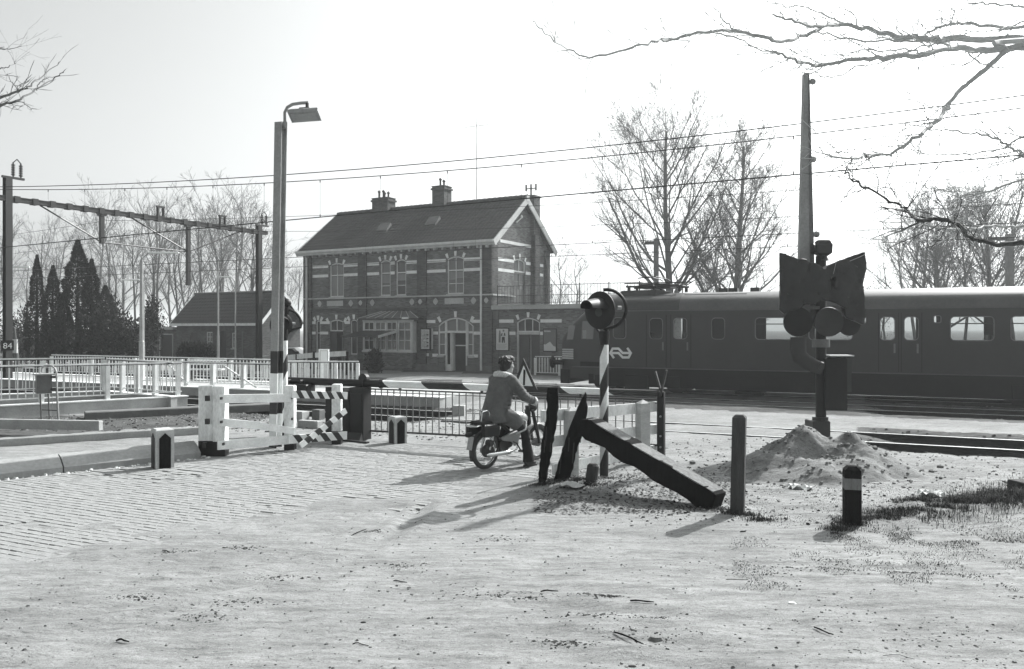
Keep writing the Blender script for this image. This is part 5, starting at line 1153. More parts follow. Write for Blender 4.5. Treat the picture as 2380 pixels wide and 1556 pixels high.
fence('bar_railing','long white bar railing with round top rail on the wall nearest the road',wa+nW,wb+nW-dW.normalized()*.12,.39,.30,.92,.17,(.0,.25,.5,.72,.985),zb2=.30,wide=.10)
fence('bar_railing','white bar railing on the far wall of the ramp behind the equipment box',r0_+Vector((-.06,.08,0)),r1_+Vector((0,.08,0)),.43,.36,.95,.16,(0,.2,.4,.58,.72,.86,1),zb2=.36,wide=.13)
fence('bar_railing','short white bar railing turning back towards the near rails',r1_+Vector((.05,.1,0)),r2_+Vector((0,.1,0)),.36,.3,.93,.16,(.25,.5,.75),zb2=.31,wide=.12)
# island platform and its railings
def tp(s,n): return T(s,n)
pl=bpy.data.objects.new('platform',None); sc.collection.objects.link(pl); structure(pl); pl.rotation_euler=(0,0,R(-25))
pe_=-10.9
m=MB(); m.box(-60,pe_,18.75,21.9,-.1,.27); m.build('platform_body','concrete',pl); m=MB(); m.box(-60,pe_+.03,18.72,19.05,.271,.30); m.box(-60,pe_+.03,21.6,21.93,.271,.30); m.build('platform_edge','stone_band',pl)
fence('platform_railing','long white bar railing with diagonal braces along the near edge of the platform',tp(sn(300,19.1)[0],19.1),tp(sn(640,19.1)[0],19.1),.30,.3,.78,.15,(.10,.42,.60,.80,.99),wide=.13,braces=((.30,.9),(.68,1.35)))
fence('platform_railing','white bar railing along the far edge of the island platform',tp(sn(120,21.7)[0],21.7),tp(sn(660,21.7)[0],21.7),.30,.3,.78,.16,(.0,.2,.4,.6,.8,.99),wide=.1)
fence('crossing_railing','white bar railing ending at a square post before the station bay window',gp(666,862,1.09-.0)*1.0 if 0 else Vector((-7.4,26.1,0)),Vector((-5.05,26.2,0)),.05,.3,1.03,.13,(0,.3,.55,.99),wide=.10,barw=.022)
fence('garden_railing','pale bar railing in front of the annex door beside the train nose',Vector((1.05,36.2,0)),Vector((3.2,35.4,0)),.05,.3,.85,.13,(0,.5,.99),wide=.08,barw=.02)
fence('crossing_railing','second white railing behind the square post railing, with its top seen along the sign foot',Vector((-9.6,29.5,0)),Vector((-6.2,28.2,0)),.1,.3,.9,.14,(0,.5,.99),wide=.09)
# blocks, boards
def lblock(px,py,w_,h_,d_,label,mt='concrete',yaw=-25,name='concrete_block',cat='block'):
    b=gp(px,py); t=thing(name,label,cat,b,R(yaw)); m=MB(); m.cbox(-w_/2,w_/2,-d_/2,d_/2,-.02,h_,.012); m.build('block',mt,t); return t
lblock(697,980,.34,.24,.25,'pale concrete block behind the fence post, left of the darker block')
lblock(740,978,.22,.26,.2,'darker rounded concrete block beside the pale one behind the striped planks','concrete_dark')
lblock(720,996,.55,.17,.16,'long low pale kerb piece lying below the two blocks')
lblock(570,956,.35,.07,.2,'flat pale slab fragment beside the near rail left of the lamp post'); lblock(543,953,.3,.07,.2,'small flat slab fragment next to the thick corner post')
lblock(1725,1078,0,0,0,'x') if 0 else None
lblock(1778,1062,.22,.12,.12,'small pale brick at the left foot of the sand heap',name='loose_brick',cat='brick')
lblock(1068,968,.30,.27,.25,'end of a pale concrete trough lying open beyond the barrier','concrete',-10)
lblock(1028,908,.34,.16,.3,'dark box shaped block on the sand in front of the station','concrete_dark',10)
lblock(2376,1146,.22,.16,.25,'dark block cut by the right edge of the picture','dark_debris',10)
lblock(1745,918,.9,.12,.5,'flat grey slab on the bright sand under the train','concrete_dark',-25)
# white sign board on post
sbp=at(753,765,26.5); sbp.z=0; sg2=thing('blank_sign_board','white framed rectangular board on a wide white post behind the railing','sign',sbp)
m=MB(); zt=at(0,812,26.5).z; zb_=at(0,844,26.5).z; m.box(-.17,.17,-.03,.02,zb_,zt); m.build('board','sign_board',sg2); m=MB()
for (a,b,c,d) in ((-.17,-.14,zb_,zt),(.14,.17,zb_,zt),(-.14,.14,zt-.03,zt),(-.14,.14,zb_,zb_+.03)): m.box(a,b,-.045,-.031,c,d)
m.build('frame','white_paint',sg2); m=MB(); m.box(-.10,.10,-.02,.02,0,zb_); m.build('post','white_paint',sg2)
m=MB(); m.box(-.125,-.118,-.036,-.031,zb_+.05,zt-.05); m.box(.118,.125,-.036,-.031,zb_+.05,zt-.05); m.box(-.118,.118,-.036,-.031,zt-.057,zt-.05); m.box(-.118,.118,-.036,-.031,zb_+.05,zb_+.057); m.build('border_line','black_paint',sg2)
# low board fence near the car
bf=thing('board_fence','low white single board fence on dark posts in front of the parked car','fence',(0,0,0)); Yq=37
for (x0_,y0_,x1_,y1_,YA,YB) in ((664,832,728,826,38.5,37.6),(733,826,804,822,37.5,36.6)): plank(at(x0_,y0_,YA),at(x1_,y1_,YB),.24,.05,'white_paint_old',bf,'board')
for px,YA in ((730,37.5),(806,36.6),(690,38.1)): p=at(px,815,YA); m=MB(); m.box(p.x-.07,p.x+.07,p.y,p.y+.1,0,p.z-.05); m.build('post','dark_wood',bf)
# bench with two pale planks on the platform and small things
bn=at(482,765,29.5); bn.z=.3; be=thing('platform_bench','long bench back of two pale planks on the platform before the leafy bush','bench',bn,R(-3))
for z0 in (.52,.66): m=MB(); m.box(-.72,.72,-.03,.03,z0,z0+.1); m.build('plank','white_paint',be)
for x_ in (-.5,.5): m=MB(); m.box(x_-.04,x_+.04,.031,.10,0,.74); m.build('leg','dark_metal',be)
m=MB(); m.box(-.72,.72,-.45,-.08,.34,.39); m.build('seat','white_paint_old',be)
for x_ in (-.5,.5): m=MB(); m.box(x_-.04,x_+.04,-.42,.03,0,.338); m.build('leg','dark_metal',be)
# tall new barrier at the right: upright boom, covered lights ----------------
Yn=14.2; nb=at(1900,1004,Yn); nb.z=.0
ub=thing('upright_barrier','new barrier post with round lamps under a black sheet, machine box and raised boom','barrier',(nb.x,nb.y,0))
def n8(x,y,dy=0): p=at(*c8(x,y),Yn+dy); return Vector((p.x-nb.x,dy,p.z))
a_,b_=n8(372,1510),n8(505,1420); m=MB(); m.cbox(a_.x,b_.x,-.16,.22,-.05,b_.z,.015); m.build('base_block','dark_metal',ub)
m=MB(); a_=n8(395,1420); b2=n8(512,1400); m.tube([(n8(455,0).x,0,b_.z),(n8(455,0).x,0,b_.z+.06)],(b2.x-a_.x)/2,14); m.build('flange','dark_metal',ub)
cxp=n8(460,0).x; m=MB(); m.tube([(cxp,0,.3),(cxp,0,n8(0,165).z)],.09,16); m.build('post','black_paint',ub,smooth=True)
m=MB(); m.tube([(cxp,-.0,n8(0,862).z),(cxp,-.0,n8(0,800).z)],.15,16); m.build('pale_sleeve','plaster',ub,smooth=True)
A=n8(515,1340); B=n8(640,940); m=MB(); m.cbox(A.x-.1,B.x,-.12,.12,A.z,B.z,.02); m.build('machine_box','black_paint',ub); 
C=n8(690,925); m=MB(); m.cbox(B.x+.002,C.x-.03,-.10,.15,n8(0,1200).z,C.z-.02,.02); m.build('side_cabinet','dark_metal',ub); m=MB(); m.box(A.x-.02,C.x,-.14,.17,C.z-.018,C.z+.008); m.build('lid','galvanised',ub)
arm=[n8(287,785,-.2),n8(287,880,-.2),n8(300,935,-.2),n8(350,975,-.2),n8(420,1010,-.2),n8(470,1025,-.2)]
m=MB(); m.tube(arm,[.14,.14,.14,.13,.12,.11],12,el=.4); m.build('counterweight_arm','dark_metal',ub,smooth=True)
m=MB(); p=n8(465,1010,-.26); m.tube([p,p+Vector((0,.08,0))],.06,12); m.build('pivot','dark_metal',ub)
for (x_,y_,r_,mt,dy,nm) in ((290,668,113,'black_paint',-.16,'lamp_disc'),(524,668,113,'dark_metal',-.18,'lamp_disc'),(680,690,85,'black_paint',.02,'lamp_disc')):
    p=n8(x_,y_,dy); r=r_*.3038/F*Yn; m=MB(); m.tube([p,p+Vector((0,.03,0)),p+Vector((0,.12,0))],[r*.97,r,r*.6],28); m.build(nm,mt,ub,smooth=False)
m=MB(); m.bar(n8(290,560,-.05),n8(640,560,-.05),.05,.06); m.build('cross_arm','grey_metal',ub)
bmn=MB(); # raised boom, tapered square tube
q0,q1=n8(342,640,.15),n8(300,-1230,.15); q1=at(1871.5,173,Yn+.15)-Vector((nb.x,nb.y,0)); q0=at(1871.5,760,Yn+.15)-Vector((nb.x,nb.y,0))
ds=Vector((1,0,0)); rings=[]
for p,w_ in ((q0,.150),(q1,.036)): rings.append([p+Vector((sx*w_,sy*.06,0)) for sx,sy in ((-1,-1),(1,-1),(1,1),(-1,1))])
bmn.loft(rings); bmn.build('raised_boom','lamp_post_paint',ub)
m=MB()
rings=[]
for p,w_ in ((q0,.05),(q1,.012)): rings.append([p+Vector((.02+sx*w_+(.10 if p is q0 else .02),sy*.07,0)) for sx,sy in ((-1,-1),(1,-1),(1,1),(-1,1))])
m.loft(rings); m.build('boom_flange','grey_metal',ub)
for (px,py) in ((1889,190),(1890,371),(1898,545)):
    p=at(px,py,Yn+.15)-Vector((nb.x,nb.y,0)); a2_=at(px-16,py+2,Yn+.15)-Vector((nb.x,nb.y,0)); m=MB(); m.tube([a2_,p],.04,8); m.ell(p,.06,.05,.06,12,8); m.build('boom_lamp','lamp_post_paint',ub,smooth=True)
m=MB(); p=n8(475,105); Mx=Matrix.Identity(4); m.loft([[p+Vector((x*s_,y*s_,z_)) for x,y in ((-.13,-.1),(.13,-.1),(.13,.1),(-.13,.1))] for s_,z_ in ((.55,-.14),(1,-.09),(1.05,.05),(.8,.13),(.6,.15))]); m.tube([p+Vector((-.12,0,0)),p+Vector((-.19,0,.0))],[.08,.10],12); m.tube([p+Vector((0,0,-.22)),p+Vector((0,0,-.12))],[.11,.06],12); m.build('bell','dark_metal',ub)
# black sheet wrapped round the cross boards: crumpled cloth with thickness
out=[(137,141),(210,165),(280,192),(365,222),(450,254),(520,227),(610,193),(700,160),(779,133),(775,210),(764,290),(762,400),(764,520),(768,600),(755,690),(640,640),(600,556),(550,532),(500,512),(430,505),(370,525),(310,547),(235,575),(170,612),(134,578),(135,440),(136,290)]
cv=bpy.data.curves.new('sheet','CURVE'); 
def inpoly(x,y,P):
    c=False; n=len(P)
    for i in range(n):
        x1,y1=P[i]; x2,y2=P[(i+1)%n]
        if (y1>y)!=(y2>y) and x<(x2-x1)*(y-y1)/(y2-y1)+x1: c=not c
    return c
def shdepth(x,y):
    ee=min(1,min(abs(x-137),abs(778-x),abs(y-133)*2)/110); f_=ee*noise.noise(Vector((x*.011+y*.006,y*.014-x*.004,3.3)))*.05+noise.noise(Vector((x*.03,y*.02,7)))*.015
    edge=min(1,min(abs(x-137),abs(778-x))/60); return -.21-.05*math.cos((x-455)/320*1.4)+f_-.03*abs(math.sin((x+y*.7)*.012))
import bmesh
bmsh=bmesh.new()
pts2=[bmsh.verts.new(Vector((x,y,0))) for x,y in out]; bmsh.faces.new(pts2)
bmesh.ops.triangulate(bmsh,faces=bmsh.faces[:])
# grid clip: bisect along many lines to get a dense sheet
for k in range(1,26):
    for co,no in (((137+k*25,0,0),(1,0,0)),((0,133+k*25,0),(0,1,0))):
        bmesh.ops.bisect_plane(bmsh,geom=bmsh.verts[:]+bmsh.edges[:]+bmsh.faces[:],plane_co=co,plane_no=no)
for v in bmsh.verts:
    x,y=v.co.x,v.co.y; p=at(*c8(x,y),Yn-.2); v.co=Vector((p.x-nb.x,shdepth(x,y),p.z))
sm_=bpy.data.meshes.new('sheet'); bmsh.to_mesh(sm_); bmsh.free(); sm_.materials.append(MAT['sheet_black']); sm_.polygons.foreach_set('use_smooth',[True]*len(sm_.polygons))
o=link('cover_sheet',sm_,ub); md_=o.modifiers.new('solid','SOLIDIFY'); md_.thickness=.10; md_.offset=1 if 0 else -1
# sand heap --------------------------------------------------------------
hb=Vector((4.42,12.0,0)); hp_=thing('sand_heap','rough lumpy heap of loose sand at the foot of the covered barrier post','sand heap',hb)
m=MB(); N=110; hx,hy=2.35,1.45
def hz(x,y):
    r=math.hypot(x/ (1.25 if x<0 else 1.75),y/1.05)*(1+.22*nz2(x,y,1.4,60)); z=.60*max(0,1-r)**.9 if r<1 else 0
    z*=1+.0; z+=.04*max(0,1-math.hypot(x/2.3,y/1.4))**.5 if math.hypot(x/2.3,y/1.4)<1 else 0
    z+=.10*nz2(x,y,1.9,61)*min(1,3*max(0,1-r))+.09*nz2(x,y,4.5,62)*max(0,1-r)+.04*nz2(x,y,11,66)*max(0,1.1-r)+.025*nz2(x,y,22,67)*max(0,1.25-r)+.012*nz2(x,y,45,68)
    z-=.16*math.exp(-(((x+.05)/.22)**2+((y+.40)/.14)**2))+.10*math.exp(-(((x-.32)/.2)**2+((y+.12)/.18)**2))
    z+=.06*math.exp(-(((x-.0)/.28)**2+((y+.05)/.22)**2))+.16*math.exp(-(((x-.62)/.16)**2+((y+.1)/.2)**2)); z-= .06*math.exp(-(((x+.35)/.3)**2+((y+.62)/.12)**2))
    return z-.012
vs=[Vector((-hx*1.15+2*hx*1.2*i/N,-hy+2*hy*j/N,hz(-hx*1.15+2*hx*1.2*i/N,-hy+2*hy*j/N)+.02)) for j in range(N+1) for i in range(N+1)]
fs2=[]
for j in range(N):
    for i in range(N):
        q=(j*(N+1)+i,j*(N+1)+i+1,(j+1)*(N+1)+i+1,(j+1)*(N+1)+i)
        if max(vs[k].z for k in q)>-.0: fs2.append(q)
m.add(vs,fs2); m.build('sand','sand_pile',hp_,smooth=False); hp_.children[0].data.polygons.foreach_set('use_smooth',[True]*len(fs2))
m=MB()
for k in range(420):
    x=rnd.gauss(.2,1.0); y=rnd.gauss(-.3,.7); s_=rnd.uniform(.008,.03)*(1+1.2*(rnd.random()<.06)); p=Vector((x,y,hz(x,y)+.02+s_*.3))
    if math.hypot(x/2.4,y/1.4)>1: continue
    m.ell(p,s_*rnd.uniform(.8,1.5),s_,s_*.7,5,3,Matrix.Rotation(rnd.uniform(0,6),3,'Z'))
m.build('clods','sand_pile',hp_,kind='stuff')
hp_['label']='rough lumpy heap of loose sand at the foot of the covered barrier post'
# ---------------------------------------------------------------- moped (local x forward, y left, z up)
mb0=Vector((-.405,12.08,.02)); HD=math.atan2(.73,.68)
mo=thing('moped','old moped with chrome muffler and loaded rear carrier waiting at the closed barrier','moped',mb0,HD)
def wheel(x,r,nm):
    m=MB(); N=36; pts=[Vector((x+r*math.cos(2*math.pi*k/N),0,r+r*math.sin(2*math.pi*k/N))) for k in range(N)]
    rw=.032; c=Vector((x,0,r+.0))
    def torus(R_,rr,n=8,ys=1.0):
        q=MB(); vs=[]
        for k in range(N):
            a=2*math.pi*k/N
            for j in range(n):
                b=2*math.pi*j/n; vs.append(Vector((x+(R_+rr*math.cos(b))*math.cos(a),rr*ys*math.sin(b),r+(R_+rr*math.cos(b))*math.sin(a))))
        q.add(vs,[(k*n+j,k*n+(j+1)%n,((k+1)%N)*n+(j+1)%n,((k+1)%N)*n+j) for k in range(N) for j in range(n)]); return q
    w_=torus(r-rw,rw).build('wheel','tyre',mo,smooth=True); torus(r-.072,.012,6,1.6).build('rim','chrome',w_,smooth=True)
    m.tube([(x,-.06,r),(x,.06,r)],.055,14); m.build('hub','grey_metal',w_)
    m=MB()
    for k in range(28):
        a=2*math.pi*k/28; s_=.03*(1 if k%2 else -1); b=a+(.35 if k%4<2 else -.35); m.tube([(x+.05*math.cos(b),s_,r+.05*math.sin(b)),(x+(r-.075)*math.cos(a),0,r+(r-.075)*math.sin(a))],.0018,3,cap=False)
    m.build('spokes','chrome',w_,kind='stuff'); return w_
r_=.285; wheel(0,r_,'wheel'); wheel(1.17,r_,'wheel')
def fender(x,r,a0,a1,nm,mt,wd=.05):
    m=MB(); N=14; vs=[]
    for k in range(N+1):
        a=R(a0+(a1-a0)*k/N)
        for j in (-1,-.6,.6,1): vs.append(Vector((x+(r-(.02 if abs(j)==1 else 0))*math.cos(a),wd*j,r_+(r-(.02 if abs(j)==1 else 0))*math.sin(a))))
    m.add(vs,[(k*4+j,k*4+j+1,k*4+j+5,k*4+j+4) for k in range(N) for j in range(3)]); o=m.build(nm,mt,mo,smooth=True); s_=o.modifiers.new('s','SOLIDIFY'); s_.thickness=.004; return o
fender(0,.315,15,205,'rear_fender','dark_metal'); fender(1.17,.32,40,190,'front_fender','moped_paint')
m=MB(); m.add([Vector((-.30,-.055,.52)),Vector((-.30,.055,.52)),Vector((-.345,.055,.33)),Vector((-.345,-.055,.33))],[(0,1,2,3)]); o=m.build('mud_flap','galvanised',mo); o.modifiers.new('s','SOLIDIFY').thickness=.006
m=MB(); m.tube([(-.30,0,.56),(-.36,0,.555),(-.40,0,.555)],[.035,.04,.03],12); m.build('tail_light','black_paint',mo)
m=MB(); m.tube([(.30,0,.70),(.55,0,.50),(.85,0,.55),(1.0,0,.78)],.03,8); m.tube([(.30,0,.70),(.25,0,.45),(.42,0,.30)],.025,8); m.tube([(.25,0,.5),(.0,.07,.285)],.018,6); m.tube([(.25,0,.5),(.0,-.07,.285)],.018,6); m.build('frame','dark_metal',mo)
m=MB(); m.ell((.72,0,.72),.22,.12,.11,16,10,Matrix.Rotation(R(8),3,'Y')); m.build('fuel_tank','moped_paint',mo,smooth=True)
m=MB(); m.loft([[Vector((x,y*w_,z_)) for y,z_ in ((-1,z0),(1,z0),(1,z1),(-1,z1))] for x,z0,z1,w_ in ((.02,.74,.79,.07),(.1,.73,.81,.11),(.3,.75,.83,.10),(.52,.76,.82,.06))]); o=m.build('saddle','rubber',mo,smooth=True); o.modifiers.new('b','BEVEL').width=.015
m=MB(); m.prism([(.26,.47),(.45,.52),(.66,.56),(.75,.53),(.66,.44),(.62,.33),(.55,.30),(.48,.38),(.36,.40),(.27,.42)],lambda a,b,e:Vector((a,e,b)),-.115,-.075); o=m.build('side_panel','moped_paint',mo); o.modifiers.new('b','BEVEL').width=.012
m=MB(); m.tube([(.36,-.06,.33),(.36,.06,.33)],.11,18); m.ell((.50,0,.36),.10,.08,.09,12,8); 
for k in range(6): m.tube([(.60+.02*k,-.0,.40+.012*k),(.612+.02*k,0,.407+.012*k)],.062,12)
m.build('engine','dark_metal',mo)
m=MB(); m.tube([(.0,-.02,.285),(.0,-.09,.285)],.10,18); m.tube([(-.02,-.07,.40),(.05,-.075,.40)],.06,10); m.build('chain_case','rust',mo,smooth=True)
m=MB(); m.tube([(.66,-.09,.36),(.56,-.13,.26),(.42,-.135,.235),(.40,-.135,.235),(-.06,-.14,.24),(-.12,-.14,.242)],[.014,.014,.018,.036,.036,.018],12); m.build('muffler','chrome',mo,smooth=True)
for y in (-.09,.09): m=MB(); m.tube([(.0,y,.30),(.05,y,.44),(.09,y,.60)],[.014,.026,.022],10); m.build('shock_absorber','chrome',mo,smooth=True)
m=MB()
for y in (-.10,.10): m.tube([(.16,y,.73),(-.28,y,.68),(-.34,y*.5,.68)],.010,6)
m.tube([(-.34,-.05,.68),(-.34,.05,.68)],.01,6)
for x in (-.05,-.15,-.25): m.tube([(x,-.10,.705+x*.1),(x,.10,.705+x*.1)],.007,6)
m.tube([(.02,-.09,.73),(.0,-.09,.87),(-.04,-.08,.90),(-.14,-.08,.885),(-.17,-.08,.72)],.009,6); m.tube([(.02,.09,.73),(.0,.09,.87),(-.04,.08,.90),(-.14,.08,.885),(-.17,.08,.72)],.009,6); m.tube([(-.04,-.08,.90),(-.04,.08,.90)],.008,6); m.build('carrier','chrome',mo)
for y in (-.2,.12): m=MB(); m.cbox(-.22,.13,y,y+.08,.52,.68,.02); o=m.build('pannier_bag','rubber',mo); o.modifiers.new('b','BEVEL').width=.02
m=MB(); m.cbox(-.2,.06,-.13,.13,.70,.745,.02); m.build('rolled_bag','rubber',mo)
for y in (-.07,.07): m=MB(); m.tube([(1.0,y,.83),(1.09,y,.55),(1.17,y,.285)],[.028,.034,.022],10); m.build('fork_leg','dark_metal',mo,smooth=True)
m=MB(); m.tube([(1.0,0,.62),(.95,0,.90)],.035,8); m.ell((1.08,0,.87),.09,.075,.08,12,8); m.build('headlamp','dark_metal',mo,smooth=True)
m=MB(); m.tube([(.80,-.31,.94),(.90,-.24,.97),(.97,-.1,.95),(.98,0,.93),(.97,.1,.95),(.90,.24,.97),(.80,.31,.94)],.011,8); m.build('handlebar','chrome',mo,smooth=True)
for y in (-1,1): m=MB(); m.tube([(.80,.31*y,.94),(.87,.26*y,.962)],.017,8); m.build('grip','rubber',mo)
m=MB(); m.tube([(.50,-.10,.38),(.52,-.17,.36),(.60,-.18,.24)],.012,8); m.cbox(.56,.66,-.26,-.16,.22,.25,.01); m.build('pedal','dark_metal',mo)
m=MB(); m.tube([(.40,.06,.25),(.34,.16,.08),(.30,.22,.0)],.012,6); m.build('stand','dark_metal',mo)
# ---------------------------------------------------------------- rider
pr=thing('person','dark haired rider in a fleece collared long coat sitting on the moped','person',mb0,HD)
def remesh(o,v,sm=6,f=.5):
    r=o.modifiers.new('remesh','REMESH'); r.mode='VOXEL'; r.voxel_size=v; r.use_smooth_shade=True
    s=o.modifiers.new('smooth','SMOOTH'); s.iterations=sm; s.factor=f
def ering(c,rx,ry,ax=Vector((0,0,1)),n=16,yaw=0):
    # ellipse ring round axis ax; rx fore-aft, ry lateral
    ax=Vector(ax).normalized(); l=Vector((0,1,0)); f_=l.cross(ax).normalized(); l=ax.cross(f_).normalized()
    return [Vector(c)+f_*(rx*math.cos(2*math.pi*k/n))+l*(ry*math.sin(2*math.pi*k/n)) for k in range(n)]
# joints
hip=Vector((.25,0,.86)); chest=Vector((.36,0,1.22)); neck=Vector((.415,-.005,1.415)); head=Vector((.475,-.01,1.555))
shR=Vector((.385,-.19,1.335)); elR=Vector((.52,-.33,1.085)); wrR=Vector((.775,-.315,1.0)); haR=Vector((.845,-.285,.975))
shL=Vector((.385,.19,1.335)); elL=Vector((.52,.32,1.09)); wrL=Vector((.765,.31,1.0)); haL=Vector((.845,.285,.975))
hR=Vector((.28,-.10,.84)); kR=Vector((.62,-.24,.56)); aR=Vector((.66,-.30,.11)); hL=Vector((.28,.10,.84)); kL=Vector((.68,.19,.60)); aL=Vector((.52,.22,.30))
# head turned a little right
Mh=Matrix.Rotation(R(-20),3,'Z')
body=MB()
body.loft([ering((.25,0,.80),.12,.15),ering((.27,0,.95),.11,.145),ering((.34,0,1.15),.115,.16),ering((.385,0,1.32),.10,.17),ering((.41,0,1.39),.06,.08)])
body.tube([neck-Vector((.02,0,.06)),neck,head-Vector((.01,0,.06))],[.07,.058,.055],12)
body.ell(head+Vector((-.01,0,.035)),.098,.077,.105,18,14,Mh); body.ell(head+Mh@Vector((.035,0,-.045)),.062,.056,.078,14,10,Mh)
body.ell(head+Mh@Vector((.062,0,-.095)),.03,.032,.026,10,8,Mh)                       # chin
body.tube([head+Mh@Vector((.082,0,.03)),head+Mh@Vector((.105,0,-.005)),head+Mh@Vector((.112,0,-.022)),head+Mh@Vector((.088,0,-.03))],[.010,.014,.016,.012],8)   # nose
for y in (-1,1):
    body.ell(head+Mh@Vector((.082,.03*y,.045)),.014,.026,.009,8,6,Mh); body.ell(head+Mh@Vector((.068,.042*y,-.015)),.022,.02,.02,8,6,Mh)
    body.ell(head+Mh@Vector((-.005,.079*y,-.002)),.018,.008,.032,10,8,Mh)             # ear
body.ell(head+Mh@Vector((.093,0,-.052)),.012,.024,.006,8,6,Mh); body.ell(head+Mh@Vector((.090,0,-.066)),.012,.02,.007,8,6,Mh)
for sh,el,wr,ha,sg in ((shR,elR,wrR,haR,-1),(shL,elL,wrL,haL,1)):
    body.tube([sh,sh.lerp(el,.5),el,el.lerp(wr,.5),wr],[.055,.05,.042,.038,.026],10)
    # palm, fingers curled over the grip, thumb below
    g0=Vector((.80,.31*sg,.94)); g1=Vector((.87,.26*sg,.962)); gd=(g1-g0).normalized(); gd0=gd
    pc=(g0+g1)/2+Vector((-.035,0,.028)); body.tube([wr,wr.lerp(pc,.6),pc,pc+Vector((.035,0,.012))],[.026,.03,.037,.03],10,el=.75)
    for k in range(4):
        o_=pc+gd*(-.033+.022*k)+Vector((.015,0,.008)); L_=(.85,1,.97,.8)[k]
        body.tube([o_,o_+Vector((.036*L_,0,.004)),o_+Vector((.055*L_,0,-.018)),o_+Vector((.046*L_,0,-.045)),o_+Vector((.02,0,-.052))],[.0105,.010,.0095,.009,.008],7)
    body.tube([pc-gd*sg*-.02+Vector((0,0,-.005)),pc+gd*.045+Vector((.0,0,-.02)),pc+gd*.05+Vector((.03,0,-.05))],[.013,.012,.009],7)
for h_,k_,a_ in ((hR,kR,aR),(hL,kL,aL)): body.tube([h_,h_.lerp(k_,.5),k_,k_.lerp(a_,.35),a_],[.085,.075,.055,.052,.036],10)
o=body.build('body','skin',pr); remesh(o,.0075,3,.4)
m=MB(); eye=[]
for y in (-1,1): m.ell(head+Mh@Vector((.078,.03*y,.028)),.010,.012,.007,8,6,Mh)
m.build('eyes','black_paint',pr,smooth=True)
for y in (-1,1): m=MB(); m.tube([head+Mh@Vector((.090,.012*y,.052)),head+Mh@Vector((.088,.045*y,.056))],.005,6); m.build('eyebrow','hair',pr)
# hair
m=MB(); m.ell(head+Mh@Vector((-.026,0,.062)),.112,.094,.098,18,14,Mh); m.ell(head+Mh@Vector((-.058,0,-.01)),.075,.088,.10,14,10,Mh); m.ell(head+Mh@Vector((.035,0,.115)),.075,.078,.05,12,8,Mh); m.ell(head+Mh@Vector((-.01,-.074,.01)),.038,.022,.06,10,8,Mh); m.ell(head+Mh@Vector((-.01,.074,.01)),.038,.022,.06,10,8,Mh)
for k in range(46):
    a=rnd.uniform(0,6.28); e=rnd.uniform(-.2,1.4); c=head+Mh@Vector((-.035+.108*math.cos(a)*math.cos(e),.09*math.sin(a)*math.cos(e),.05+.10*math.sin(e)))
    if (Mh.inverted()@(c-head)).x>.05 and (Mh.inverted()@(c-head)).z<.09: continue
    m.ell(c,.02,.018,.02,7,5)
o=m.build('hair','hair',pr); remesh(o,.008,2,.4)
# coat
m=MB(); ax=(chest-hip)
m.loft([ering((.20,0,.70),.23,.215,(0,0,1)),ering((.19,0,.80),.215,.21),ering((.20,0,.90),.185,.20),ering((.245,0,1.03),.165,.195,(.3,0,1)),ering((.30,0,1.16),.165,.21,(.3,0,1)),ering((.345,0,1.28),.155,.22,(.3,0,1)),ering((.375,0,1.35),.125,.19,(.3,0,1)),ering((.405,0,1.405),.085,.11,(.3,0,1))])
for sh,el,wr in ((shR,elR,wrR),(shL,elL,wrL)):
    i_=sh.lerp(neck,.35); m.tube([i_,sh,sh.lerp(el,.5),el,el.lerp(wr,.5),wr.lerp(el,.06)],[.085,.094,.083,.075,.066,.062],14)
for h_,k_ in ((hR,kR),(hL,kL)): m.tube([h_+Vector((-.02,0,-.0)),h_.lerp(k_,.5)+Vector((0,0,.02)),h_.lerp(k_,.72)+Vector((0,0,.0))],[.135,.125,.11],12)
# folds
for k in range(9):
    z=.93+k*.045; m.tube([(.22+.3*(z-.95),-.205+.01*math.sin(k),z),(.33+.25*(z-.95),-.20,z+.05*math.sin(k*2.1)),(.42+.1*(z-.95),-.14,z+.07)],.021,6)
for k in range(4):
    p=shR.lerp(elR,.3+.2*k); m.tube([p+Vector((-.06,-.055,-.03)),p+Vector((0,-.085,.0)),p+Vector((.06,-.05,.03))],.020,6)
for k in range(3):
    p=elR.lerp(wrR,.15+.25*k); m.tube([p+Vector((-.01,-.06,-.045)),p+Vector((.01,-.07,.0)),p+Vector((.03,-.04,.05))],.017,6)
o=m.build('coat','coat',pr); remesh(o,.012,4,.5)
m=MB()
N=14
cp=[neck+Vector((-.02+.105*math.cos(a),.125*math.sin(a),-.012+.03*(-math.cos(a))-.0)) for a in [R(50+260*k/N) for k in range(N+1)]]
m.tube(cp,[.04]+[.05]*(N-1)+[.04],10)
m.tube([cp[0],cp[0]+Vector((.03,.0,-.08)),Vector((.50,.03,1.20))],[.04,.035,.02],8); m.tube([cp[-1],cp[-1]+Vector((.03,-.0,-.08)),Vector((.50,-.03,1.20))],[.04,.035,.02],8)
for k in range(70):
    p=cp[rnd.randrange(N+1)]; m.ell(p+Vector((rnd.uniform(-.035,.035),rnd.uniform(-.035,.035),rnd.uniform(-.03,.045))),.016,.016,.016,6,5)
o=m.build('fleece_collar','fleece',pr); remesh(o,.010,1,.4)
for wr,el,nm in ((wrR,elR,'fleece_cuff'),(wrL,elL,'fleece_cuff')):
    m=MB(); d=(wr-el).normalized(); m.tube([wr-d*.055,wr-d*.02,wr+d*.012],[.066,.072,.060],12); 
    for k in range(22): a=rnd.uniform(0,6.28); m.ell(wr-d*rnd.uniform(-.005,.05)+Vector((0,.062*math.cos(a),.062*math.sin(a))),.014,.014,.014,6,5)
    o=m.build(nm,'fleece',pr); remesh(o,.010,1,.4)
m=MB(); hem=ering((.20,0,.70),.235,.225,(0,0,1),24)
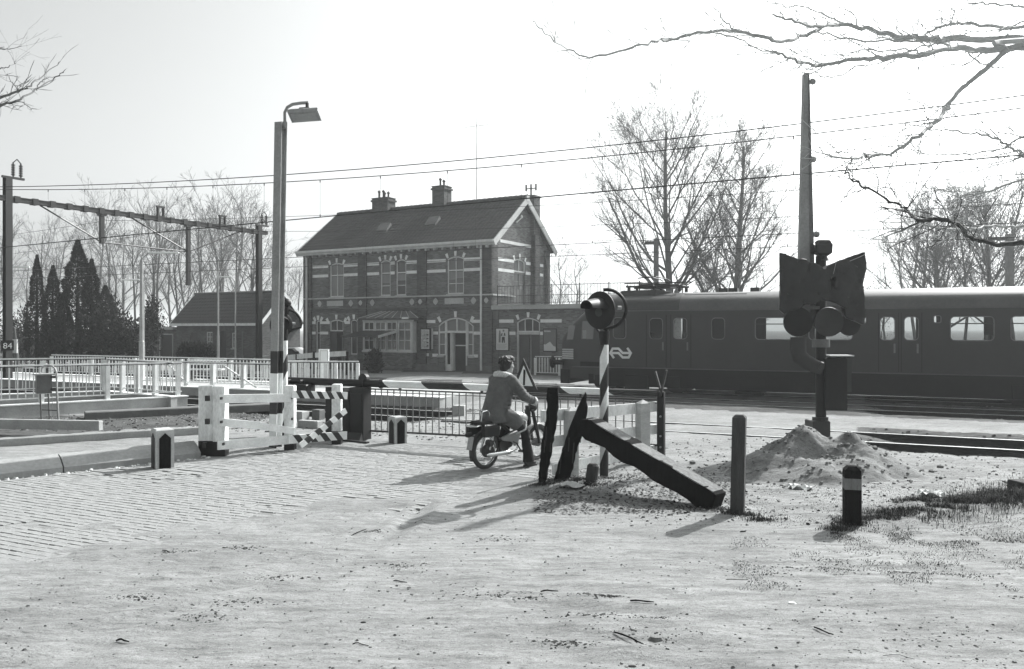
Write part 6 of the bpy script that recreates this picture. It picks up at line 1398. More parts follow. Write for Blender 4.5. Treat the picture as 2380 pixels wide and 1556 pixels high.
p=hR.lerp(kR,.74); m.tube([p+Vector((-.10,-.03,-.115)),p+Vector((.03,-.11,-.055)),p+Vector((.10,-.06,.06)),p+Vector((.075,.04,.09))],.016,8)
o=m.build('fleece_hem','fleece',pr); remesh(o,.010,1,.4)
m=MB()
for h_,k_,a_ in ((hR,kR,aR),(hL,kL,aL)):
    m.tube([h_,h_.lerp(k_,.5),k_,k_.lerp(a_,.4),k_.lerp(a_,.8),a_+Vector((0,0,-.035))],[.11,.098,.078,.072,.082,.10],14)
m.ell((.27,0,.84),.15,.17,.10,14,10)
for k in range(5): p=kR.lerp(aR,.1+.2*k); m.tube([p+Vector((-.05,-.05,.02)),p+Vector((.02,-.075,0)),p+Vector((.07,-.02,.03))],.012,6)
o=m.build('trousers','trouser',pr); remesh(o,.010,4,.5)
for a_ in (aR,aL):
    m=MB(); f_=.0 ; m.loft([ering(a_+Vector((-.05,0,-.045)),.05,.045,(0,0,1)),ering(a_+Vector((-.045,0,.01)),.05,.043,(0,0,1))]); m.ell(a_+Vector((.03,0,-.055)),.135,.05,.04,14,8); m.ell(a_+Vector((.0,0,-.02)),.07,.048,.055,12,8); m.cbox(a_.x-.10,a_.x+.15,a_.y-.045,a_.y+.045,a_.z-.11,a_.z-.075,.01)
    o=m.build('shoe','shoe',pr); remesh(o,.009,3,.4)
# ---------------------------------------------------------------- trees
def gen_tree(seed,h,r0,levels,spread=.6,twig=.006,fan=(5,9),up=.25,clear=.25,fork=None,dens=1.0,wind=.12):
    rg=random.Random(seed); m=MB()
    def grow(p,d,L,r,lv,bias):
        n=4 if lv<levels-1 else 3
        pts=[p.copy()]; rr=[r]; dd=d.normalized(); cur=p.copy()
        for i in range(n):
            dd=(dd+Vector((rg.gauss(0,wind),rg.gauss(0,wind),rg.gauss(0,wind)+up*.22*(1 if lv>0 else .1)))).normalized(); cur=cur+dd*(L/n); pts.append(cur.copy()); rr.append(max(twig,r*(1-(i+1)/n*.72)))
        m.tube(pts,rr,7 if lv==0 else (5 if lv<2 else 3),cap=False)
        if lv>=levels: return
        k=int(rg.uniform(*fan)*dens*(1 if lv else 1.9))
        for j in range(k):
            t_=rg.uniform(clear if lv==0 else .18,1.0); f_=t_*n; i=min(n-1,int(f_)); q=pts[i].lerp(pts[i+1],f_-i); ax=(pts[i+1]-pts[i]).normalized()
            pe_=ax.orthogonal().normalized(); pe_=Matrix.Rotation(rg.uniform(0,6.283),3,ax)@pe_
            an=rg.uniform(.45,1.05)*(spread/.6); nd=(ax*math.cos(an)+pe_*math.sin(an)); 
            if lv==0 and t_<.5: nd.z=max(nd.z,.05)
            nl=L*rg.uniform(.38,.62)*(1.25-.75*t_ if lv==0 else 1.1-.5*t_); nr=max(twig,rr[i]*rg.uniform(.35,.55)); grow(q,nd,nl,nr,lv+1,bias)
    if fork:
        grow(Vector((0,0,0)),Vector((0,0,1)),h*.95,r0,0,0)
    else: grow(Vector((0,0,0)),Vector((0,0,1)),h,r0,0,0)
    return m
def big_tree(name,label,base,seed,h,r0,lean=None,sprd=.72,mt='bark_far',tilt=0.0,K=30):
    t=thing(name,label,'tree',base); rg=random.Random(seed); crown=MB(); trunk=MB()
    n=9; pts=[];rr=[]; c=Vector((0,0,-.1)); d=Vector((tilt,0,1)).normalized()
    for i in range(n+1):
        pts.append(c.copy()); rr.append(r0*(1-.80*(i/n)**.9)+.01); d=(d+Vector((rg.gauss(0,.03),rg.gauss(0,.03),0))).normalized(); c=c+d*(h*.80/n)
    trunk.tube(pts,rr,10,cap=False); trunk.build('trunk',mt,t,smooth=True)
    def grow(p,d,L,r,lv):
        n=5 if lv<2 else 4; q=[p.copy()]; r_=[r]; cur=p.copy(); dd=d.normalized(); w_=(.10,.13,.17,.2)[min(3,lv-1)]
        for i in range(n):
            dd=(dd+Vector((rg.gauss(0,w_),rg.gauss(0,w_),rg.gauss(0,w_)+.09))).normalized(); cur=cur+dd*(L/n); q.append(cur.copy()); r_.append(max(.0055,r*(1-(i+1)/n*.75)))
        crown.tube(q,r_,5 if lv<2 else 3,cap=False)
        if lv>=4: return
        for j in range(rg.randint(*((9,13) if lv==1 else (6,9) if lv==2 else (3,6)))):
            t_=rg.uniform(.15,1); f_=t_*n; i=min(n-1,int(f_)); a_=q[i].lerp(q[i+1],f_-i); ax=(q[i+1]-q[i]).normalized(); pe_=Matrix.Rotation(rg.uniform(0,6.283),3,ax)@ax.orthogonal().normalized(); an=rg.uniform(.35,.95)
            grow(a_,ax*math.cos(an)+pe_*math.sin(an),L*rg.uniform(.34,.55)*(1.15-.5*t_),max(.007,r_[i]*rg.uniform(.4,.6)),lv+1)
    for k in range(K):
        t_=.22+.74*(k/K)**1.15+rg.uniform(-.015,.015); f_=t_*n; i=min(n-1,int(f_)); p=pts[i].lerp(pts[i+1],f_-i); a=k*2.4+rg.uniform(-.4,.4)
        up_=1.05-.9*max(0,.45-t_)*2.0+.5*t_+rg.uniform(-.3,.5); dd=Vector((math.cos(a),math.sin(a)*.8,up_*.8)).normalized(); L=h*(.20+.36*(1-t_)*(1 if t_>.3 else .85))*rg.uniform(.75,1.1)*sprd/.72
        grow(p,dd,L,rr[i]*rg.uniform(.28,.46),1)
    if lean:
        for (dx,dz,L) in lean: grow(Vector((0,0,dz)),Vector((dx,0,1)),L,r0*.5,1)
    crown.build('crown',mt,t,kind='stuff'); return t
def base_at(px,Y): return Vector(((px-1190)/F*Y,Y,0))
big_tree('bare_tree','tallest bare tree with a thick straight trunk standing behind the train pantograph',base_at(1561,52),11,19.0,.30,lean=[(-.75,3.5,8.5),(.8,4,6)],sprd=.78)
big_tree('bare_tree','second bare tree with narrower crown right of the tallest one, behind the train',base_at(1700,54),23,18.2,.30,lean=[(-.6,2.6,8)],sprd=.56)
big_tree('bare_tree','leaning bare tree between the two tall ones, crossing behind the train roof',base_at(1690,53)+Vector((.5,0,0)),31,9.5,.2,sprd=.45,tilt=-.42,K=16)
big_tree('bare_tree','broad bare tree beyond the right hand carriages, left of the pole',base_at(2186,56),41,12.2,.26,sprd=.85)
big_tree('bare_tree','bare tree with crooked trunk near the right edge behind the last carriage',base_at(2292,50),43,12.5,.22,sprd=.8)
bgm=[]
for k in range(4):
    m=gen_tree(100+k,9.5+k*.5,.13,3,spread=.5,twig=.008,fan=(5,7),clear=.2,dens=1.05,wind=.11); bgm.append(m.mesh('bare_tree','bark_far'))
rg=random.Random(5)
def bgtree(px,Y,hh,label,k=None,grp='bare trees along the back of the station yard'):
    b=base_at(px,Y); s_=hh/10.0; k=rg.randrange(4) if k is None else k; o=link('bare_tree',bgm[k],None,b,rg.uniform(0,6.28),label=label,category='tree',group=grp); o.scale=(s_*rg.uniform(.85,1.1),s_*rg.uniform(.85,1.1),s_); return o
sl1='slender bare tree in the dense row behind the conifers and small outbuilding'
def reglab(px):
    for x_,l in ((60,'bare tree left of the conifers behind the left overhead line mast'),(250,'bare tree whose crown rises above the dark conifers'),(420,'bare tree behind the flat roofed shed and the tall platform lamp'),(560,'bare tree behind the tiled roof of the small outbuilding'),(9999,'low bare tree between the outbuilding roof and the station')):
        if px<x_: return l
for i in range(27):
    px=-60+i*29+rg.uniform(-12,12); Y=rg.uniform(62,82); top=rg.uniform(520,590) if 230<px<640 else rg.uniform(570,625)
    if px>650: top=rg.uniform(620,670)
    bgtree(px,Y,(765-top)*Y/F+2.15,reglab(px),None,'back row: '+reglab(px))
for i in range(7):
    px=245+i*52+rg.uniform(-12,12); Y=rg.uniform(88,110); bgtree(px,Y,(765-rg.uniform(500,560))*Y/F+2.15,reglab(px),None,'back row: '+reglab(px))
for px,top,Y,lb in ((1305,600,62,'small bare tree seen through the terrace railing beside the station'),(1345,620,66,'faint small bare tree right of the terrace railing'),(2240,505,70,'slim bare tree between the two broad ones at the right'),(2090,560,80,'low bushy bare tree beyond the carriage just right of the black sheet'),(2130,520,85,'faint bare tree left of the broad one beyond the carriages'),(2330,520,64,'bare tree partly behind the pole at the right edge'),(2060,600,78,'lowest bushy bare tree nearest the black sheet'),(2360,450,60,'bare tree cut by the right edge above the train'),(2150,480,72,'thin bare tree just left of the broad one')):
    bgtree(px,Y,(765-top)*Y/F+2.15,lb,grp='bare trees beyond the train')
# conifers : leaf clumps through a cone volume
def conifer(seed,h,r,n,name='conifer'):
    rg=random.Random(seed); m=MB()
    bump_=[(rg.uniform(0,6.28),rg.uniform(.05,.9),rg.uniform(.08,.3)) for _ in range(26)]
    for i in range(n):
        t_=rg.random()**.75; z=h*(.06+.94*t_); rr=r*(1-t_)**.8*(1.0 if t_>.12 else .7+t_*2.5); a=rg.uniform(0,6.283); q=rg.uniform(.45,1.0)**.5
        k=1+sum(1.7*b[2]*math.exp(-((t_-b[1])/.05)**2)*max(0,math.cos(a-b[0]))**3 for b in bump_)
        p=Vector((rr*q*k*math.cos(a),rr*q*k*math.sin(a),z)); s_=rg.uniform(.06,.17)*(1-.4*t_)
        out_=Vector((math.cos(a),math.sin(a),rg.uniform(.2,1.4))).normalized(); sd_=out_.cross(Vector((rg.gauss(0,1),rg.gauss(0,1),rg.gauss(0,1)))).normalized()
        m.add([p-sd_*s_*.5,p+sd_*s_*.5,p+out_*s_*1.5],[(0,1,2)])
    return m.mesh(name,'conifer')
cm_=[conifer(1,7.2,1.05,7500),conifer(2,5.6,1.3,7500),conifer(3,6.4,.95,6500)]
def con(px,top,Y,k,wscale,label):
    b=base_at(px,Y); hh=(765-top)*Y/F+2.15; t=thing('conifer',label,'conifer',b,rg.uniform(0,6),'dark conifers at the left'); base_h=(7.2,5.6,6.4)[k]
    o=link('foliage',cm_[k],t); o.scale=(wscale,wscale,hh/base_h); m=MB(); m.tube([(0,0,0),(.03,0,hh*.5),(0,0,hh*.95)],[.13,.08,.02],7); m.build('trunk','dark_wood',t)
con(86,594,44,0,.62,'leftmost dark conifer, slim with a blunt top'); con(123,619,43,2,.78,'dark conifer shorter than its neighbours, second from the left'); con(181,560,44.5,0,1.15,'tallest dark pointed conifer in the middle of the clump'); con(213,604,44,2,.85,'dark pointed conifer just right of the tallest one')
con(150,700,42,1,.75,'squat dark conifer in front of the tallest one'); con(245,665,45,1,.75,'ragged dark evergreen at the right of the conifer clump')
def bush(px,top,Y,rx,label,mt='bush',n=5000,name='bush'):
    rg=random.Random(int(px)); b=base_at(px,Y); hh=(765-top)*Y/F+2.15; t=thing(name,label,'bush',b); m=MB()
    lob=[(Vector((rg.uniform(-.6,.6)*rx,rg.uniform(-.4,.4)*rx,hh*rg.uniform(.25,.7))),rg.uniform(.35,.6)) for _ in range(9)]
    for i in range(n):
        c,s0=lob[rg.randrange(9)]; d=Vector((rg.gauss(0,1),rg.gauss(0,1),rg.gauss(0,1))).normalized(); q=rg.random()**.4; p=c+Vector((d.x*rx*s0*q,d.y*rx*s0*q,d.z*hh*.42*q)); 
        if p.z<0.02: p.z=rg.uniform(.02,.4)
        s_=rg.uniform(.05,.13); sd_=d.cross(Vector((rg.gauss(0,1),rg.gauss(0,1),rg.gauss(0,1)))).normalized(); m.add([p-sd_*s_*.5,p+sd_*s_*.5,p+d*s_+Vector((0,0,s_*.3))],[(0,1,2)])
    m.build('foliage',mt,t)
    m=MB()
    for k in range(4): m.tube([(rx*.1*k-.1,0,0),(rx*.25*(k-1.5),0,hh*.5)],[.05,.02],5)
    m.build('stems','dark_wood',t); return t
bush(265,690,43,1.5,'dark loose evergreen bush between the conifers and the flat roofed shed'); bush(300,730,42,1.3,'dark undergrowth bush in front of the shed wall'); bush(345,700,46,1.0,'tall dark bush behind the flat roofed shed'); bush(40,720,48,1.3,'dark bush left of the conifers behind the overhead line mast','bush')
bush(450,798,40,.85,'round dark bush beside the bench with darker leaves'); bush(478,800,41,.7,'pale leafy bush under the outbuilding window','pale_bush',2600)
cb=base_at(868,38.6); bush(868,812,38.4,.42,'narrow dark shrub in front of the bay window',n=2600)
bush(2025,640,74,3,'thicket beyond the carriages right of the black sheet','bark_far',2500); bush(372,745,60,1.6,'dark thicket behind the shed roof','bush',3500)
# notice on a tree trunk at the left
nb_=at(36,800,38); nb_.z=0; t=thing('pollarded_trunk','pale stubby tree trunk with a white notice box near the left mast','tree stump',nb_); m=MB(); m.tube([(.15,0,-.05),(.08,0,.5),(0,0,1.3),(-.05,0,2.2)],[.2,.12,.10,.05],8); m.tube([(0,0,1.4),(.3,0,1.7),(.6,0,1.75)],[.06,.04,.02],6); m.build('trunk','bark',t); m=MB(); m.box(-.22,.18,-.2,-.1,1.0,1.65); m.build('notice_box','cornice',t)
# poles behind the train
for px,top,Y,lb in ((1525,555,46,'dark pole with a small cross arm seen in front of the tallest tree'),(2345,545,44,'plain grey pole at the right edge beyond the train')):
    b=base_at(px,Y); hh=(765-top)*Y/F+2.15; t=thing('pole',lb,'pole',b); m=MB(); m.box(-.13,.13,-.13,.13,0,hh); m.build('column','grey_metal' if px>2000 else 'plaster',t); m=MB(); m.box(-.65 if px<2000 else -1.2,.2,-.06,.06,hh-.35,hh-.15); m.build('cross_arm','dark_metal',t)
# ---------------------------------------------------------------- overhanging branches
def boughs(name,label,trunk_base,trunk_r,trunk_h,lines,Y0,mt,seed,tw=1.35):
    rg=random.Random(seed); t=thing(name,label,'tree',trunk_base); tk=MB(); tk.tube([(0,0,-.2),(.05,.05,trunk_h*.5),(0,.1,trunk_h)],[trunk_r,trunk_r*.8,trunk_r*.5],12); tk.build('trunk','bark',t,smooth=True)
    for pts,r0,r1,dy,ends in lines:
        m=MB(); P=[at(x,y,Y0+dy+.25*math.sin(i*1.3+dy*5)) -trunk_base for i,(x,y) in enumerate(pts)]
        if ends: P=[Vector((0,.05,ends))]+P
        # smooth catmull
        Q=[];Rr=[]; n=len(P)
        for i in range(n-1):
            p0=P[max(0,i-1)];p1=P[i];p2=P[i+1];p3=P[min(n-1,i+2)]
            for k in range(5):
                s_=k/5; q=.5*((2*p1)+(p2-p0)*s_+(2*p0-5*p1+4*p2-p3)*s_*s_+(3*p1-p0-3*p2+p3)*s_**3); Q.append(q+Vector((rg.gauss(0,.006),rg.gauss(0,.01),rg.gauss(0,.006)))); u=(i+s_)/(n-1); Rr.append((r0*(1-u)+r1*u)*(1+.15*(k==0)))
        Q.append(P[-1]); Rr.append(r1*.6); m.tube(Q,Rr,7,cap=True)
        # side twigs with buds
        L=sum((Q[i+1]-Q[i]).length for i in range(len(Q)-1)); K=int(L*5.5*tw)
        for k in range(K):
            i=rg.randrange(int(len(Q)*(.3 if ends else .05)),len(Q)-1); d=(Q[i+1]-Q[i]).normalized(); pe_=Matrix.Rotation(rg.uniform(0,6.283),3,d)@d.orthogonal().normalized(); pe_.y*=.5; tl_=rg.uniform(.08,.50); an=rg.uniform(.35,.75); dd=(d*math.cos(an)+pe_*math.sin(an)).normalized(); c=Q[i].copy(); tp_=[c.copy()]; 
            for s_ in range(4): dd=(dd+Vector((rg.gauss(0,.14),rg.gauss(0,.1),rg.gauss(0,.12)+.03))).normalized(); c=c+dd*tl_/4; tp_.append(c.copy())
            rr_=min(Rr[i]*.5,.0036); m.tube(tp_,[rr_,rr_*.8,rr_*.65,rr_*.9,.0008],4,cap=False)
            if tl_>.18:
                for s_ in (1,2,3):
                    if rg.random()<.7:
                        d2=(dd+Vector((rg.gauss(0,.6),rg.gauss(0,.3),rg.gauss(0,.6)))).normalized(); e=tp_[s_]; m.tube([e,e+d2*.045,e+d2*.09],[rr_*.5,rr_*.7,.0006],4,cap=False)
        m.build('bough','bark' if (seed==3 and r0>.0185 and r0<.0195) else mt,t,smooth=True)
    return t
C=lambda L:[cT(*p) for p in L]
Lr=[
 (C([(2700,150),(2380,190),(2060,188),(1900,190),(1760,180),(1640,150),(1520,125),(1380,127),(1250,100),(1160,70)]),.030,.006,.1,4.4),
 (C([(2700,200),(2380,225),(2200,245),(2050,238),(1880,262),(1700,280),(1560,290),(1400,315),(1300,300),(1220,270),(1165,245)]),.028,.005,-.2,4.3),
 (C([(1400,130),(1330,170),(1230,200),(1120,180),(980,152),(870,155),(700,185),(600,200),(480,235),(330,268),(250,278),(180,245),(100,190),(30,130),(0,90)]),.014,.0028,.1,0),
 (C([(980,152),(940,110),(880,40),(840,-20)]),.007,.002,.1,0),
 (C([(880,155),(760,165),(660,150),(570,95)]),.005,.0018,.15,0),
 (C([(860,152),(1000,190),(1060,225),(1200,265),(1330,315)]),.006,.003,0,0),
 (C([(2700,90),(2380,135),(2200,125),(2060,112),(1980,130),(1880,175)]),.015,.007,.3,4.6),
 (C([(1520,125),(1420,70),(1300,40),(1180,20),(1060,-20)]),.007,.002,.2,0),
 (C([(1580,120),(1540,60),(1460,-10)]),.006,.002,.2,0), (C([(1870,185),(1780,165),(1760,90),(1700,10)]),.006,.002,.3,0),
 (C([(2420,200),(2290,250),(2180,350),(2080,430),(2010,520),(1960,590),(1880,650),(1800,710),(1730,745),(1640,750),(1560,762),(1450,760),(1400,730),(1385,705)]),.018,.003,-.6,4.3),
 (C([(1990,205),(1880,230),(1700,300),(1560,330),(1430,382),(1370,350),(1300,325),(1210,340)]),.006,.002,-.1,0),
 (C([(2050,235),(1960,210),(1760,200),(1560,190),(1400,165),(1380,135)]),.010,.004,.05,0),
 (C([(1880,262),(1760,240),(1560,250),(1400,275),(1300,275)]),.006,.002,-.3,0),
 (C([(2100,250),(2150,300),(2250,320),(2380,325)]),.006,.003,-.4,0),(C([(2200,245),(2100,310),(2020,320),(1950,315)]),.005,.002,-.4,0),
 (C([(2380,30),(2240,20),(2140,12),(2080,-10)]),.009,.004,.5,0),(C([(2140,12),(2080,42),(2005,40)]),.004,.0015,.5,0),
 (C([(2700,1170),(2380,1180),(2240,1182),(2130,1155),(2060,1090),(2000,1070),(1870,1066),(1810,1020),(1740,975),(1620,910),(1560,880),(1520,830),(1545,768)]),.019,.003,-.4,3.2),
 (C([(2560,1090),(2380,1100),(2240,1092),(2120,1110),(1990,1105),(1880,1100),(1780,1120),(1700,1160),(1600,1150),(1550,1115)]),.010,.002,-.2,3.4),
 (C([(1600,1060),(1740,1080),(1900,1060),(2080,1060),(2160,1095)]),.002,.005,-.3,0),
 (C([(2600,830),(2380,870),(2200,930),(2080,945),(2020,970),(1950,975)]),.011,.002,-.3,3.8),(C([(2080,945),(1990,920),(1900,905),(1810,880)]),.005,.0015,-.3,0),
 (C([(2600,620),(2380,670),(2300,710),(2180,735),(2060,750),(1900,750),(1810,715)]),.008,.002,-.5,4.0),(C([(2300,712),(2200,660),(2060,640),(1930,625),(1840,605),(1690,595)]),.007,.0018,-.5,0),(C([(2380,745),(2300,712)]),.009,.007,-.5,0),
 (C([(2560,720),(2380,745)]),.011,.009,-.5,4.0),
 (C([(2560,40),(2380,100),(2240,150),(2080,150)]),.008,.003,.2,4.6),
 (C([(1840,190),(1845,140),(1838,120)]),.005,.002,.1,0),(C([(1690,150),(1650,90),(1640,58)]),.006,.0015,.15,0),
]
boughs('bare_tree','tree outside the right edge with flare-paled knotted branches across the upper right sky',Vector((6.3,5.9,0)),.24,6.0,Lr,5.6,'flare_paled_twig',3)  # bark colour lightened to stand in for lens flare veiling these boughs
cL=crop(0,150,300,849)
CL=lambda L:[cL(*p) for p in L]
Ll=[(CL([(-500,560),(-200,530),(0,465),(170,395),(270,355),(420,235),(550,130)]),.022,.003,0,3.6),(CL([(-500,640),(-200,590),(0,535),(150,490),(330,390),(500,275),(590,205)]),.022,.003,.2,3.5),(CL([(150,490),(220,510),(270,555),(330,566),(380,550)]),.005,.002,.2,0),
 (CL([(170,395),(180,350),(230,310),(290,250)]),.006,.002,0,0),(CL([(170,390),(110,320),(60,245)]),.006,.002,0,0),(CL([(-300,330),(-100,260),(0,200),(80,180),(150,130)]),.010,.002,.1,3.9),(CL([(330,390),(360,330),(420,285),(490,270)]),.005,.002,.2,0),(CL([(-200,60),(0,25),(80,20),(200,-10)]),.008,.002,.3,4.2)]
boughs('bare_tree','tree outside the left edge with faint twigs in the upper left sky',Vector((-8.6,8.4,0)),.2,5.5,Ll,8.5,'twig_bark',9,tw=.45)
# ---------------------------------------------------------------- parked car
cb=at(672,765,47); cb.z=-.3; car=thing('parked_car','pale parked saloon car partly hidden behind the lamp post, left of the station','car',cb,R(-8))
prof=[(-1.9,.35),(-1.9,.72),(-1.5,.86),(-.95,.90),(-.45,1.33),(.55,1.36),(1.1,.95),(1.8,.86),(1.95,.70),(1.95,.35)]
m=MB(); m.prism(prof,lambda a,b,e:Vector((a,e*(.78 if b>1.0 else 1),b)),-.78,.78); o=m.build('body','car_paint',car); o.modifiers.new('b','BEVEL').width=.04
for pl in ([(-.82,.93),(-.42,1.27),(.02,1.29),(.02,.93)],[(.08,.93),(.08,1.29),(.52,1.30),(.95,.95)]): m=MB(); m.prism(pl,lambda a,b,e:Vector((a,e,b)),-.80 if 0 else -.796,-.785); m.build('window','glass_dark',car)
m=MB(); m.add([Vector((-.99,-.66,.93)),Vector((-.99,.66,.93)),Vector((-.50,.56,1.31)),Vector((-.50,-.56,1.31))],[(0,1,2,3)]); m.build('windscreen','glass_mid',car)
for x in (-1.25,1.25):
    for y in (-.78,.62): m=MB(); m.tube([(x,y,.3),(x,y+.16,.3)],.3,18); w_=m.build('wheel','rubber',car); m=MB(); m.tube([(x,y-.01,.3),(x,y-.002,.3)],.17,14); m.build('rim','galvanised',w_)
m=MB(); m.box(-1.98,-1.9,-.7,.7,.42,.52); m.build('bumper','chrome',car)
# ---------------------------------------------------------------- ground debris
rg=random.Random(12)
def scatter(name,label,cat,mt,n,region,smin,smax,flat=.5,parent=None,own=True):
    m=MB(); c=0
    while c<n:
        p=region()
        if p is None: continue
        s_=smin+(smax-smin)*rg.random()**3; z=gz(p.x,p.y); k=5; a0=rg.uniform(0,6)
        ri=[p+Vector((s_*math.cos(a0+6.283*i/k)*rg.uniform(.6,1.2),s_*math.sin(a0+6.283*i/k)*rg.uniform(.5,1.1),z-.003)) for i in range(k)]
        up_=[q.lerp(p+Vector((0,0,z)),.45)+Vector((0,0,s_*flat*rg.uniform(.6,1.4))) for q in ri]; m.add(ri+up_,[(i,(i+1)%k,k+(i+1)%k,k+i) for i in range(k)]+[tuple(k+i for i in range(k))]); c+=1
    return m.build(name,mt,None,kind='stuff')
def reg_front():
    y=4.4+7*rg.random()**1.3; x=rg.uniform(-.68,.68)*y; p=Vector((x,y,0)); 
    return None if y>sand_edge(x)+.4 and x<1.3 else p
def reg_front2():
    p=reg_front()
    return p if p and nz2(p.x,p.y,1.1,50)+.4*nz2(p.x,p.y,4,51)>-.02 else None
scatter('loose_stones','','','pebble',2600,reg_front,.004,.020)
scatter('dark_crumbs','','','dark_debris',2600,reg_front2,.002,.014,.3)
def reg_cl():
    c=rg.choice(CLP); p=gp(*c[0]); r_=c[1]; return p+Vector((rg.gauss(0,r_*1.3),rg.gauss(0,r_*.5),0))
CLP=[((1280+a*.5,1164+b*.5),r_) for a,b,r_ in ()]
for (f_,a,b,r_) in ((0,90,460,.10),(0,410,460,.07),(0,640,645,.16),(0,420,545,.12),(0,1180,330,.2),(0,1850,340,.05),(0,250,670,.08),(0,1900,630,.2),(0,690,550,.08),(1,1720,445,.06),(1,2330,480,.12),(1,1130,780,.12),(1,990,845,.09),(1,630,750,.08),(1,1850,605,.09),(1,2250,745,.14),(1,1300,660,.10),(1,850,535,.09),(1,1140,525,.07),(0,1560,300,.3),(0,1900,740,.35)):
    CLP.append(((crop(1635,1600,1636,2380) if f_==0 else crop(0,1400,1635,2380))(a,b),r_))
scatter('dark_crumbs','','','dark_debris',2000,reg_cl,.003,.016,.4)
scatter('dark_soil','','','ballast',1500,reg_cl,.006,.022,.2)
def reg_right():
    y=rg.uniform(8.6,15.5); x=rg.uniform(1.2,.72*y); return Vector((x,y,0))
scatter('rubble','','','pebble',2600,reg_right,.006,.032); scatter('dark_clods','','','dark_debris',1500,reg_right,.006,.03,.5)
def reg_mid():
    s_=rg.uniform(-16,-6.5); n_=rg.uniform(13.2,16.0); return T(s_,n_)
scatter('rubble','','','pebble',1500,reg_mid,.01,.05)
def reg_box():
    p=gp(rg.uniform(-60,640),rg.uniform(958,1006)); return p
scatter('dark_rubble','','','dark_debris',900,reg_box,.01,.05); scatter('rubble','','','pebble',700,reg_box,.01,.05)
def reg_bal():
    tn=rg.choice(TR); s_=rg.uniform(RR+.4,12) if rg.random()<.75 else rg.uniform(-18,RL); return T(s_,tn+rg.uniform(-1.7,1.7))
scatter('track_ballast','','','ballast',5000,reg_bal,.015,.05)
# sand spill lumps along the kerb foot
def reg_kerb():
    t_=rg.random(); p=K0.lerp(K1,t_*1.05-.03); return p-kn*rg.uniform(.0,.28)
scatter('sand_crumbs','','','stone_band',420,reg_kerb,.01,.05,.6)
# leaf litter round the timbers
def reg_lit():
    p=gp(rg.uniform(1240,1700),rg.uniform(1095,1200)); return p if rg.random()<.9 else None
m=MB()
for k in range(2600):
    p=reg_lit()
    if not p: continue
    z=gz(p.x,p.y)+rg.uniform(.0,.035); a=rg.uniform(0,6.28); s_=rg.uniform(.012,.035); d=Vector((math.cos(a),math.sin(a),rg.uniform(-.3,.5))); e=Vector((-math.sin(a),math.cos(a),rg.uniform(-.4,.4))); p=p+Vector((0,0,z)); m.add([p-d*s_,p+e*s_*.5,p+d*s_,p-e*s_*.5],[(0,1,2,3)])
m.build('leaf_litter','dark_debris',None,kind='stuff')
m=MB()
for k in range(1000):
    p=reg_lit()
    if not p: continue
    z=gz(p.x,p.y)+rg.uniform(.0,.03); a=rg.uniform(0,6.28); s_=rg.uniform(.012,.03); d=Vector((math.cos(a),math.sin(a),rg.uniform(-.3,.5))); e=Vector((-math.sin(a),math.cos(a),rg.uniform(-.4,.4))); p=p+Vector((0,0,z)); m.add([p-d*s_,p+e*s_*.5,p+d*s_,p-e*s_*.5],[(0,1,2,3)])
m.build('dry_leaves','pebble',None,kind='stuff')
# grass
def blades(name,mt,n,fn,h0,h1,wd=.004,lean=.6):
    m=MB()
    for k in range(n):
        p,hs=fn()
        if p is None: continue
        z=gz(p.x,p.y)-.01; h_=rg.uniform(h0,h1)*hs; a=rg.uniform(0,6.28); l=rg.uniform(0,lean); d=Vector((math.cos(a),math.sin(a),0)); s_=Vector((-d.y,d.x,0))*wd; p=p+Vector((0,0,z)); q=p+d*h_*l*.4+Vector((0,0,h_*.6)); r=p+d*h_*l+Vector((0,0,h_*(1-.35*l)))
        m.add([p-s_,p+s_,q+s_*.7,q-s_*.7,r],[(0,1,2,3),(3,2,4)])
    return m.build(name,mt,None,kind='stuff')
def g_right():
    # dark bank towards the right edge
    px=2650-740*rg.random()**1.5+20; f_=min(1.2,(px-1930)/450); py=1226-60*max(0,f_)**1.1+rg.gauss(0,7+13*max(0,f_)); p=gp(px,py); v=nz2(p.x,p.y,3.1,95)+.5*nz2(p.x,p.y,8,96)+.25*f_; return (p,(.35+1.0*max(0,f_))*rg.uniform(.4,1.2)) if v>.0 else (None,1)
blades('dark_grass','grass',44000,g_right,.025,.12,.0032,.9); 
def g_line():
    px=rg.uniform(1930,2420); py=1246+ (px-1930)*.055+rg.gauss(0,9); p=gp(px,py); v=nz2(p.x,p.y,2.4,90); return (p,.6) if v>-.05 else (None,1)
blades('dark_grass','grass',10000,g_line,.01,.055,.003,1.2)
def g_patch():
    p=gp(rg.uniform(1700,2450),rg.uniform(1120,1380)); v=nz2(p.x,p.y,2.2,91)+.25*nz2(p.x,p.y,7,92); lim=-.02+ (0 if p.x>3.2 else .14); return (p,.5) if v>lim else (None,1)
blades('low_grass','grass',40000,g_patch,.008,.05,.0035,.9); blades('dry_grass','dry_grass',9000,g_patch,.01,.07,.003,1.2)
tufts=[gp(1705,1199),(gp(1735,1203)),gp(1660,1190),gp(1768,1215),gp(1262,1142),gp(1310,1133),gp(1375,1147),gp(1980,1228),gp(1950,1236),gp(1320,1128),gp(1345,1135),gp(1400,1128)]
def g_tuft():
    c=tufts[rg.randrange(len(tufts))]; p=c+Vector((rg.gauss(0,.09),rg.gauss(0,.05),0)); return p,.6
blades('post_grass','grass',5200,g_tuft,.02,.10)
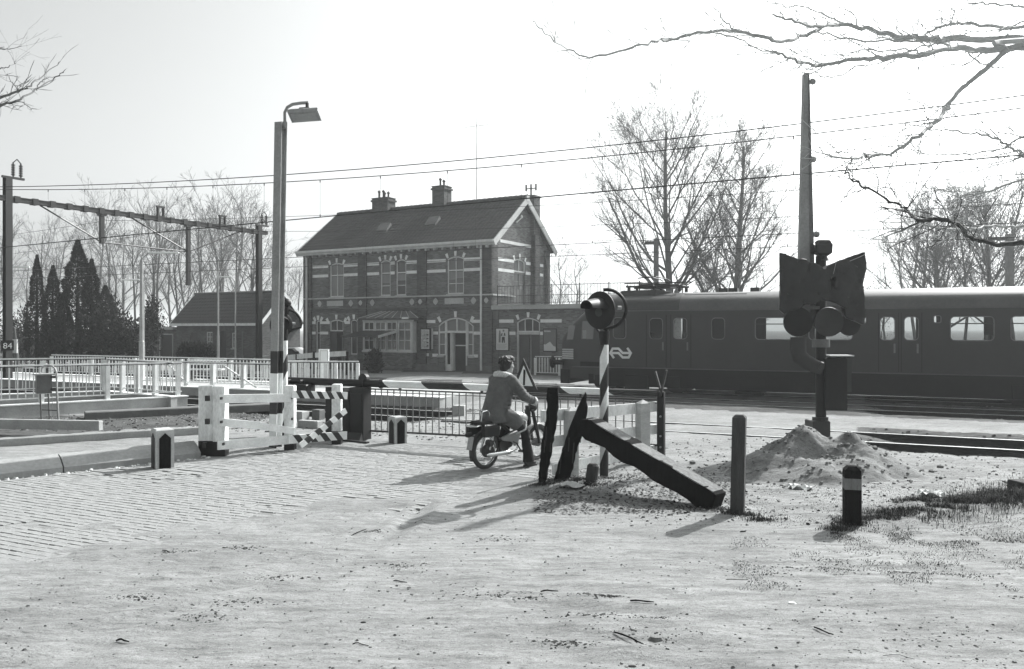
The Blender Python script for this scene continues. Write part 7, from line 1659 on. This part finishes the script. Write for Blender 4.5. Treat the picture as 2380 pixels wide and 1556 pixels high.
# sticks, each a thing
def stick(px,py,px2,py2,r,label,mt='dark_wood',bend=.03,name='stick',cat='stick'):
    a=gp(px,py); b=gp(px2,py2); a.z=gz(a.x,a.y)+r; b.z=gz(b.x,b.y)+r; mid=(a+b)/2+Vector((rg.uniform(-1,1)*bend,rg.uniform(-1,1)*bend,.004)); m=MB(); m.tube([p-a for p in (a,a.lerp(mid,.5)+Vector((0,bend*.3,0)),mid,mid.lerp(b,.5)-Vector((bend*.15,bend*.15,0)),b)],[r*.5,r*.62,r*.5,r*.55,r*.3],5); o=m.build(name,mt,None); o.location=a; o['label']=label; o['category']=cat
D5=crop(1635,1600,1636,2380); D4=crop(0,1400,1635,2380)
def S(f_,a,b,c,d,r,l,**k): p=f_(a,b); q=f_(c,d); stick(p[0],p[1],q[0],q[1],r,l,**k)
S(D5,475,622,612,685,.011,'longest dark stick lying diagonally left of the pale flake in the foreground'); S(D5,1405,600,1495,640,.010,'dark stick lying alone at the lower right of the sand'); S(D5,550,490,660,497,.012,'short thick dark stick in the middle foreground')
S(D5,135,438,215,434,.011,'small dark twig above a dark hole in the sand'); S(D5,1585,708,1625,730,.004,'very short thin twig at the bottom right'); S(D5,1725,735,1870,752,.003,'thin grass like stalk at the bottom right'); S(D5,995,372,1095,374,.005,'thin straight twig in the middle right sand')
S(D4,540,955,600,962,.012,'curved dark strip like a shaving at the lower left'); S(D4,1640,972,1715,978,.006,'thin dark twig at the bottom centre'); S(D4,1635,462,1705,436,.008,'dark twig on the sand below the rider'); S(D4,755,530,790,545,.007,'short dark twig at the edge of the paving'); S(D4,1830,675,1893,677,.008,'dark twig near the middle of the sand')
for (f_,a,b,l,s_,mt) in ((D5,675,650,'pale flat flake of stone beside the longest stick',.055,'pebble'),(D5,1300,488,'small pale stone chip right of centre',.035,'stone_band'),(D5,557,768,'dark pebble at the bottom edge',.03,'dark_debris'),(D4,1690,870,'dark clod in the lower middle',.022,'dark_debris'),(D5,1075,157,'dark flat chip below the tall post',.03,'dark_debris')):
    x,y=f_(a,b); p=gp(x,y); p.z=gz(p.x,p.y); m=MB(); k=7; ri=[Vector((s_*1.3*math.cos(6.283*i/k)*rg.uniform(.7,1.1),s_*.7*math.sin(6.283*i/k)*rg.uniform(.7,1.1),-.004)) for i in range(k)]; u_=[q*.6+Vector((0,0,s_*.45+.004*i%3*.004)) for i,q in enumerate(ri)]; m.loft([ri,u_]); o=m.build('stone',mt,None); o.location=p; o['label']=l; o['category']='stone'
# crumpled papers
for i,(px,py,l) in enumerate(((1860,1140,'crumpled pale paper at the foot of the sand heap'),(2168,1164,'smaller crumpled pale paper right of the short bollard'),(1330,1150,'pale flat scrap among the dead leaves by the leaning posts'))):
    p=gp(px,py); p.z=gz(p.x,p.y)+.02; m=MB(); K=6; vs=[Vector(((i_-K/2)*.05+rg.uniform(-.01,.01),(j-K/2)*.04,.03*rg.random()+.03*math.sin(i_*1.3+j))) for j in range(K+1) for i_ in range(K+1)]; m.add(vs,[(j*(K+1)+i_,j*(K+1)+i_+1,(j+1)*(K+1)+i_+1,(j+1)*(K+1)+i_) for j in range(K) for i_ in range(K)]); o=m.build('paper_scrap','paper',None); o.location=p; o['label']=l; o['category']='paper'; o.modifiers.new('s','SOLIDIFY').thickness=.002
# gravel / planks beyond the barrier
for (a,b,c,d,l) in ((1170,430,1380,470,''),):
    pass
# ---------------------------------------------------------------- haze
if HAZE>0:
    hm=bpy.data.materials.new('haze'); hm.use_nodes=True; t=hm.node_tree; t.nodes.clear(); pv=t.nodes.new('ShaderNodeVolumePrincipled'); pv.inputs['Color'].default_value=(.97,1,1,1); pv.inputs['Density'].default_value=HAZE; pv.inputs['Anisotropy'].default_value=.35; o_=t.nodes.new('ShaderNodeOutputMaterial'); t.links.new(pv.outputs[0],o_.inputs['Volume']); MAT['haze']=hm
    m=MB(); m.box(-950,950,-70,1450,-1,26); m.build('haze','haze',None,kind='stuff')
